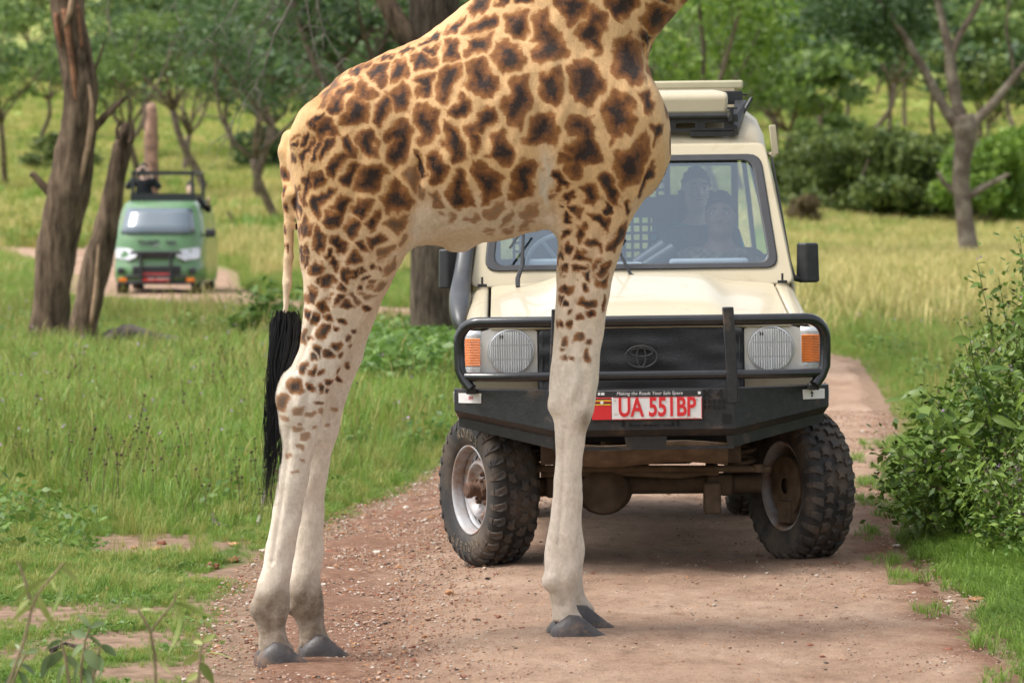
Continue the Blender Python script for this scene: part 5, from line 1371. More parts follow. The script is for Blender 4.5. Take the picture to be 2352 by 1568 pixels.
for sg in (-1, 1):
    sp = [(sg * .53 + .065 * math.cos(t), -.02 + .065 * math.sin(t), .47 + .034 * t / 6.28 * 1.6) for t in np.linspace(0, 6.28 * 5, 70)]
    MB().tube(sp, .0105, 6).build('coil_spring', DUST2, TRUCK)
    MB().box((sg * .41, -.02, .40), (.13, .13, .11)).build('spring_seat', DUSTY, TRUCK, bevel=.015)
    ra = MB().box((sg * .37, -.05, .335), (.085, .15, .16)).tube([(sg * .37, 0, .36), (sg * .42, .9, .55)], .035, 8).build('radius_arm', DUST2, TRUCK, bevel=.015)
    MB().box((sg * .46, 1.4, .60), (.08, 3.6, .13)).build('chassis_rail', DUSTY, TRUCK)
    MB().tube([(sg * .60, .03, .62), (sg * .62, .03, .95)], .035, 10).build('shock_absorber', DUSTY, TRUCK)
rows = [[(x, y, z + .012 * math.sin(x * 9)) for x in np.linspace(-.42, .42, 9)] for y, z in ((-.72, .655), (-.70, .60), (-.62, .545), (-.3, .53))]
MB().grid(rows).build('skid_plate', DUST2, TRUCK, solid=.01)
MB().tube([(-.62, 2.98, .39), (.62, 2.98, .39)], .05, 12).ball((0.05, 2.98, .39), (.14, .15, .14)).build('rear_axle', DUSTY, TRUCK)
MB().box((0.1, 1.5, .55), (.5, 1.2, .22)).build('gearbox', DUSTY, TRUCK, bevel=.05)
# ------------------------------------------------------------------ people
def person(loc, label, skin, shirt_m, hair_m, arms, rz=0.0, look=0.0, legs=True, hair='short', trousers=None, scale=1.0, standing=False):
    """A sitting (or standing) figure facing -y; arms: for each side the elbow and the hand; origin at the hips."""
    root = thing('person', loc, label, 'person', None, rz)
    root.scale = (scale,) * 3
    f = Field((-.52, -.68, -.75 if legs else -.2), (.52, .32, .86), .0115)
    s = Field((-.52, -.68, -.75 if legs else -.2), (.52, .32, .86), .0125)
    hc = np.array((0, -.02, .635))
    ca, sa = math.cos(look), math.sin(look)
    def H(x, y, z): return (hc[0] + x * ca - y * sa, hc[1] + x * sa + y * ca, hc[2] + z)
    f.blob(H(0, .005, .025), (.076, .094, .098), .03)
    f.blob(H(0, -.022, -.045), (.058, .066, .066), .03)
    f.blob(H(0, -.052, -.082), (.03, .028, .026), .03)
    f.chain([H(0, -.088, .012), H(0, -.106, -.022)], [.010, .0165], .012)
    for sg in (-1, 1):
        f.blob(H(sg * .077, .012, -.006), (.011, .024, .034), .01)
        f.blob(H(sg * .036, -.068, -.022), (.026, .022, .022), .02)
        f.blob(H(sg * .032, -.082, .03), (.026, .012, .008), .012)
    f.chain([H(0, -.004, -.08), (0, .01, .46), (0, .02, .38)], [.055, .055, .07], .05)
    for F_, e in ((f, 0), (s, .014)):
        F_.chain([(0, .02, .33), (0, .02, .2), (0, .01, .05)], [.125 + e, .125 + e, .13 + e], .08)
        F_.chain([(-.15, .02, .385), (.15, .02, .385)], [.062 + e, .062 + e], .07)
        F_.chain([(-.08, .02, .08), (.08, .02, .08)], [.12 + e, .12 + e], .06)
        for sg, (el, ha) in zip((-1, 1), arms):
            sh = (sg * .185, .02, .375)
            if e: F_.chain([sh, el, tuple(np.array(el) * .55 + np.array(ha) * .45)], [.058 + e, .046 + e, .042 + e], .04)
            else: F_.chain([sh, el, ha], [.056, .043, .028], .03)
    for sg, (el, ha) in zip((-1, 1), arms):
        d = np.array(ha) - np.array(el); d /= np.linalg.norm(d)
        side = np.cross(d, (0, 0, 1)); side /= np.linalg.norm(side) + 1e-9
        palm = np.array(ha) + d * .05
        f.chain([ha, tuple(palm)], [.026, .034], .02)
        for k, (o, ln) in enumerate(((-.027, .07), (-.009, .082), (.009, .078), (.027, .062))):
            a0 = palm + side * o + d * .015; a1 = a0 + d * ln * .55; a2 = a1 + d * ln * .3 + np.array((0, 0, -.03))
            f.chain([tuple(a0), tuple(a1), tuple(a2)], [.011, .0095, .008], .008)
        t0 = palm - side * sg * .02 - d * .02
        f.chain([tuple(t0), tuple(t0 + np.array((-sg * .035, 0, .02)) + d * .03)], [.012, .009], .01)
    if legs:
        for sg in (-1, 1):
            pts = [(sg * .1, 0, .03), (sg * .12, -.42, .06), (sg * .12, -.46, -.36), (sg * .12, -.56, -.40)] if not standing else [(sg * .1, 0, .0), (sg * .1, -.01, -.4), (sg * .1, .02, -.70), (sg * .1, -.1, -.72)]
            f.chain(pts, [.088, .06, .045, .04], .04); s.chain(pts[:3], [.10, .074, .06], .05)
    V, Q = f.skin(2); body = np_mesh('body', V, Q); link('body', body, skin, root, auto=0)
    V, Q = s.skin(3); link('shirt', np_mesh('shirt', V, Q), shirt_m, root, auto=0)
    EYE, PUP = M_EYE, M_PUP
    for sg in (-1, 1):
        e = MB().ball(H(sg * .032, -.080, .012), (.0135, .008, .0085), 10, 6).build('eye', EYE, root)
        MB().ball(H(sg * .032, -.0865, .012), (.006, .003, .006), 8, 5).build('iris', PUP, e)
        MB().tube([H(sg * .016, -.094, .036), H(sg * .034, -.093, .041), H(sg * .052, -.080, .035)], .0042, 5).build('eyebrow', hair_m, root)
    MB().tube([H(-.026, -.082, -.052), H(0, -.094, -.054), H(.026, -.082, -.052)], [.003, .0055, .003], 6).build('lips', M_LIP, root)
    hm = MB()
    rows = []
    for i in range(9):
        th = math.pi * .56 * i / 8
        row = []
        for k in range(21):
            a = 2 * math.pi * k / 20
            front = max(0, -math.sin(a))
            t2 = th * (1 - .36 * front)
            g = .006 * math.sin(k * 5.1 + i * 3)
            row.append(H((.083 + g) * math.sin(t2) * math.cos(a), .008 + (.103 + g) * math.sin(t2) * math.sin(a), .028 + (.108 + g) * math.cos(t2)))
        rows.append(row)
    hm.grid(rows)
    if hair == 'long':
        for k in range(26):
            a = -.2 + (math.pi + .4) * k / 25
            p = H(.085 * math.cos(a), .01 + .1 * math.sin(a), .0)
            hm.tube([p, (p[0] * 1.08, p[1] + .01, p[2] - .12), (p[0] * 1.1, p[1] + .02, p[2] - .24)], [.018, .02, .006], 5)
    hm.build('hair', hair_m, root)
    return root
M_EYE = mat('eye_white', (.38, .36, .34), .3, var=.02); M_PUP = mat('eye_dark', (.015, .01, .008), .2); M_LIP = mat('lips', (.22, .08, .07), .5)
SK_D = mat('deep_brown_skin', (0.17, 0.09, 0.06), .5, var=.1, sss=.1); SK_L = mat('light_skin', (0.74, 0.50, 0.40), .5, var=.08)
HR_B = mat('black_hair', (.01, .009, .009), .7, bump=.5, bscale=120); HR_N = mat('brown_hair', (.08, .045, .025), .6, bump=.5, bscale=90)
CAMO = mat('mottled_camo_shirt', (.20, .17, .12), .9, var=.6, vscale=14, dirt=(.06, .055, .04), dirt_amt=.5, dscale=16)
TEAL = mat('teal_shirt', (.02, .30, .36), .8, var=.1); NAVY = mat('dark_navy_jacket', (.012, .014, .02), .8, var=.3)
rest = [((-.27, -.12, .14), (-.12, -.36, .16)), ((.27, -.12, .14), (.12, -.36, .16))]
person((1.135, 21.40, 1.13), 'smiling person in a mottled shirt on the front seat behind the windscreen', SK_D, CAMO, HR_B, rest, look=-.12)
person((1.05, 22.42, 1.27), 'pale person in a teal shirt looking over the front seat inside the truck', SK_L, TEAL, HR_N, rest, look=.15, hair='long')
person((.32, 22.55, 1.10), 'person in a pink top half hidden behind the steering wheel in the truck', SK_L, mat('pink_top', (.42, .2, .24), .8), HR_N, rest, look=-.1, hair='long')
# ------------------------------------------------------------------ green minibus on the far bend
VX, VY, VZ = (360 - CX) / FPX * 76.7, 76.7, -.035
VAN = thing('safari_van', (VX, VY, VZ), 'green minibus with an open dark roof frame coming round the far bend', 'van')
VGREEN = mat('van_green_paint', (0.085, 0.20, 0.072), .35, var=.04, coat=.8, dirt=(.2, .17, .1), dirt_amt=.05)
VGL = mat('van_windscreen_glass', (0.10, 0.135, 0.165), .12, var=.1, vscale=1.5, coat=1)
VDK = mat('van_dark_trim', (.02, .022, .026), .5)
VLAMP = mat('van_headlamp', (.62, .63, .66), .15, metal=.5)
RPL = mat('van_red_plate', (.68, .05, .04), .5)
FP = [(.06, .24, .815), (-.02, .32, .835), (-.04, .45, .845), (-.03, .60, .845), (.02, .66, .845), (.03, .80, .845), (.05, .92, .845), (.07, 1.06, .842), (.12, 1.20, .835), (.24, 1.40, .80), (.40, 1.62, .76), (.49, 1.73, .73), (.62, 1.82, .69), (1.05, 1.865, .66)]
XS = [-1, -.97, -.9, -.75, -.5, -.25, 0, .25, .5, .75, .9, .97, 1]
def vpt(i, s, off=0.0):
    y, z, h = FP[i]
    return (s * h, y + .30 * abs(s) ** 5 - off, z)
rows = []
for i in range(len(FP)):
    h = FP[i][2]
    r = [vpt(i, s) for s in XS]
    y0 = max(2.0, r[0][1])
    rows.append([(-h, 4.6, FP[i][1]), (-h, y0, FP[i][1])] + r + [(h, y0, FP[i][1]), (h, 4.6, FP[i][1])])
rows.append([(x * .98, max(y, 1.5), 1.88) for x, y, z in rows[-1]])
MB().grid(rows).build('body', VGREEN, VAN, auto=50)
MB().box((0, 3.0, 1.875), (1.26, 3.3, .02)).build('roof_edge', VGREEN, VAN)
for s0, s1, nm in ((-.88, .88, 'windscreen'),):
    g = [[vpt(i, s, .012) for s in np.linspace(s0, s1, 13)] for i in (8, 9, 10, 11)]
    g[0] = [(x, y - .012, z + .03) for x, y, z in g[0]]
    MB().grid(g).build(nm, VGL, VAN, solid=.01)
for sg in (-1, 1):
    MB().prism([(sg * .36, -.02, .86), (sg * .50, .02, .92), (sg * .80, .20, .96), (sg * .835, .28, .92), (sg * .83, .24, .74), (sg * .55, .0, .70), (sg * .40, -.04, .76)], (0, .06, 0)).build('headlight', VLAMP, VAN, bevel=.015)
    MB().box((sg * .66, -.03, .33), (.16, .05, .075)).build('indicator', AMBER, VAN, bevel=.01)
    MB().box((sg * .70, -.01, .50), (.13, .06, .13)).build('fog_lamp_recess', VDK, VAN, bevel=.02)
    m_ = MB().box((sg * 1.0, .62, 1.235), (.20, .10, .16)).build('side_mirror', VDK, VAN, bevel=.03); MB().tube([(sg * .82, .6, 1.2), (sg * .95, .62, 1.2)], .025, 6).build('mirror_arm', VDK, m_)
    MB().tube([(sg * .29, -.14, .30), (sg * .29, -.16, .86)], .03, 8).build('bar_post', VDK, VAN)
    for yy in (.75, 3.9):
        w = bpy.data.objects.new('wheel', None); COL.objects.link(w); w.parent = VAN; w.location = (sg * .73, yy, .33)
        MB().lathe([(.19, .1), (.30, .1), (.33, .07), (.33, -.07), (.30, -.1), (.19, -.1)], 24, Matrix.Rotation(R(90), 4, 'Y')).build('tyre', TYRE, w)
        MB().lathe([(0, .07), (.1, .08), (.19, .1), (.19, -.1)], 20, Matrix.Rotation(R(90 * sg), 4, 'Y')).build('rim', VLAMP, w)
MB().tube([(-.5, -.13, .86), (.5, -.13, .86)], .03, 8).tube([(-.6, -.12, .40), (.6, -.12, .40)], .03, 8).build('bull_bar', VDK, VAN)
MB().box((0, -.02, .80), (.72, .06, .12)).build('grille', VDK, VAN, bevel=.02)
MB().box((0, -.035, .52), (.95, .05, .16)).build('air_intake', VDK, VAN, bevel=.02)
MB().box((0, -.02, .27), (1.5, .06, .07)).build('lower_lip', VDK, VAN, bevel=.02)
p_ = MB().box((0, -.085, .38), (.53, .02, .16)).build('number_plate', RPL, VAN)
for k in range(6): MB().box((-.13 + k * .065 + (.03 if k > 1 else 0), -.097, .38), (.042, .004, .10)).build('plate_mark', WHITEP, p_, smooth=False)
e_ = MB(); e_.tube([(.08 * math.cos(t), .07, .955 + .055 * math.sin(t)) for t in np.linspace(0, 6.28, 17)[:-1]], .016, 6, closed=True); e_.ball((0, .075, .955), (.05, .02, .035), 8, 6); e_.build('emblem', VLAMP, VAN)
for tx, tw in (('TOURIST', -.17), ('VAN', .27)):
    me = text_mesh(tx, .115, .004, 0, .9, 'CENTER', 0, .004); me.transform(Matrix.Translation((tw, .05, 1.055)) @ Matrix.Rotation(R(-20), 4, 'X') @ FACE); link('bonnet_lettering', me, VDK, VAN, smooth=False)
MB().tube([(-.55, .27, 1.24), (-.1, .25, 1.25)], .012, 5).build('wiper', VDK, VAN)
MB().tube([(.05, .27, 1.24), (.5, .27, 1.25)], .012, 5).build('wiper', VDK, VAN)
fr = MB().box((0, 1.35, 1.94), (1.28, .08, .15)).box((0, 3.9, 1.94), (1.28, .08, .15))
for sg in (-1, 1): fr.box((sg * .62, 2.6, 1.94), (.06, 2.5, .13))
fr.build('roof_hatch_frame', VDK, VAN)
for sg in (-1, 1):
    for y in (1.35, 3.9): MB().tube([(sg * .60, y, 2.0), (sg * .58, y, 2.42)], .035, 8).build('roof_post', VDK, VAN)
    MB().tube([(sg * .59, 1.35, 2.42), (sg * .59, 3.9, 2.42)], .035, 8).build('roof_rail', VDK, VAN)
MB().box((0, 1.35, 2.42), (1.26, .07, .08)).build('roof_rail', VDK, VAN)
MB().box((0, 2.4, 1.0), (1.5, 3.6, .9)).build('cabin_interior', VDK, VAN)
up = [((-.30, -.12, .30), (-.09, -.22, .60)), ((.30, -.12, .30), (.09, -.22, .60))]
pp = person((VX - .44, VY + 2.0, VZ + 1.86), 'dark clothed person standing in the van roof with both hands raised to the face', SK_L, NAVY, HR_B, up, legs=True, standing=True)
MB().box((VX - .44, VY + 1.80, VZ + 2.50), (.16, .10, .07)).build('binoculars', VDK)['label'] = 'dark binoculars held up by the person standing in the van roof'
bpy.context.scene.objects['binoculars']['category'] = 'binoculars'
person((VX + .50, VY + 1.9, VZ + 1.50), 'dark clothed person leaning on the roof rail at the van corner', SK_L, NAVY, HR_B, [((-.30, -.10, .22), (-.2, -.3, .36)), ((.34, -.10, .2), (.26, -.3, .36))], legs=True, standing=True, rz=.5)
# ------------------------------------------------------------------ trees and bushes
BARK = mat('grey_brown_bark', (0.15, 0.115, 0.088), 0.95, var=.45, vscale=6, bump=.9, bscale=16, spec=.15)
BARKD = mat('dark_fissured_bark', (0.085, 0.068, 0.056), 0.95, var=.5, vscale=9, bump=1.0, bscale=22, spec=.15)
BARKP = mat('pale_smooth_bark', (0.26, 0.22, 0.17), 0.9, var=.35, vscale=3, bump=.5, bscale=10, spec=.15, dirt=(.12, .09, .07), dirt_amt=.5, dscale=2)
DEADW = mat('bare_pale_wood', (0.34, 0.23, 0.15), 0.9, var=.4, vscale=5, bump=.6, bscale=20, spec=.1)
TORN = mat('torn_red_wood', (0.22, 0.10, 0.05), .9, var=.5, vscale=8, bump=.8, bscale=24)
TWIG = mat('grey_dead_twig', (0.17, 0.15, 0.125), 0.95, var=.3, spec=.1)
def fissured(name, c0, c1, sc=9):
    m, n, l, p = new_mat(name)
    p.inputs['Roughness'].default_value = .95; p.inputs['Specular IOR Level'].default_value = .1
    tc = n.new('ShaderNodeTexCoord'); mp = n.new('ShaderNodeMapping'); mp.inputs['Scale'].default_value = (1, 1, .16); l.new(tc.outputs['Object'], mp.inputs['Vector'])
    v = n.new('ShaderNodeTexNoise'); v.inputs['Scale'].default_value = sc * 2.2; v.inputs['Detail'].default_value = 8; v.inputs['Roughness'].default_value = .7; l.new(mp.outputs[0], v.inputs['Vector'])
    v2 = n.new('ShaderNodeTexNoise'); v2.inputs['Scale'].default_value = 3.5; v2.inputs['Detail'].default_value = 7; l.new(tc.outputs['Object'], v2.inputs['Vector'])
    c = n.new('ShaderNodeValToRGB'); c.color_ramp.elements[0].position, c.color_ramp.elements[1].position = .36, .66
    c.color_ramp.elements[0].color = (*c0, 1); c.color_ramp.elements[1].color = (*c1, 1); l.new(v.outputs[0], c.inputs['Fac'])
    r = n.new('ShaderNodeValToRGB'); r.color_ramp.elements[0].position, r.color_ramp.elements[1].position = .3, .72
    r.color_ramp.elements[0].color = (.62, .6, .55, 1); r.color_ramp.elements[1].color = (1.25, 1.2, 1.1, 1); l.new(v2.outputs[0], r.inputs['Fac'])
    x = n.new('ShaderNodeMix'); x.data_type = 'RGBA'; x.blend_type = 'MULTIPLY'; x.inputs['Factor'].default_value = 1; l.new(c.outputs[0], x.inputs['A']); l.new(r.outputs[0], x.inputs['B'])
    l.new(x.outputs['Result'], p.inputs['Base Color'])
    b = n.new('ShaderNodeBump'); b.inputs['Strength'].default_value = 1; b.inputs['Distance'].default_value = .05; l.new(v.outputs[0], b.inputs['Height']); l.new(b.outputs[0], p.inputs['Normal'])
    return m
FISS = fissured('furrowed_bark', (0.035, 0.028, 0.023), (0.19, 0.155, 0.125))
FISS2 = fissured('brown_furrowed_bark', (0.05, 0.036, 0.027), (0.25, 0.185, 0.14), 6)
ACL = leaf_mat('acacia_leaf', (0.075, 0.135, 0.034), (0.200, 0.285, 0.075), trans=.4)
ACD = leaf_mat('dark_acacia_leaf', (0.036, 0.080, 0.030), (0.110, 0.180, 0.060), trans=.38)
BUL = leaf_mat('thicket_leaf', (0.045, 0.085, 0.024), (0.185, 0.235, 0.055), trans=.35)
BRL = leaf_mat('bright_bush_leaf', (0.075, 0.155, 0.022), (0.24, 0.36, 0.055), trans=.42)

def leaf_cloud(C, size, rng, up=0.5, ratio=.55):
    """Small kite-shaped leaves at the points C, facing mostly up."""
    n = len(C)
    nrm = rng.normal(size=(n, 3)); nrm[:, 2] = np.abs(nrm[:, 2]) + up; nrm /= np.linalg.norm(nrm, axis=1)[:, None]
    t = rng.normal(size=(n, 3)); t -= (t * nrm).sum(1)[:, None] * nrm; t /= np.linalg.norm(t, axis=1)[:, None]
    b = np.cross(nrm, t)
    s = size * rng.uniform(.6, 1.4, n)[:, None]
    V = np.stack([C - t * s, C - t * s * .1 + b * s * ratio + nrm * s * .1, C + t * s, C - t * s * .1 - b * s * ratio + nrm * s * .1], 1).reshape(-1, 3)
    return V, np.arange(4 * n).reshape(n, 4)

def pads(rng, centres, radii, per):
    """Points in flattened puffs, denser towards each puff's skin, with ragged gaps."""
    out = []
    for c, r in zip(centres, radii):
        n = int(per * (r[0] * r[1]) ** .75)
        d = rng.normal(size=(n, 3)); d /= np.linalg.norm(d, axis=1)[:, None]
        rad = rng.uniform(.15, 1, n) ** .45
        lump = 1 + .22 * np.sin(d[:, 0] * 5 + c[0]) * np.sin(d[:, 1] * 4 + c[1] * 2) + .12 * np.sin(d @ np.array([9, 7, 8.]) + c[2])
        out.append(np.array(c) + d * np.array(r) * (rad * lump)[:, None])
    P = np.concatenate(out)
    keep = (np.sin(P[:, 0] * 3.1 + P[:, 2] * 4) * np.sin(P[:, 1] * 2.7 - P[:, 2] * 3) + rng.normal(size=len(P)) * .5) > -.55
    return P[keep]

def limb(mb, a, b, r0, r1, rng, n=6, wob=.08, seg=7):
    a, b = np.array(a, float), np.array(b, float)
    L_ = np.linalg.norm(b - a)
    pts = []
    off = rng.normal(size=(2, 3)) * wob * L_
    for i in range(n + 1):
        t = i / n
        pts.append(a + (b - a) * t + off[0] * math.sin(math.pi * t) + off[1] * .5 * math.sin(2 * math.pi * t))
    mb.tube(pts, [r0 + (r1 - r0) * i / n for i in range(n + 1)], seg)
    return pts

def tree_proto(seed, H, spread, leaf=.11, per=165, trunk_r=.16, flat=.42, fork=.38, nl=6, lean=.12):
    rng = np.random.default_rng(seed)
    mb = MB()
    f = np.array([rng.normal() * lean * H, rng.normal() * lean * H * .5, H * fork])
    limb(mb, (0, 0, -.3), f, trunk_r, trunk_r * .72, rng, 7, .05, 9)
    cs, rs = [], []
    for k in range(nl):
        a = 2 * math.pi * (k + rng.uniform(-.3, .3)) / nl
        rr_ = spread * rng.uniform(.35, .95)
        top = np.array([f[0] + rr_ * math.cos(a), f[1] + rr_ * math.sin(a), H * rng.uniform(.70, .98)])
        p = limb(mb, f, top, trunk_r * .5, trunk_r * .10, rng, 6, .10)
        for j in range(3):
            q = p[3 + j] + rng.normal(size=3) * np.array([.22, .22, .05]) * spread
            limb(mb, p[2 + j], q, trunk_r * .16, trunk_r * .05, rng, 4, .12, 5)
            cs.append(q + np.array([0, 0, .1])); r = spread * rng.uniform(.20, .38); rs.append((r, r * rng.uniform(.8, 1.2), r * flat))
        cs.append(top); r = spread * rng.uniform(.28, .45); rs.append((r, r, r * flat))
    P_ = pads(rng, cs, rs, per)
    V, Q = leaf_cloud(P_, leaf, rng)
    return mb.mesh('trunk'), np_mesh('crown', V, Q)

def plant_tree(name, protos, k, loc, sc, rz, label, group, barkm, leafm, sz=1.0):
    t = thing(name, loc, label, 'tree', group, rz)
    t.scale = (sc, sc, sc * sz)
    tr, cr = protos[k]
    for nm, me, mm in (('trunk', tr, barkm), ('crown', cr, leafm)):
        o = bpy.data.objects.new(nm, me); COL.objects.link(o); o.parent = t
        if not me.materials: me.materials.append(mm)
        if me.materials[0] is not mm:
            o.material_slots[0].link = 'OBJECT'; o.material_slots[0].material = mm
    return t

PROT = [tree_proto(100, 8, 3.2), tree_proto(101, 7.5, 3.6, flat=.32), tree_proto(102, 8.5, 2.8, flat=.5, nl=7), tree_proto(103, 7, 3.4, flat=.38, fork=.3)]
FARP = [tree_proto(110, 8, 3.4, leaf=.26, per=58, flat=.5), tree_proto(111, 7, 3.8, leaf=.26, per=58, flat=.42), tree_proto(112, 9, 3.2, leaf=.26, per=58, flat=.55)]
def gxy(dx, d): x = (dx - CX) / FPX * d; return (x, d, float(ground_z(x, d)) - .05)
rt = random.Random(3)
BG = [  # dx, depth, scale, proto, leaf, label
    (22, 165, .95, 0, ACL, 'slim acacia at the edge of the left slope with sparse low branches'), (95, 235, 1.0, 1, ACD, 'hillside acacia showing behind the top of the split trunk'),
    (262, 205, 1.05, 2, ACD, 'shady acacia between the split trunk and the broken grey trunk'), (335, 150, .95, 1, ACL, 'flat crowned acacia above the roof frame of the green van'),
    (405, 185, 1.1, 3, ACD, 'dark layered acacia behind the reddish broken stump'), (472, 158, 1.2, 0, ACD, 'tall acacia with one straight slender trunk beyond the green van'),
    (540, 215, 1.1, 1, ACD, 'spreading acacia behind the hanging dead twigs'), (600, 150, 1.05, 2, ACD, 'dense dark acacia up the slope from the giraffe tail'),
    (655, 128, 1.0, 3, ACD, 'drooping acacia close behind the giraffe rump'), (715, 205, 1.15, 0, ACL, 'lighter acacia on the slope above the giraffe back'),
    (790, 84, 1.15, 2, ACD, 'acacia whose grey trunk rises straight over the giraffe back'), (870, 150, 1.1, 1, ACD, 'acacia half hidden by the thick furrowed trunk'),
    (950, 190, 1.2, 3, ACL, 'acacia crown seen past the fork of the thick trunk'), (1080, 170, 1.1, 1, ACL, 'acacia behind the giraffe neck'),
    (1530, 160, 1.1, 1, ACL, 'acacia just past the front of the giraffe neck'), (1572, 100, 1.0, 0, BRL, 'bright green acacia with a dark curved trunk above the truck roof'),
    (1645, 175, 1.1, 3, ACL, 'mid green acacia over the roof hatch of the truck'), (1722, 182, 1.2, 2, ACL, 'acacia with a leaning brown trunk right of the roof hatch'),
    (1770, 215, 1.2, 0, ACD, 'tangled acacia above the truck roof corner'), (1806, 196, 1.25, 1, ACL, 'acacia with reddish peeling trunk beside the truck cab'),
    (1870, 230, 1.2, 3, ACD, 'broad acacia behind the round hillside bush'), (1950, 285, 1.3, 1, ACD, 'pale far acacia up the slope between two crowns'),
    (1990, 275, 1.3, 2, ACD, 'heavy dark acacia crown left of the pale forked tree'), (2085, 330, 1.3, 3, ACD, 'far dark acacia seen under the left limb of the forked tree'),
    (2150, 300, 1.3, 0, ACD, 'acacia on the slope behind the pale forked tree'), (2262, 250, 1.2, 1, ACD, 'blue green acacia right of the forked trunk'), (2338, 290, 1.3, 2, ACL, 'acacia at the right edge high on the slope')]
for dx, d, sc, k, lm, lab in BG:
    plant_tree('acacia_tree', PROT if d < 190 else FARP, k % (4 if d < 190 else 3), gxy(dx, d), sc, rt.uniform(0, 6.28), lab, 'acacias on the slope', BARK, lm, rt.uniform(.9, 1.1))
for i in range(84):
    d = rt.uniform(245, 460) if i < 46 else rt.uniform(470, 900)
    dx = (-150 + (i * 61.8) % 2850 + rt.uniform(-30, 30)) if i < 46 else rt.uniform(-500, 2850)
    plant_tree('acacia_tree', FARP, i % 3, gxy(dx, d), rt.uniform(.9, 1.5), rt.uniform(0, 6.28), 'small acacia scattered far up the grassy hillside', 'far hillside acacias', BARK, (ACL, ACD, ACD, BUL)[i % 4])

# --- individually shaped trees
def px_tube(mb, pts, d, seg=12, squash=1.0, rough=0.0, seed=0):
    """pts: (dx, dy, width px) centre line at depth d."""
    P_ = [at(x, y, d) for x, y, w in pts]
    rad = [w / 2 / FPX * d for x, y, w in pts]
    Q_, q = [], []
    for i in range(len(P_) - 1):
        for j in range(4):
            t = j / 4; Q_.append(P_[i].lerp(P_[i + 1], t)); q.append(rad[i] + (rad[i + 1] - rad[i]) * t)
    Q_.append(P_[-1]); q.append(rad[-1])
    n0 = len(mb.v)
    mb.tube(Q_, q, seg)
    if rough:
        for k in range(n0, len(mb.v)):
            v = Vector(mb.v[k]); i = (k - n0) // seg
            if i >= len(Q_): continue
            c = Q_[i]; r = v - c
            mb.v[k] = tuple(c + r * (1 + rough * mnoise.noise((v.x * 5 + seed, v.y * 5, v.z * 1.2)) + rough * .6 * mnoise.noise((v.x * 14 + seed, v.y * 14, v.z * 3))))
    return mb
def relocate(o, base):
    o.data.transform(Matrix.Translation(-Vector(base)))
# split dead trunk
b = at(106, 818, 46)
T = thing('dead_tree', b, 'thick dead trunk with torn bark and a pale split down one side', 'tree', 'dead trunks in the grass')
mb = MB(); px_tube(mb, [(104, 860, 124), (107, 815, 110), (112, 760, 98), (120, 680, 90), (130, 600, 88), (142, 520, 94), (155, 440, 100), (168, 370, 90), (183, 300, 82), (186, 230, 84), (180, 180, 84), (168, 110, 78), (158, 40, 74), (150, -60, 72), (140, -260, 60)], 46, 16, rough=.22)
o = mb.build('trunk', FISS2, T, auto=0); relocate(o, b)
mb = MB(); px_tube(mb, [(203, 195, 6), (211, 240, 15), (208, 290, 18), (201, 340, 17), (190, 390, 15), (177, 440, 12), (166, 490, 4)], 45.84, 8, rough=.45)
px_tube(mb, [(150, 60, 8), (160, 30, 14), (168, -20, 10)], 45.76, 6)
for pp in ([(148, 20, 12), (156, 70, 16), (164, 130, 15), (171, 190, 12), (174, 235, 4)], [(178, 10, 8), (184, 60, 10), (188, 110, 6)], [(128, 30, 8), (132, 70, 10), (140, 110, 4)]):
    m2 = MB(); px_tube(m2, pp, 45.79, 8, rough=.5); o = m2.build('torn_wood', TORN, T, auto=0); relocate(o, b)
o = mb.build('bare_wood', DEADW, T, auto=0); relocate(o, b)
mb = MB(); px_tube(mb, [(112, 440, 26), (96, 424, 22), (80, 404, 18), (70, 398, 15)], 45.9, 8, rough=.3)
px_tube(mb, [(222, 290, 22), (246, 262, 18), (270, 240, 14), (292, 222, 8)], 46, 8, rough=.3)
px_tube(mb, [(218, 160, 7), (232, 124, 5), (240, 92, 3)], 46, 5)
for i, pp in enumerate(([(135, 455, 30), (112, 440, 26), (96, 424, 22), (80, 404, 18), (70, 398, 15)], [(200, 312, 26), (222, 288, 22), (246, 262, 18), (270, 240, 14), (292, 222, 8)], [(206, 190, 8), (218, 160, 7), (232, 124, 5), (240, 92, 3)])):
    mb = MB(); px_tube(mb, pp, 46, 8, rough=.3); o = mb.build('branch_stub', FISS2, T, auto=0); relocate(o, b)
# second, leaning broken trunk
b = at(190, 800, 48)
T = thing('dead_tree', b, 'leaning grey trunk with a jagged broken top beside the split trunk', 'tree', 'dead trunks in the grass')
mb = MB(); px_tube(mb, [(180, 850, 84), (186, 800, 76), (194, 745, 66), (208, 680, 62), (226, 600, 62), (243, 520, 56), (258, 450, 50), (270, 390, 46), (280, 340, 44), (288, 305, 34), (294, 282, 16)], 48, 14, rough=.25, seed=4)
o = mb.build('trunk', FISS2, T, auto=0); relocate(o, b)
for pp in ([(300, 330, 14), (306, 300, 8), (308, 280, 3)], [(270, 320, 12), (268, 296, 8), (276, 276, 3)], [(226, 560, 8), (222, 660, 13), (208, 750, 8)]):
    mb = MB(); px_tube(mb, pp, 47.85, 7, rough=.2); o = mb.build('splinter', DEADW if pp[0][0] == 226 else FISS2, T, auto=0); relocate(o, b)
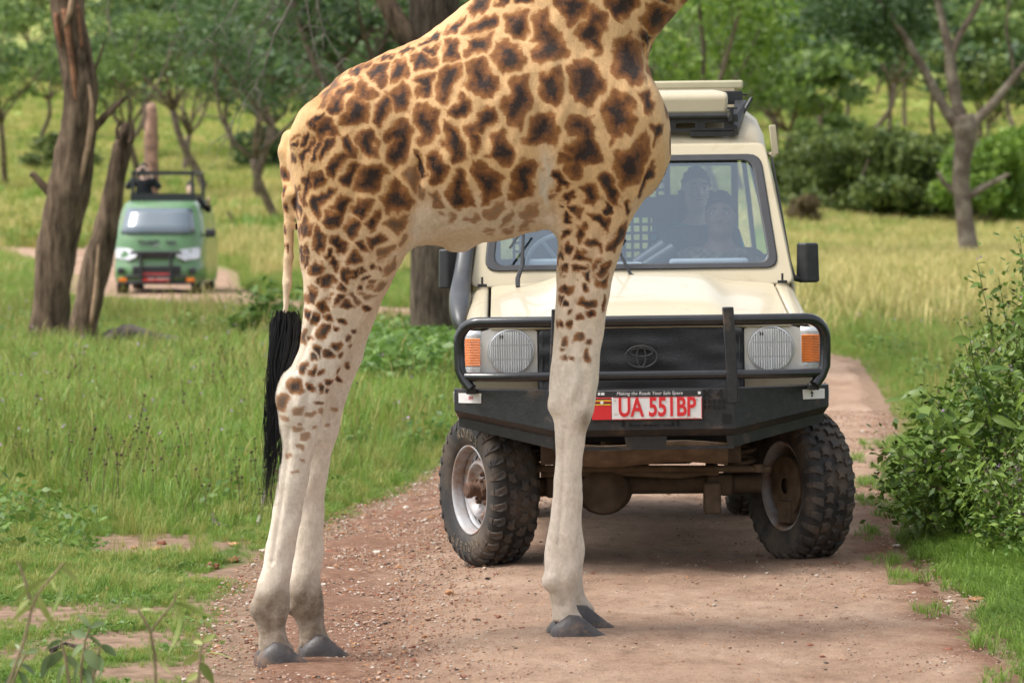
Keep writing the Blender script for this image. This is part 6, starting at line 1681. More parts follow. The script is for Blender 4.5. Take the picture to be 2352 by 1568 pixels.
# reddish stump beyond the van
b = at(346, 600, 92)
T = thing('dead_tree', b, 'reddish broken stump standing beyond the green van roof', 'tree', 'dead trunks in the grass')
mb = MB(); px_tube(mb, [(346, 640, 44), (346, 560, 40), (347, 480, 37), (347, 400, 36), (347, 330, 32), (349, 280, 28), (350, 250, 26), (352, 236, 12)], 92, 12, rough=.3, seed=9)
o = mb.build('trunk', mat('red_brown_dead_wood', (0.27, 0.165, 0.115), .95, var=.5, vscale=5, bump=.8, bscale=14), T, auto=0); relocate(o, b)
mb = MB(); px_tube(mb, [(334, 300, 12), (332, 262, 10), (336, 238, 4)], 92, 7, rough=.2); o = mb.build('splinter', BARK, T, auto=0); relocate(o, b)
# thick furrowed trunk behind the giraffe
b = at(995, 862, 42)
T = thing('large_tree', b, 'thick furrowed trunk behind the giraffe belly with a fork near the withers', 'tree')
mb = MB(); px_tube(mb, [(998, 900, 135), (996, 850, 118), (995, 780, 106), (994, 700, 100), (995, 600, 98), (993, 500, 98), (992, 400, 100), (990, 300, 104), (990, 200, 110), (992, 120, 118), (998, 40, 116), (1000, -60, 112), (1004, -300, 90), (1010, -560, 60)], 42, 20, rough=.10, seed=2)
o = mb.build('trunk', FISS, T, auto=0); relocate(o, b)
mb = MB(); px_tube(mb, [(962, 130, 40), (935, 85, 48), (910, 45, 46), (884, 0, 44), (850, -60, 40), (760, -160, 34), (660, -230, 26), (560, -280, 16)], 41.6, 12, rough=.12, seed=3); o = mb.build('limb', FISS2, T, auto=0); relocate(o, b)
mb = MB(); px_tube(mb, [(1010, -200, 60), (1120, -330, 40), (1260, -420, 22)], 42, 10, rough=.1); o = mb.build('limb', FISS2, T, auto=0); relocate(o, b)
rng = np.random.default_rng(21)
cs = [tuple(at(x, y, 42 + dd)) for x, y, dd in ((700, -430, 0), (860, -480, 2), (1000, -640, -1), (1180, -520, 2), (1300, -480, 0), (560, -420, 1))]
V, Q = leaf_cloud(pads(rng, cs, [(.95, 1.3, .4)] * 6, 900), .07, rng)
cme = np_mesh('crown', V, Q); cme.transform(Matrix.Translation(-b)); link('crown', cme, ACD, T, auto=0)
rt2 = random.Random(12)
def twig(pts, r0, d):
    mb = MB()
    P_ = [at(x, y, d) for x, y in pts]
    mb.tube(P_, [r0 * (1 - .75 * i / (len(P_) - 1)) for i in range(len(P_))], 5)
    for i in range(1, len(pts)):
        for k in range(2):
            a = Vector(P_[i]); q = a
            dx, dz = rt2.uniform(-.35, .35), rt2.uniform(-.5, -.05)
            pp = [a]
            for j in range(5):
                q = q + Vector((dx * .22 + rt2.gauss(0, .02), rt2.gauss(0, .02), dz * .2)); dz -= .06; pp.append(q)
            mb.tube(pp, [r0 * .4 * (1 - .8 * j / 5) for j in range(6)], 4)
    return mb
for pts, r in (([(690, -60), (672, 0), (650, 45), (632, 75), (618, 120), (606, 160), (585, 200), (560, 235), (536, 275), (527, 310)], .016), ([(720, -60), (728, 0), (735, 40), (745, 75), (765, 110), (790, 135)], .014), ([(620, -60), (628, 0), (618, 40), (590, 75), (575, 110)], .012),
               ([(560, -40), (545, 0), (530, 30), (505, 60), (475, 90), (445, 120)], .010), ([(650, -40), (640, 10), (610, 50), (560, 90), (510, 130)], .010), ([(690, -40), (705, 10), (712, 60), (722, 110), (735, 150), (742, 190), (730, 230)], .012), ([(420, -30), (400, 10), (408, 40), (418, 70)], .010), ([(250, -30), (248, 20), (252, 60)], .010)):
    mb = twig(pts, r, 41); o = mb.build('dead_twig', TWIG, T, auto=0); relocate(o, b)
# pale forked tree on the right
b = at(2228, 600, 106)
T = thing('forked_tree', b, 'pale barked tree forking into three bare limbs in front of the thicket', 'tree')
mb = MB(); px_tube(mb, [(2230, 640, 64), (2226, 590, 52), (2220, 530, 42), (2212, 470, 38), (2206, 420, 40), (2210, 370, 42), (2216, 330, 50), (2216, 295, 58), (2210, 265, 50)], 106, 12, rough=.14)
o = mb.build('trunk', BARKP, T, auto=0); relocate(o, b)
for pp in ([(2205, 300, 30), (2180, 265, 26), (2150, 215, 24), (2125, 165, 22), (2100, 125, 20), (2075, 80, 16), (2030, 20, 12), (1980, -40, 8)], [(2212, 285, 34), (2195, 230, 30), (2185, 170, 28), (2180, 115, 24), (2168, 60, 20), (2155, 10, 16), (2140, -60, 12)], [(2182, 130, 20), (2205, 80, 16), (2235, 30, 14), (2262, -20, 10)],
           [(2225, 300, 30), (2255, 265, 24), (2285, 235, 20), (2312, 200, 18), (2340, 165, 15), (2380, 120, 10)], [(2208, 455, 10), (2190, 440, 12), (2168, 420, 11), (2155, 395, 8)], [(2225, 452, 18), (2255, 432, 16), (2290, 415, 13), (2318, 400, 8)], [(2330, 180, 8), (2322, 120, 7), (2310, 70, 6), (2318, 0, 5)]):
    mb = MB(); px_tube(mb, pp, 106, 8, rough=.12); o = mb.build('limb', BARKP if pp[0][1] > 200 else BARK, T, auto=0); relocate(o, b)
cs = [tuple(at(x, y, 106 + dd)) for x, y, dd in ((1990, 30, 0), (2060, 45, 2), (1920, 10, -2), (2110, -10, 1), (2020, 85, 1), (1960, -60, 0), (2200, -90, 0), (1875, 40, 1))]
V, Q = leaf_cloud(pads(rng, cs, [(1.1, 1.2, .62)] * 8, 620), .10, rng)
cme = np_mesh('crown', V, Q); cme.transform(Matrix.Translation(-b)); link('crown', cme, ACD, T, auto=0)

# --- bushes of the thicket
def bush_proto(seed, r, h, leaf, per):
    rng = np.random.default_rng(seed)
    cs, rs = [], []
    for k in range(16):
        a = rng.uniform(0, 6.28); q = r * math.sqrt(rng.uniform(0, 1)) * .75
        zc = rng.uniform(.12, .85) * h * (1 - .35 * (q / r))
        cs.append((q * math.cos(a), q * math.sin(a), zc)); s = rng.uniform(.25, .42) * r; rs.append((s, s, s * .72))
    V, Q = leaf_cloud(pads(rng, cs, rs, per), leaf, rng, .35)
    mb = MB()
    for k in range(9): limb(mb, (rng.normal() * .2, rng.normal() * .2, -.2), cs[k], .05, .015, rng, 4, .12, 5)
    return mb.mesh('stems'), np_mesh('foliage', V, Q)
BP = [bush_proto(200, 3.0, 4.6, .15, 520), bush_proto(201, 2.6, 4.0, .15, 520), bush_proto(202, 3.3, 5.0, .16, 480)]
def plant_bush(k, loc, sc, rz, label, lm, group='bushes of the thicket', name='bush'):
    t = thing(name, loc, label, 'bush', group, rz); t.scale = sc
    for nm, me, mm in (('stems', BP[k][0], BARK), ('foliage', BP[k][1], lm)):
        o = bpy.data.objects.new(nm, me); COL.objects.link(o); o.parent = t
        if not me.materials: me.materials.append(mm)
        if me.materials[0] is not mm: o.material_slots[0].link = 'OBJECT'; o.material_slots[0].material = mm
    return t
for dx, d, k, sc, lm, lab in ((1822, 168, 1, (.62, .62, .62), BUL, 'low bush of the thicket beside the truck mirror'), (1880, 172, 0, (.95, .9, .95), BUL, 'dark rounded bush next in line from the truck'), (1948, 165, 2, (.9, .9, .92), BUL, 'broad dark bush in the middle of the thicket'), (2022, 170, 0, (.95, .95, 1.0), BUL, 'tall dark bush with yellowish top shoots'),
                              (2088, 164, 1, (1.1, 1, 1.05), BUL, 'dark bush left of the pale forked trunk'), (2150, 168, 2, (.85, .9, .95), BUL, 'dark bush directly behind the forked trunk'), (2262, 160, 0, (.8, .8, 1.0), BRL, 'bright green bush right of the forked trunk'), (2330, 164, 1, (1.15, 1, 1.1), BRL, 'light green bush at the right edge of the thicket'), (2400, 166, 2, (1, 1, 1.0), BRL, 'green bush where the thicket leaves the frame')):
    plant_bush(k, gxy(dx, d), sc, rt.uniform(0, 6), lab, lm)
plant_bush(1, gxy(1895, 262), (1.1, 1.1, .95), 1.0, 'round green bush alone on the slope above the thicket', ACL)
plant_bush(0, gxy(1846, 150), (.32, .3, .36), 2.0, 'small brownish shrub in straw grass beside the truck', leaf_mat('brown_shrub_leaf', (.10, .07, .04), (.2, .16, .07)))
plant_bush(1, gxy(630, 190), (.9, .9, .7), .9, 'dark green bush under the slope acacias left of the giraffe', ACD, 'bushes near the green van')
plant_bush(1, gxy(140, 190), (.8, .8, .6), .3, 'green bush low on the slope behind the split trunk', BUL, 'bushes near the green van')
# ------------------------------------------------------------------ grass and ground cover (scattered tufts)
PROTO = bpy.data.collections.new('tuft_sources')
def blades(seed, n, h, spread, w, lean, bend=.5):
    rng = np.random.default_rng(seed)
    mb = MB()
    for i in range(n):
        a = rng.uniform(0, 6.28); r = spread * math.sqrt(rng.uniform())
        x, y = r * math.cos(a), r * math.sin(a)
        hh = h * rng.uniform(.45, 1.1); ww = w * rng.uniform(.6, 1.3)
        b = rng.uniform(0, 6.28); ln = hh * lean * rng.uniform(.2, 1.3)
        dx, dy = math.cos(b) * ln, math.sin(b) * ln
        sx, sy = -math.sin(b) * ww / 2, math.cos(b) * ww / 2
        p1 = (x + dx * .3, y + dy * .3, hh * .5); p2 = (x + dx * .75, y + dy * .75, hh * .85); tip = (x + dx * (1 + bend), y + dy * (1 + bend), hh * (1 - bend * .12))
        mb.add([(x - sx * .8, y - sy * .8, -.01), (x + sx * .8, y + sy * .8, -.01), (p1[0] + sx, p1[1] + sy, p1[2]), (p1[0] - sx, p1[1] - sy, p1[2]), (p2[0] + sx * .7, p2[1] + sy * .7, p2[2]), (p2[0] - sx * .7, p2[1] - sy * .7, p2[2]), tip],
               [(0, 1, 2, 3), (3, 2, 4, 5), (5, 4, 6)])
    return mb
def stalks(seed, n, h, spread, head='plume'):
    rng = np.random.default_rng(seed)
    mb = MB()
    for i in range(n):
        x, y = rng.normal() * spread, rng.normal() * spread
        hh = h * rng.uniform(.65, 1.1); a = rng.uniform(0, 6.28); ln = hh * rng.uniform(.05, .3)
        pts = [(x, y, 0), (x + math.cos(a) * ln * .3, y + math.sin(a) * ln * .3, hh * .55), (x + math.cos(a) * ln, y + math.sin(a) * ln, hh)]
        mb.tube(pts, [.0028, .0022, .0014], 3, caps=False)
        if head == 'plume':
            p = Vector(pts[2]); q = p + Vector((math.cos(a) * .05, math.sin(a) * .05, .08))
            mb.tube([p - Vector((0, 0, .06)), p, q], [.0015, .0042, .001], 4, caps=False)
        else:
            for t in (1.0, .86, .70)[:rng.integers(1, 4)]:
                c = Vector(pts[1]).lerp(Vector(pts[2]), (t - .55) / .45)
                mb.ball(c, .0085 * rng.uniform(.7, 1.2), 6, 4)
    return mb
def weeds(seed, n, h, spread, leaf):
    rng = np.random.default_rng(seed)
    C = np.stack([rng.normal(size=n) * spread, rng.normal(size=n) * spread, rng.uniform(.1, 1, n) * h], 1)
    V, Q = leaf_cloud(C, leaf, rng, .9, .6)
    return V, Q
def src(name, mb, m):
    me = mb.mesh(name) if isinstance(mb, MB) else np_mesh(name, *mb)
    me.materials.append(m)
    o = bpy.data.objects.new(name, me); PROTO_C.objects.link(o); return o
def scatter(name, coll, P_, rz, sc, kind='stuff'):
    """One object: tufts instanced on its points."""
    me = bpy.data.meshes.new(name); me.vertices.add(len(P_)); me.vertices.foreach_set('co', np.asarray(P_, np.float32).ravel())
    for nm, v in (('turn', rz), ('size', sc)):
        a = me.attributes.new(nm, 'FLOAT', 'POINT'); a.data.foreach_set('value', np.asarray(v, np.float32))
    o = bpy.data.objects.new(name, me); COL.objects.link(o); o['kind'] = kind
    g = bpy.data.node_groups.new(name + '_scatter', 'GeometryNodeTree')
    g.interface.new_socket('Geometry', in_out='INPUT', socket_type='NodeSocketGeometry'); g.interface.new_socket('Geometry', in_out='OUTPUT', socket_type='NodeSocketGeometry')
    n, l = g.nodes, g.links
    gi, go_ = n.new('NodeGroupInput'), n.new('NodeGroupOutput')
    ci = n.new('GeometryNodeCollectionInfo'); ci.inputs['Collection'].default_value = coll; ci.inputs['Separate Children'].default_value = True; ci.inputs['Reset Children'].default_value = True
    ip = n.new('GeometryNodeInstanceOnPoints'); ip.inputs['Pick Instance'].default_value = True
    t = n.new('GeometryNodeInputNamedAttribute'); t.data_type = 'FLOAT'; t.inputs['Name'].default_value = 'turn'
    s = n.new('GeometryNodeInputNamedAttribute'); s.data_type = 'FLOAT'; s.inputs['Name'].default_value = 'size'
    cx = n.new('ShaderNodeCombineXYZ'); l.new(t.outputs['Attribute'], cx.inputs['Z'])
    ri = n.new('FunctionNodeRandomValue'); ri.data_type = 'INT'
    for k in ri.inputs:
        if k.name == 'Min' and k.type == 'INT': k.default_value = 0
        if k.name == 'Max' and k.type == 'INT': k.default_value = len(coll.objects) - 1
    l.new(gi.outputs[0], ip.inputs['Points']); l.new(ci.outputs[0], ip.inputs['Instance']); l.new(cx.outputs[0], ip.inputs['Rotation']); l.new(s.outputs['Attribute'], ip.inputs['Scale'])
    l.new([q for q in ri.outputs if q.type == 'INT'][0], ip.inputs['Instance Index'])
    l.new(ip.outputs[0], go_.inputs[0])
    m = o.modifiers.new('scatter', 'NODES'); m.node_group = g
    return o

LUSH = leaf_mat('lush_grass', (0.100, 0.200, 0.026), (0.255, 0.385, 0.066), .45, .45)
MIDG = leaf_mat('meadow_grass', (0.190, 0.235, 0.046), (0.420, 0.415, 0.120), .5, .45)
STRAW = leaf_mat('straw_grass', (0.38, 0.335, 0.105), (0.64, 0.54, 0.23), .6, .35)
DRYB = leaf_mat('brown_seed_heads', (0.06, 0.042, 0.026), (0.13, 0.088, 0.05), .8, .05)
WEED = leaf_mat('broad_weed_leaf', (0.065, 0.145, 0.024), (0.185, 0.30, 0.062), .45, .4)
PURP = leaf_mat('lilac_petals', (0.42, 0.25, 0.5), (0.6, 0.42, 0.62), .6, .3)
def coll(name, items):
    global PROTO_C
    PROTO_C = bpy.data.collections.new(name)
    for k, (mb, m) in enumerate(items): src(name + '_source', mb, m)
    return PROTO_C
C_SHORT = coll('short_tuft', [(blades(s, 30, .085, .055, .0036, .85), LUSH) for s in (1, 2, 3, 4)] + [(blades(5, 22, .12, .05, .0045, .6), MIDG)])
C_VERGE = coll('verge_tuft', [(blades(s, 28, .17, .075, .0075, .95, .7), LUSH) for s in (6, 7, 8, 9)])
C_MEADOW = coll('meadow_tuft', [(blades(s, 36, .30, .10, .0046, .5), m) for s, m in ((11, LUSH), (12, LUSH), (13, MIDG), (14, LUSH), (15, MIDG))])
C_STALK = coll('seed_stalk', [(stalks(21, 7, .46, .09), MIDG), (stalks(22, 5, .52, .10), STRAW), (stalks(23, 7, .40, .08), MIDG)])
C_DARK = coll('dark_seed_stalk', [(stalks(24, 4, .42, .09, 'ball'), DRYB), (stalks(25, 3, .5, .08, 'ball'), DRYB), (stalks(26, 5, .36, .1, 'ball'), DRYB)])
C_STRAW = coll('straw_tuft', [(blades(s, 40, .62, .30, .014, .35), m) for s, m in ((31, STRAW), (32, STRAW), (33, MIDG), (34, STRAW))])
C_FAR = coll('far_tuft', [(blades(s, 44, .5, .5, .03, .4), m) for s, m in ((35, MIDG), (36, MIDG), (37, STRAW), (38, LUSH))])
C_WEED = coll('weed_clump', [(weeds(s, 30, .035, .06, .0105), WEED) for s in (41, 42, 43)])
C_HERB = coll('herb_clump', [(weeds(s, 60, .38, .13, .035), WEED) for s in (44, 45, 46)])
C_FLOW = coll('lilac_flower', [(weeds(51, 5, .02, .01, .011), PURP), (weeds(52, 4, .02, .008, .012), PURP)])

def sample(n, d0, d1, x0, x1, p=1.0):
    """n points spread over depth d0..d1 and between the lateral bounds x0(d), x1(d)."""
    d = d0 + (d1 - d0) * RNG.random(n) ** p
    f = RNG.random(n)
    return x0(d) + (x1(d) - x0(d)) * f, d
CLEAR = [(-1.98, 24.6, .15, 1.6), (-3.02, 25.1, .17, 1.6), (-2.83, 25.0, .12, 1.4), (-2.1, 22.1, .3, 1.0), (-1.45, 20.9, .14, .9), (-1.4, 21.1, .12, .8), (-1.56, 22.0, .15, .9), (-4.62, 48, .75, 5.5), (-2.0, 19.6, .1, .9), (-1.6, 23.6, .12, .9)]
def place(name, coll_, x, d, keep, smin_, smax_, lift=0.0):
    keep = np.array(keep, float) * np.ones(len(x))
    for cx_, cd_, hw_, fl_ in CLEAR:
        keep = np.where((np.abs(x - cx_ * d / cd_) < hw_) & (d < cd_ + .1) & (d > cd_ - fl_), keep * .12, keep)
    k = RNG.random(len(x)) < keep
    x, d = x[k], d[k]
    z = ground_z(x, d) + lift
    s = RNG.uniform(smin_, smax_, len(x)) if np.isscalar(smin_) else smin_[k] * RNG.uniform(.75, 1.25, len(x))
    return scatter(name, coll_, np.stack([x, d, z], 1), RNG.uniform(0, 6.28, len(x)), s)
def patchy(x, d, f=1.0, ph=0.0):
    return .5 + .25 * np.sin(x * 2.1 * f + d * 1.3 * f + ph) + .25 * np.sin(x * 1.1 * f - d * 2.3 * f + 2 * ph + 1)
offroad = lambda x, d, m: ((x < road_l(d) - m) | (x > road_r(d) + m)).astype(float)
left = lambda d: -.17 * d - 1.6
right = lambda d: .17 * d + 1.6
# short turf beside the road
x, d = sample(60000, 12.5, 27, left, lambda d: road_l(d) + .1)
b = bare_at(x, d)
place('short_grass', C_SHORT, x, d, offroad(x, d, .02) * np.clip(1.12 - b * 1.3 + .5 * (patchy(x, d, 2) - .5), .01, 1), np.clip(1.0 - b * .75, .3, 1) * np.clip(.5 + (d - 17) * .07, .45, 1.1), 1)
x, d = sample(11000, 12.5, 30, left, lambda d: road_l(d) + .2)
place('creeping_weeds', C_WEED, x, d, offroad(x, d, -.12) * (patchy(x, d, 1.6, 2) > .55) * (bare_at(x, d) < .62) * .6, .6, 1.3)
x, d = sample(26000, 13, 30, lambda d: road_r(d) - .1, lambda d: road_r(d) + 2.6)
e = x - road_r(d)
place('verge_grass', C_VERGE, x, d, np.clip(.15 + e * 2.2, 0, 1) * (e > .03 + .14 * np.sin(d * 3.1) * np.sin(d * 1.7)), np.clip(.3 + e * 1.0, .28, 1.6), 1)
x, d = sample(5200, 13, 32, lambda d: road_r(d) + .25, lambda d: road_r(d) + 2.8)
place('ragged_verge_grass', C_MEADOW, x, d, np.clip((x - road_r(d)) * .9, 0, .8) * (patchy(x, d, 1.7, 3) > .45), np.clip(.3 + (x - road_r(d)) * .45, .3, .95), 1)
x, d = sample(700, 13, 30, lambda d: road_r(d) - .22, lambda d: road_r(d) + .2)
place('stray_verge_blades', C_VERGE, x, d, (patchy(x, d, 2.2, 1) > .55) * .8, .2, .5, .02)
# meadow with stalks and dark seed heads
x, d = sample(54000, 21.5, 62, left, right, .75)
rise = smoothstep(21, 29, d + .8 * (x + 3)) 
near_gap = np.clip((road_l(d) - x) / 1.2, .2, 1) * (x < road_l(d)) + np.clip((x - road_r(d)) / 1.0, .2, 1) * (x > road_r(d))
place('meadow_grass', C_MEADOW, x, d, offroad(x, d, .12) * (.45 + .55 * rise), (.45 + .75 * rise) * near_gap * np.where(d > 44, np.where(x < -3, .6, .8), 1.0), 1)
x, d = sample(5000, 25, 62, left, right, .8)
place('seed_stalks', C_STALK, x, d, offroad(x, d, .5) * (patchy(x, d, .9) > .42), .6, 1.15)
x, d = sample(750, 22, 40, left, lambda d: np.minimum(road_l(d) - .5, -1.2))
place('dark_seed_stalks', C_DARK, x, d, offroad(x, d, .5) * (patchy(x, d, .8, 4) > .52) * np.clip(.2 + (x + 4.5) * .25, .1, 1), .7, 1.2)
x, d = sample(420, 24, 60, left, right)
place('lilac_flowers', C_FLOW, x, d, offroad(x, d, .4), .8, 1.6, .38)
# plain beyond, to the foot of the slope
x, d = sample(58000, 56, 125, left, right, .8)
g = np.clip((np.maximum(road_l(d) - x, x - road_r(d))) / 1.5, 0, 1)
place('field_grass', C_MEADOW, x, d, offroad(x, d, .2) * np.where((x > -1) | (d > 95), .5, 1), (.5 + .55 * g) * np.where((d < 77) & (x < -2), .75, 1.15), 1)
x, d = sample(40000, 48, 215, lambda d: left(d) * np.where(d > 85, 1, .0) + 0 * d, right, .85)
place('straw_grass', C_STRAW, x, d, offroad(x, d, .6) * smoothstep(46, 80, d) * np.where(x > -.02 * d, 1, .55 * (patchy(x, d, .12) > .45)), .6, 1.2)
x, d = sample(34000, 110, 420, lambda d: left(d) * 1.05, lambda d: right(d) * 1.05, .9)
place('hill_grass', C_FAR, x, d, np.where(patchy(x, d, .06, 1) > .35, 1, .4), .6, 1.5)
x, d = sample(420, 34, 44, lambda d: -.03 * d - .25 + 0 * d, lambda d: -.008 * d + 0 * d)
place('herb_growth', C_HERB, x, d, offroad(x, d, .4), .8, 1.5)
x, d = sample(6400, 21, 58, left, right, .8)
place('leafy_weeds', C_HERB, x, d, offroad(x, d, .5) * (patchy(x, d, .7, 5) > .5), .3, .85)
x, d = sample(1400, 13, 24, lambda d: road_r(d) + .5, lambda d: road_r(d) + 2.4)
place('roadside_weeds', C_HERB, x, d, .8 + 0 * x, .35, .9)
# ------------------------------------------------------------------ shrubs by the road, foreground plants, stones, sticks
def leaf_mesh(name, L_, W_l, droop, fold=.12, n=5):
    rows = []
    for i in range(n + 1):
        t = i / n
        w = W_l * math.sin(math.pi * min(1, t * .94 + .04)) ** .8 * (1 - .25 * t)
        y, z = L_ * t, -droop * L_ * t * t
        rows.append([(-w / 2, y, z + fold * w), (0, y, z), (w / 2, y, z + fold * w)])
    return MB().grid(rows).mesh(name)
def big_leaf_mat(name, c0, c1):
    m = leaf_mat(name, c0, c1, .42, .3)
    return m
SHL = big_leaf_mat('shrub_leaf_green', (0.055, 0.118, 0.020), (0.205, 0.300, 0.052))
FGL = big_leaf_mat('pale_olive_leaf', (0.17, 0.23, 0.055), (0.37, 0.40, 0.13))
GRL = big_leaf_mat('grey_green_leaf', (0.11, 0.165, 0.07), (0.22, 0.28, 0.125))
STEM = mat('green_brown_stem', (0.10, 0.105, 0.04), .8, var=.4)
STEMB = mat('brown_stem', (0.22, 0.165, 0.095), .9, var=.3)
LM = [leaf_mesh('leaf', 1.0, .42, .35), leaf_mesh('leaf', 1.0, .36, .6), leaf_mesh('leaf', 1.0, .5, .2), leaf_mesh('leaf', 1.0, .3, .8)]
for m_ in LM: m_.materials.append(SHL)
LL = [leaf_mesh('leaf', 1.0, .22, .5), leaf_mesh('leaf', 1.0, .2, .95), leaf_mesh('leaf', 1.0, .26, .25)]
for m_ in LL: m_.materials.append(FGL)
def leaf_obj(me, parent, p, d, size, roll, mm=None):
    o = bpy.data.objects.new('leaf', me); COL.objects.link(o); o.parent = parent
    q = Vector(d).normalized().to_track_quat('Y', 'Z')
    o.rotation_mode = 'QUATERNION'; o.rotation_quaternion = q @ Matrix.Rotation(roll, 3, 'Y').to_quaternion()
    o.location = p; o.scale = (size, size, size)
    if mm: o.material_slots[0].link = 'OBJECT'; o.material_slots[0].material = mm
    return o
def shrub(base, h, rx, ry, nst, nleaf, lsize, label, seed, fill=1600, flow=0, leafset=LM, mm=None, fsize=.03, name='shrub', lean=0.0):
    rng = random.Random(seed); rn = np.random.default_rng(seed)
    T = thing(name, base, label, 'shrub', 'shrubs along the road edge')
    stems, anchors = MB(), []
    for k in range(nst):
        a = rng.uniform(0, 6.28); q = math.sqrt(rng.random())
        tip = Vector((rx * q * math.cos(a) + lean, ry * q * math.sin(a), h * (1 - .55 * q * q) * rng.uniform(.75, 1.08)))
        b = Vector((tip.x * .22, tip.y * .22, -.04)); mid = b.lerp(tip, .55) + Vector((rng.gauss(0, .04), rng.gauss(0, .04), h * .12))
        pts = []
        for j in range(7):
            t = j / 6; pts.append(b * (1 - t) ** 2 + mid * 2 * t * (1 - t) + tip * t * t)
        stems.tube(pts, [.007 * (1 - .75 * j / 6) for j in range(7)], 5)
        for j in range(14):
            t = .22 + .78 * (j + rng.random()) / 14
            p = b * (1 - t) ** 2 + mid * 2 * t * (1 - t) + tip * t * t
            anchors.append((p, (tip - b).normalized(), t))
    stems.build('stems', STEM, T)
    anchors.sort(key=lambda q: q[0].y - q[0].z * .6 + rng.gauss(0, .25))
    use = anchors[:nleaf]
    for p, d, t in use:
        az_ = rng.uniform(0, 6.28)
        dr = Vector((math.cos(az_), math.sin(az_) * .7 - .25, rng.uniform(-1.0, .45))) + d * .25
        leaf_obj(leafset[rng.randrange(len(leafset))], T, p, dr, lsize * rng.uniform(.55, 1.2) * (1.1 - .35 * t), rng.gauss(0, .75), mm)
    C = []
    for i in range(fill):
        p, d, t = anchors[rng.randrange(len(anchors))]
        C.append((p.x + rng.gauss(0, .07), p.y + rng.gauss(0, .07), max(.01, p.z * rng.uniform(.5, 1.06) + rng.gauss(0, .05))))
    V, Q = leaf_cloud(np.array(C), fsize, rn, .3, .5)
    o = link('foliage', np_mesh('foliage', V, Q), mm or SHL, T, auto=0); o['kind'] = 'stuff'
    if fill > 4000:
        V, Q = leaf_cloud(np.array(C[:fill // 14]) + (0, -.03, .02), fsize * .8, rn, .3, .4)
        q_ = link('dead_leaves', np_mesh('dead_leaves', V, Q), DRYB, T, auto=0); q_['kind'] = 'stuff'
        w_ = MB()
        for i in range(46):
            p, d, t = anchors[rng.randrange(len(anchors))]
            tip = p + Vector((rng.gauss(0, .07), rng.gauss(0, .07), rng.uniform(.1, .24)))
            w_.tube([p, p.lerp(tip, .5) + Vector((0, 0, .02)), tip], [.003, .002, .001], 3, caps=False)
            for _ in range(4): w_.ball(tip + Vector((rng.gauss(0, .016), rng.gauss(0, .016), rng.gauss(0, .016))), .005, 5, 3)
        q_ = w_.build('seed_sprays', STEM, T); q_['kind'] = 'stuff'
    if flow:
        C = [anchors[rng.randrange(len(anchors))][0] + Vector((rng.gauss(0, .02), rng.gauss(0, .02), .03)) for _ in range(flow)]
        C = [c for c in C for _ in range(5)]
        C = np.array([tuple(c) for c in C]) + rn.normal(size=(len(C), 3)) * .007
        V, Q = leaf_cloud(C, .009, rn)
        link('flowers', np_mesh('flowers', V, Q), PURP, T, auto=0)
    return T
def gl(x, d): return (x, d, float(ground_z(x, d)))
shrub(gl(2.80, 20.6), 1.25, .88, .8, 44, 295, .18, 'leafy roadside shrub with large drooping leaves and lilac flowers', 31, 9000, 40, fsize=.026)
shrub(gl(2.98, 21.7), 1.78, .72, .7, 46, 290, .115, 'tallest roadside shrub rising behind the large leaved one', 32, 11000, 60, fsize=.022)
shrub(gl(2.72, 19.5), .85, .55, .6, 26, 190, .11, 'low tangled shrub in front of the large leaved one', 33, 8500, 40, fsize=.019)
shrub(gl(3.0, 18.7), .85, .6, .6, 30, 200, .09, 'wispy weed shrub nearest the viewer at the road edge', 34, 9500, 50, fsize=.016)
shrub(gl(3.30, 20.3), 1.85, .7, .7, 30, 160, .14, 'dense shrub at the frame edge beside the tallest one', 35, 9500, 40, fsize=.022)
shrub(gl(2.42, 20.9), .75, .42, .4, 14, 90, .10, 'small shrub leaning toward the road beside the truck wheel', 36, 800, 14, fsize=.022, lean=-.1)
WB = leaf_mat('weed_bush_leaf', (0.05, 0.115, 0.016), (0.13, 0.23, 0.04), .45, .4)
T_ = shrub((at(640, 800, 50).x, 50, -.05), .95, .75, .6, 34, 120, .24, 'bright green bush of long leaves left of the giraffe tail', 41, 1500, 0, LL, WB, .05)
shrub((at(905, 900, 37).x, 37, -.03), .5, .42, .4, 26, 100, .10, 'dark weedy bush at the foot of the furrowed trunk', 42, 1500, 6, fsize=.03)
shrub((at(985, 920, 36).x, 36, -.03), .46, .40, .4, 24, 90, .10, 'weedy bush between the furrowed trunk and the truck wheel', 43, 1400, 4, fsize=.03)
shrub((at(845, 930, 35.5).x, 35.5, -.05), .55, .38, .4, 20, 70, .10, 'low weedy bush right behind the giraffe hind legs', 44, 1100, 4, fsize=.03)
shrub((at(235, 1010, 30).x, 30, -.08), .52, .22, .2, 7, 34, .085, 'slender broad leaved herb standing in the meadow grass', 45, 60, 3, fsize=.02)
shrub((at(430, 1000, 31).x, 31, -.08), .55, .2, .2, 6, 30, .085, 'tall thin herb with few dark leaves in the meadow', 46, 50, 3, fsize=.02)

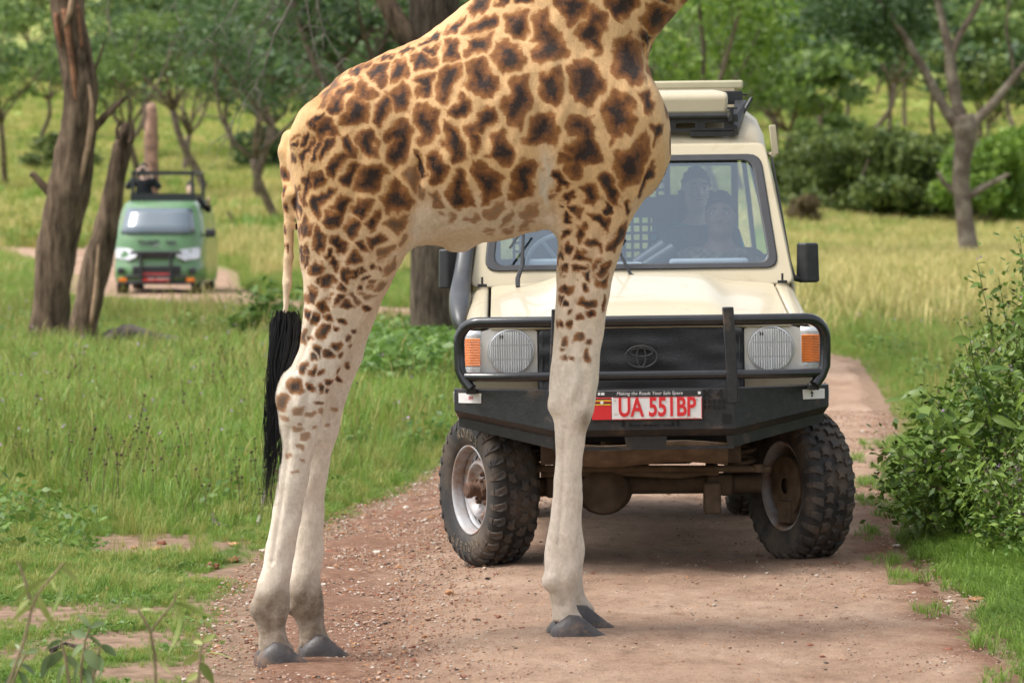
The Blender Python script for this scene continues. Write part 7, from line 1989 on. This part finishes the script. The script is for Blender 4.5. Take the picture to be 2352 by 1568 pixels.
# young plants close to the camera
def young_plant(d, stems, leaves, label, lm=LL, mm=None, stm=STEMB):
    """stems: pixel polylines at depth d; leaves: (x, y, tip x, tip y, depth swing)."""
    base = at(*stems[0][0], d)
    T = thing('young_plant', base, label, 'plant', 'young plants at the grass edge')
    for st_ in stems:
        P_ = [at(x, y, d) - base for x, y in st_]
        if st_ is stems[0]:
            P_[0] = Vector((P_[0].x, 0, 0)); P_ = [Vector((P_[0].x - .01, 0, float(ground_z(base.x, d)) - base.z))] + P_
        MB().tube(P_, [.0055 * (1 - .6 * i / len(P_)) for i in range(len(P_))], 6).build('stem', stm, T)
    rng = random.Random(int(d * 100))
    for k, (x, y, tx, ty, sw) in enumerate(leaves):
        p = at(x, y, d) - base; q = at(tx, ty, d) - base; q.y += sw
        v = q - p
        leaf_obj(lm[k % len(lm)], T, p, v, v.length * 1.2, rng.choice((-1, 1)) * rng.uniform(.7, 1.5), mm)
    return T
young_plant(11.2, [[(20, 1570), (55, 1470), (72, 1400), (85, 1365), (118, 1325), (146, 1292)], [(68, 1375), (60, 1340), (50, 1310), (40, 1288)]],
            [(146, 1292, 150, 1258, .02), (146, 1292, 208, 1300, -.02), (140, 1298, 180, 1335, .03), (142, 1300, 158, 1395, -.01), (118, 1325, 50, 1340, .03), (118, 1328, 128, 1350, -.03), (86, 1360, 110, 1430, -.02), (80, 1370, 0, 1402, .02), (75, 1390, 30, 1415, -.03), (85, 1345, 75, 1395, .03), (50, 1310, 30, 1290, .02), (52, 1312, 62, 1285, -.02), (60, 1340, 30, 1345, 0), (92, 1352, 92, 1315, .02)],
            'young plant with long pale leaves at the lower left corner')
young_plant(11.8, [[(358, 1575), (355, 1500), (346, 1450), (372, 1415), (398, 1385), (405, 1360)], [(346, 1450), (330, 1420), (318, 1400)]],
            [(405, 1360, 425, 1340, .02), (405, 1360, 372, 1362, -.02), (405, 1375, 408, 1430, .02), (410, 1395, 424, 1480, -.01), (402, 1385, 456, 1392, .03), (318, 1400, 300, 1392, .02), (320, 1402, 342, 1390, -.02), (330, 1420, 300, 1445, .02), (346, 1452, 340, 1530, -.03), (365, 1425, 395, 1440, .02), (352, 1490, 365, 1530, .02), (318, 1398, 322, 1375, .01)],
            'young plant with forked stem and hanging pale leaves near the giraffe hind hoof')
young_plant(12.6, [[(185, 1590), (188, 1520), (196, 1470), (206, 1440)], [(160, 1575), (150, 1510), (140, 1470)], [(210, 1580), (222, 1510), (232, 1480)]],
            [(206, 1440, 190, 1412, 0), (206, 1442, 236, 1425, .02), (200, 1460, 165, 1452, .02), (200, 1462, 238, 1470, -.02), (196, 1480, 150, 1500, .02), (193, 1490, 230, 1530, -.02), (140, 1470, 112, 1480, .02), (140, 1472, 160, 1455, 0), (146, 1495, 110, 1525, .01), (148, 1505, 180, 1530, .02), (152, 1525, 120, 1560, .0), (232, 1480, 262, 1500, .01), (230, 1485, 215, 1460, 0), (226, 1500, 250, 1545, -.02), (222, 1515, 200, 1560, 0), (186, 1520, 160, 1562, .01), (186, 1530, 215, 1568, .01), (120, 1500, 95, 1545, 0)],
            'bushy grey green young plant at the bottom edge of the grass', LM[:3], GRL)
young_plant(12.4, [[(455, 1600), (457, 1550), (460, 1500), (468, 1475)]], [(468, 1475, 490, 1455, .02), (466, 1478, 440, 1468, .02), (460, 1505, 425, 1520, .01), (458, 1520, 490, 1560, 0), (460, 1500, 478, 1530, .02), (457, 1545, 430, 1560, 0)], 'small young plant closest to the giraffe hind hoof', LM[:3], FGL)
young_plant(13.0, [[(20, 1600), (40, 1540), (60, 1500)]], [(60, 1500, 85, 1490, .02), (58, 1502, 40, 1480, 0), (52, 1515, 20, 1525, .02), (48, 1525, 80, 1540, .01), (40, 1542, 10, 1560, 0), (42, 1540, 66, 1575, 0)], 'small grey green plant in the bottom left corner', LM[:3], GRL)
o = leaf_obj(LL[2], None, at(472, 1524, 16680 / (1524 - HOR) * 1.02), (1, .1, .35), .115, .2, FGL); o.name = 'fallen_leaf'; o.location.z += .045; o.rotation_quaternion = Vector((1, -.2, .05)).to_track_quat('Y', 'Z'); tag(o, 'green fallen leaf on the gravel beside the giraffe hind hoof', 'leaf', 'fallen leaves')
p = at(2190, 1488, 16680 / (1488 - HOR)); o = leaf_obj(LL[0], None, p, (1, .1, .0), .11, .2, SHL); o.name = 'fallen_leaf'; o.location.z = float(ground_z(p.x, p.y)) + .045; tag(o, 'dark green fallen leaf lying on the bare road', 'leaf', 'fallen leaves')

# --- stones, clods, sticks, log
def stone_mesh(name, seed, flat=.6, ang=.5):
    bm = bmesh.new(); bmesh.ops.create_icosphere(bm, subdivisions=2, radius=.5)
    for v in bm.verts:
        n1 = mnoise.noise(v.co * 2.2 + Vector((seed, 0, 0))); n2 = mnoise.cell(v.co * 2.6 + Vector((seed, 3, 1)))
        v.co *= 1 + .35 * n1 + ang * .35 * (n2 - .5)
        v.co.z *= flat
    me = bpy.data.meshes.new(name); bm.to_mesh(me); bm.free()
    return me
ST_O = mat('orange_laterite', (.44, .23, .115), .9, var=.35, vscale=7, bump=.6, bscale=18); ST_R = mat('red_laterite', (.26, .10, .06), .9, var=.35, vscale=7, bump=.6, bscale=20)
ST_W = mat('pale_quartz', (.52, .45, .38), .8, var=.15, vscale=6, bump=.4, bscale=20); ST_D = mat('dark_clod', (.055, .04, .032), .95, var=.4, vscale=8, bump=.8, bscale=16)
ST_P = mat('pinkish_grit', (.33, .22, .155), .9, var=.25, vscale=6)
SMS = [stone_mesh('stone', s, f) for s, f in ((1, .6), (5, .45), (9, .7), (14, .35))]
def stone(dx, dy, wpx, k, mm, label, asp=1.0, rz=0.0):
    d = (CAM_H + .06) * FPX / (dy - HOR) if dx < 700 else 16680 / (dy - HOR)
    x = (dx - CX) / FPX * d
    me = SMS[k].copy(); me.materials.append(mm)
    o = bpy.data.objects.new('stone', me); COL.objects.link(o)
    s = wpx / FPX * d
    o.scale = (s, s * asp, s); o.rotation_euler = (0, 0, rz); o.location = (x, d, float(ground_z(x, d)) + s * .16)
    tag(o, label, 'stone', 'stones beside the road')
for a in ((418, 1148, 84, 3, ST_O, 'flat orange stone slab half sunk in the meadow grass', .7), (307, 1246, 18, 2, ST_O, 'small orange stone on the bare strip left of a stone pair'), (359, 1250, 24, 0, ST_O, 'front stone of the orange pair on the bare strip'), (371, 1238, 26, 1, ST_R, 'rear reddish stone of the pair on the bare strip'),
          (288, 1262, 20, 3, ST_W, 'pale flat stone on the bare strip'), (487, 1290, 36, 2, ST_R, 'dark red angular stone in the short grass'), (538, 1276, 30, 0, ST_R, 'rounded reddish stone near the dark red angular one'), (537, 1244, 30, 3, ST_O, 'flat reddish slab at the end of the bare strip'),
          (150, 1340, 38, 0, ST_R, 'brown red stone behind the young plant'), (246, 1340, 16, 2, ST_O, 'tiny orange stone in short grass'), (492, 1486, 24, 2, ST_O, 'brownish stone in front of the pale pebble near the hind hoof'), (495, 1470, 15, 0, ST_W, 'white pebble near the giraffe hind hoof'), (567, 1460, 17, 2, ST_D, 'dark grey pebble close to the giraffe hind fetlock'),
          (606, 1254, 24, 3, ST_W, 'pale stone left of the giraffe hind shin'), (757, 1236, 34, 2, ST_R, 'rust red block of stone right behind the giraffe hind leg', 1.0), (755, 1272, 40, 3, ST_W, 'flat white stone chip right of the giraffe hind legs', .8), (75, 1150, 60, 2, ST_D, 'dark earth clod standing in the grass', .8), (140, 1152, 40, 0, ST_D, 'low dark clod beside the standing earth clod', .8),
          (2243, 1386, 40, 3, ST_O, 'orange stone at the grass edge of the road'), (2266, 1400, 20, 2, ST_R, 'dark round pebble beside the orange stone at the road edge'), (2228, 1336, 36, 3, ST_O, 'flat pinkish stone half under the roadside grass'), (1632, 1402, 22, 1, ST_O, 'orange stone lump in the middle of the road'), (1598, 1312, 14, 2, ST_D, 'dark pebble on the road near the truck'),
          (1606, 1324, 15, 0, ST_R, 'reddish pebble on the road near the dark pebble'), (1575, 1340, 20, 2, ST_D, 'larger dark pebble in front of the truck'), (2060, 1262, 26, 3, ST_W, 'pale stone by the right front tyre'), (1870, 1372, 12, 2, ST_D, 'small dark pebble on the right wheel track'), (1208, 1440, 20, 2, ST_D, 'dark clod of earth left of the giraffe front hoof'), (1137, 1418, 16, 1, ST_D, 'low dark clod further left of the front hoof'),
          (2180, 1390, 28, 3, ST_W, 'pale splinter stone on the right side of the road', .4), (1950, 1560, 24, 3, ST_W, 'pale stone chip at the bottom edge of the road'), (2262, 1508, 16, 0, ST_W, 'white pebble low on the right side of the road'), (2060, 1478, 40, 3, ST_O, 'thin flat stone flake low on the road', .5)):
    stone(*a)
C_GRAV = bpy.data.collections.new('gravel_source')
for k, mm in enumerate((ST_O, ST_R, ST_W, ST_D, ST_P, ST_P, ST_P, ST_R)):
    me = SMS[k % 4].copy(); me.materials.append(mm); o = bpy.data.objects.new('gravel_source', me); C_GRAV.objects.link(o)
x, d = sample(44000, 13.5, 32, lambda d: road_l(d) - .25, lambda d: road_l(d) + 1.15, .8)
e = (x - road_l(d))
k = RNG.random(len(x)) < np.clip(1.1 - np.abs(e - .25) * 1.1, .12, 1); x, d = x[k], d[k]
x2, d2 = sample(60000, 13.5, 34, lambda d: road_l(d), lambda d: road_r(d) + .15, .8)
k = RNG.random(len(x2)) < .25 + .75 * smoothstep(.8, .1, road_r(d2) - x2); x2, d2 = x2[k], d2[k]
x, d = np.concatenate([x, x2]), np.concatenate([d, d2])
sz_ = np.exp(RNG.normal(-4.8, .5, len(x))); sz_[len(x) - len(x2):] *= .8
scatter('gravel', C_GRAV, np.stack([x, d, ground_z(x, d) + .026], 1), RNG.uniform(0, 6.28, len(x)), sz_)
def stick(pts, r, m, label, name='fallen_stick'):
    P_ = []
    for x, y, h in pts:
        d = (CAM_H + .06) * FPX / (y - HOR) if x < 700 else 16680 / (y - HOR); X = (x - CX) / FPX * d
        P_.append(Vector((X, d, float(ground_z(X, d)) + h)))
    b = P_[0].copy()
    o = MB().tube([p - b for p in P_], [r * (1 - .5 * i / len(P_)) for i in range(len(P_))], 6).build(name, m, None, loc=b)
    tag(o, label, 'stick', 'fallen sticks')
stick([(488, 1190, .06), (495, 1206, .04), (512, 1208, .03), (526, 1210, .03)], .016, ST_D, 'dark curved stick in the short grass')
stick([(562, 1222, .02), (590, 1224, .02), (622, 1226, .02)], .010, TWIG, 'thin grey stick lying by the giraffe hind leg')
stick([(592, 1196, .02), (600, 1178, .06), (608, 1155, .12)], .012, mat('pale_stick', (.38, .34, .29), .9), 'pale stick leaning in the grass left of the hind leg')
stick([(330, 1296, .02), (380, 1292, .02), (440, 1290, .02)], .012, ST_D, 'dark thin stick along the bare strip')
stick([(118, 1488, .02), (150, 1478, .03), (190, 1482, .02)], .012, ST_D, 'dark twig on the bare earth beside the young plants')
b = at(540, 540, 122); b.z = float(ground_z(b.x, b.y))
o = MB().tube([(0, 0, -.1), (.02, 0, .25), (-.1, 0, .5), (-.22, 0, .72)], [.10, .09, .07, .04], 7).build('dead_stump', FISS2, None, loc=b); tag(o, 'short dark dead stump leaning in the far grass right of the van', 'stump')
d = 48.0; b = Vector(((310 - CX) / FPX * d, d, 0))
mb = MB().tube([(-.55, .1, .06), (-.3, 0, .17), (-.05, 0, .23), (.2, .0, .17), (.5, -.05, .13), (.75, 0, .06)], [.05, .10, .11, .08, .06, .03], 10).tube([(-.1, 0, .28), (-.28, -.1, .18), (-.45, -.15, .02)], [.07, .06, .03], 8)
o = mb.build('fallen_log', mat('weathered_grey_wood', (.13, .11, .09), .95, var=.5, vscale=6, bump=.8, bscale=14), None, loc=b); tag(o, 'weathered grey log lying in the meadow in front of the dead trunks', 'log')
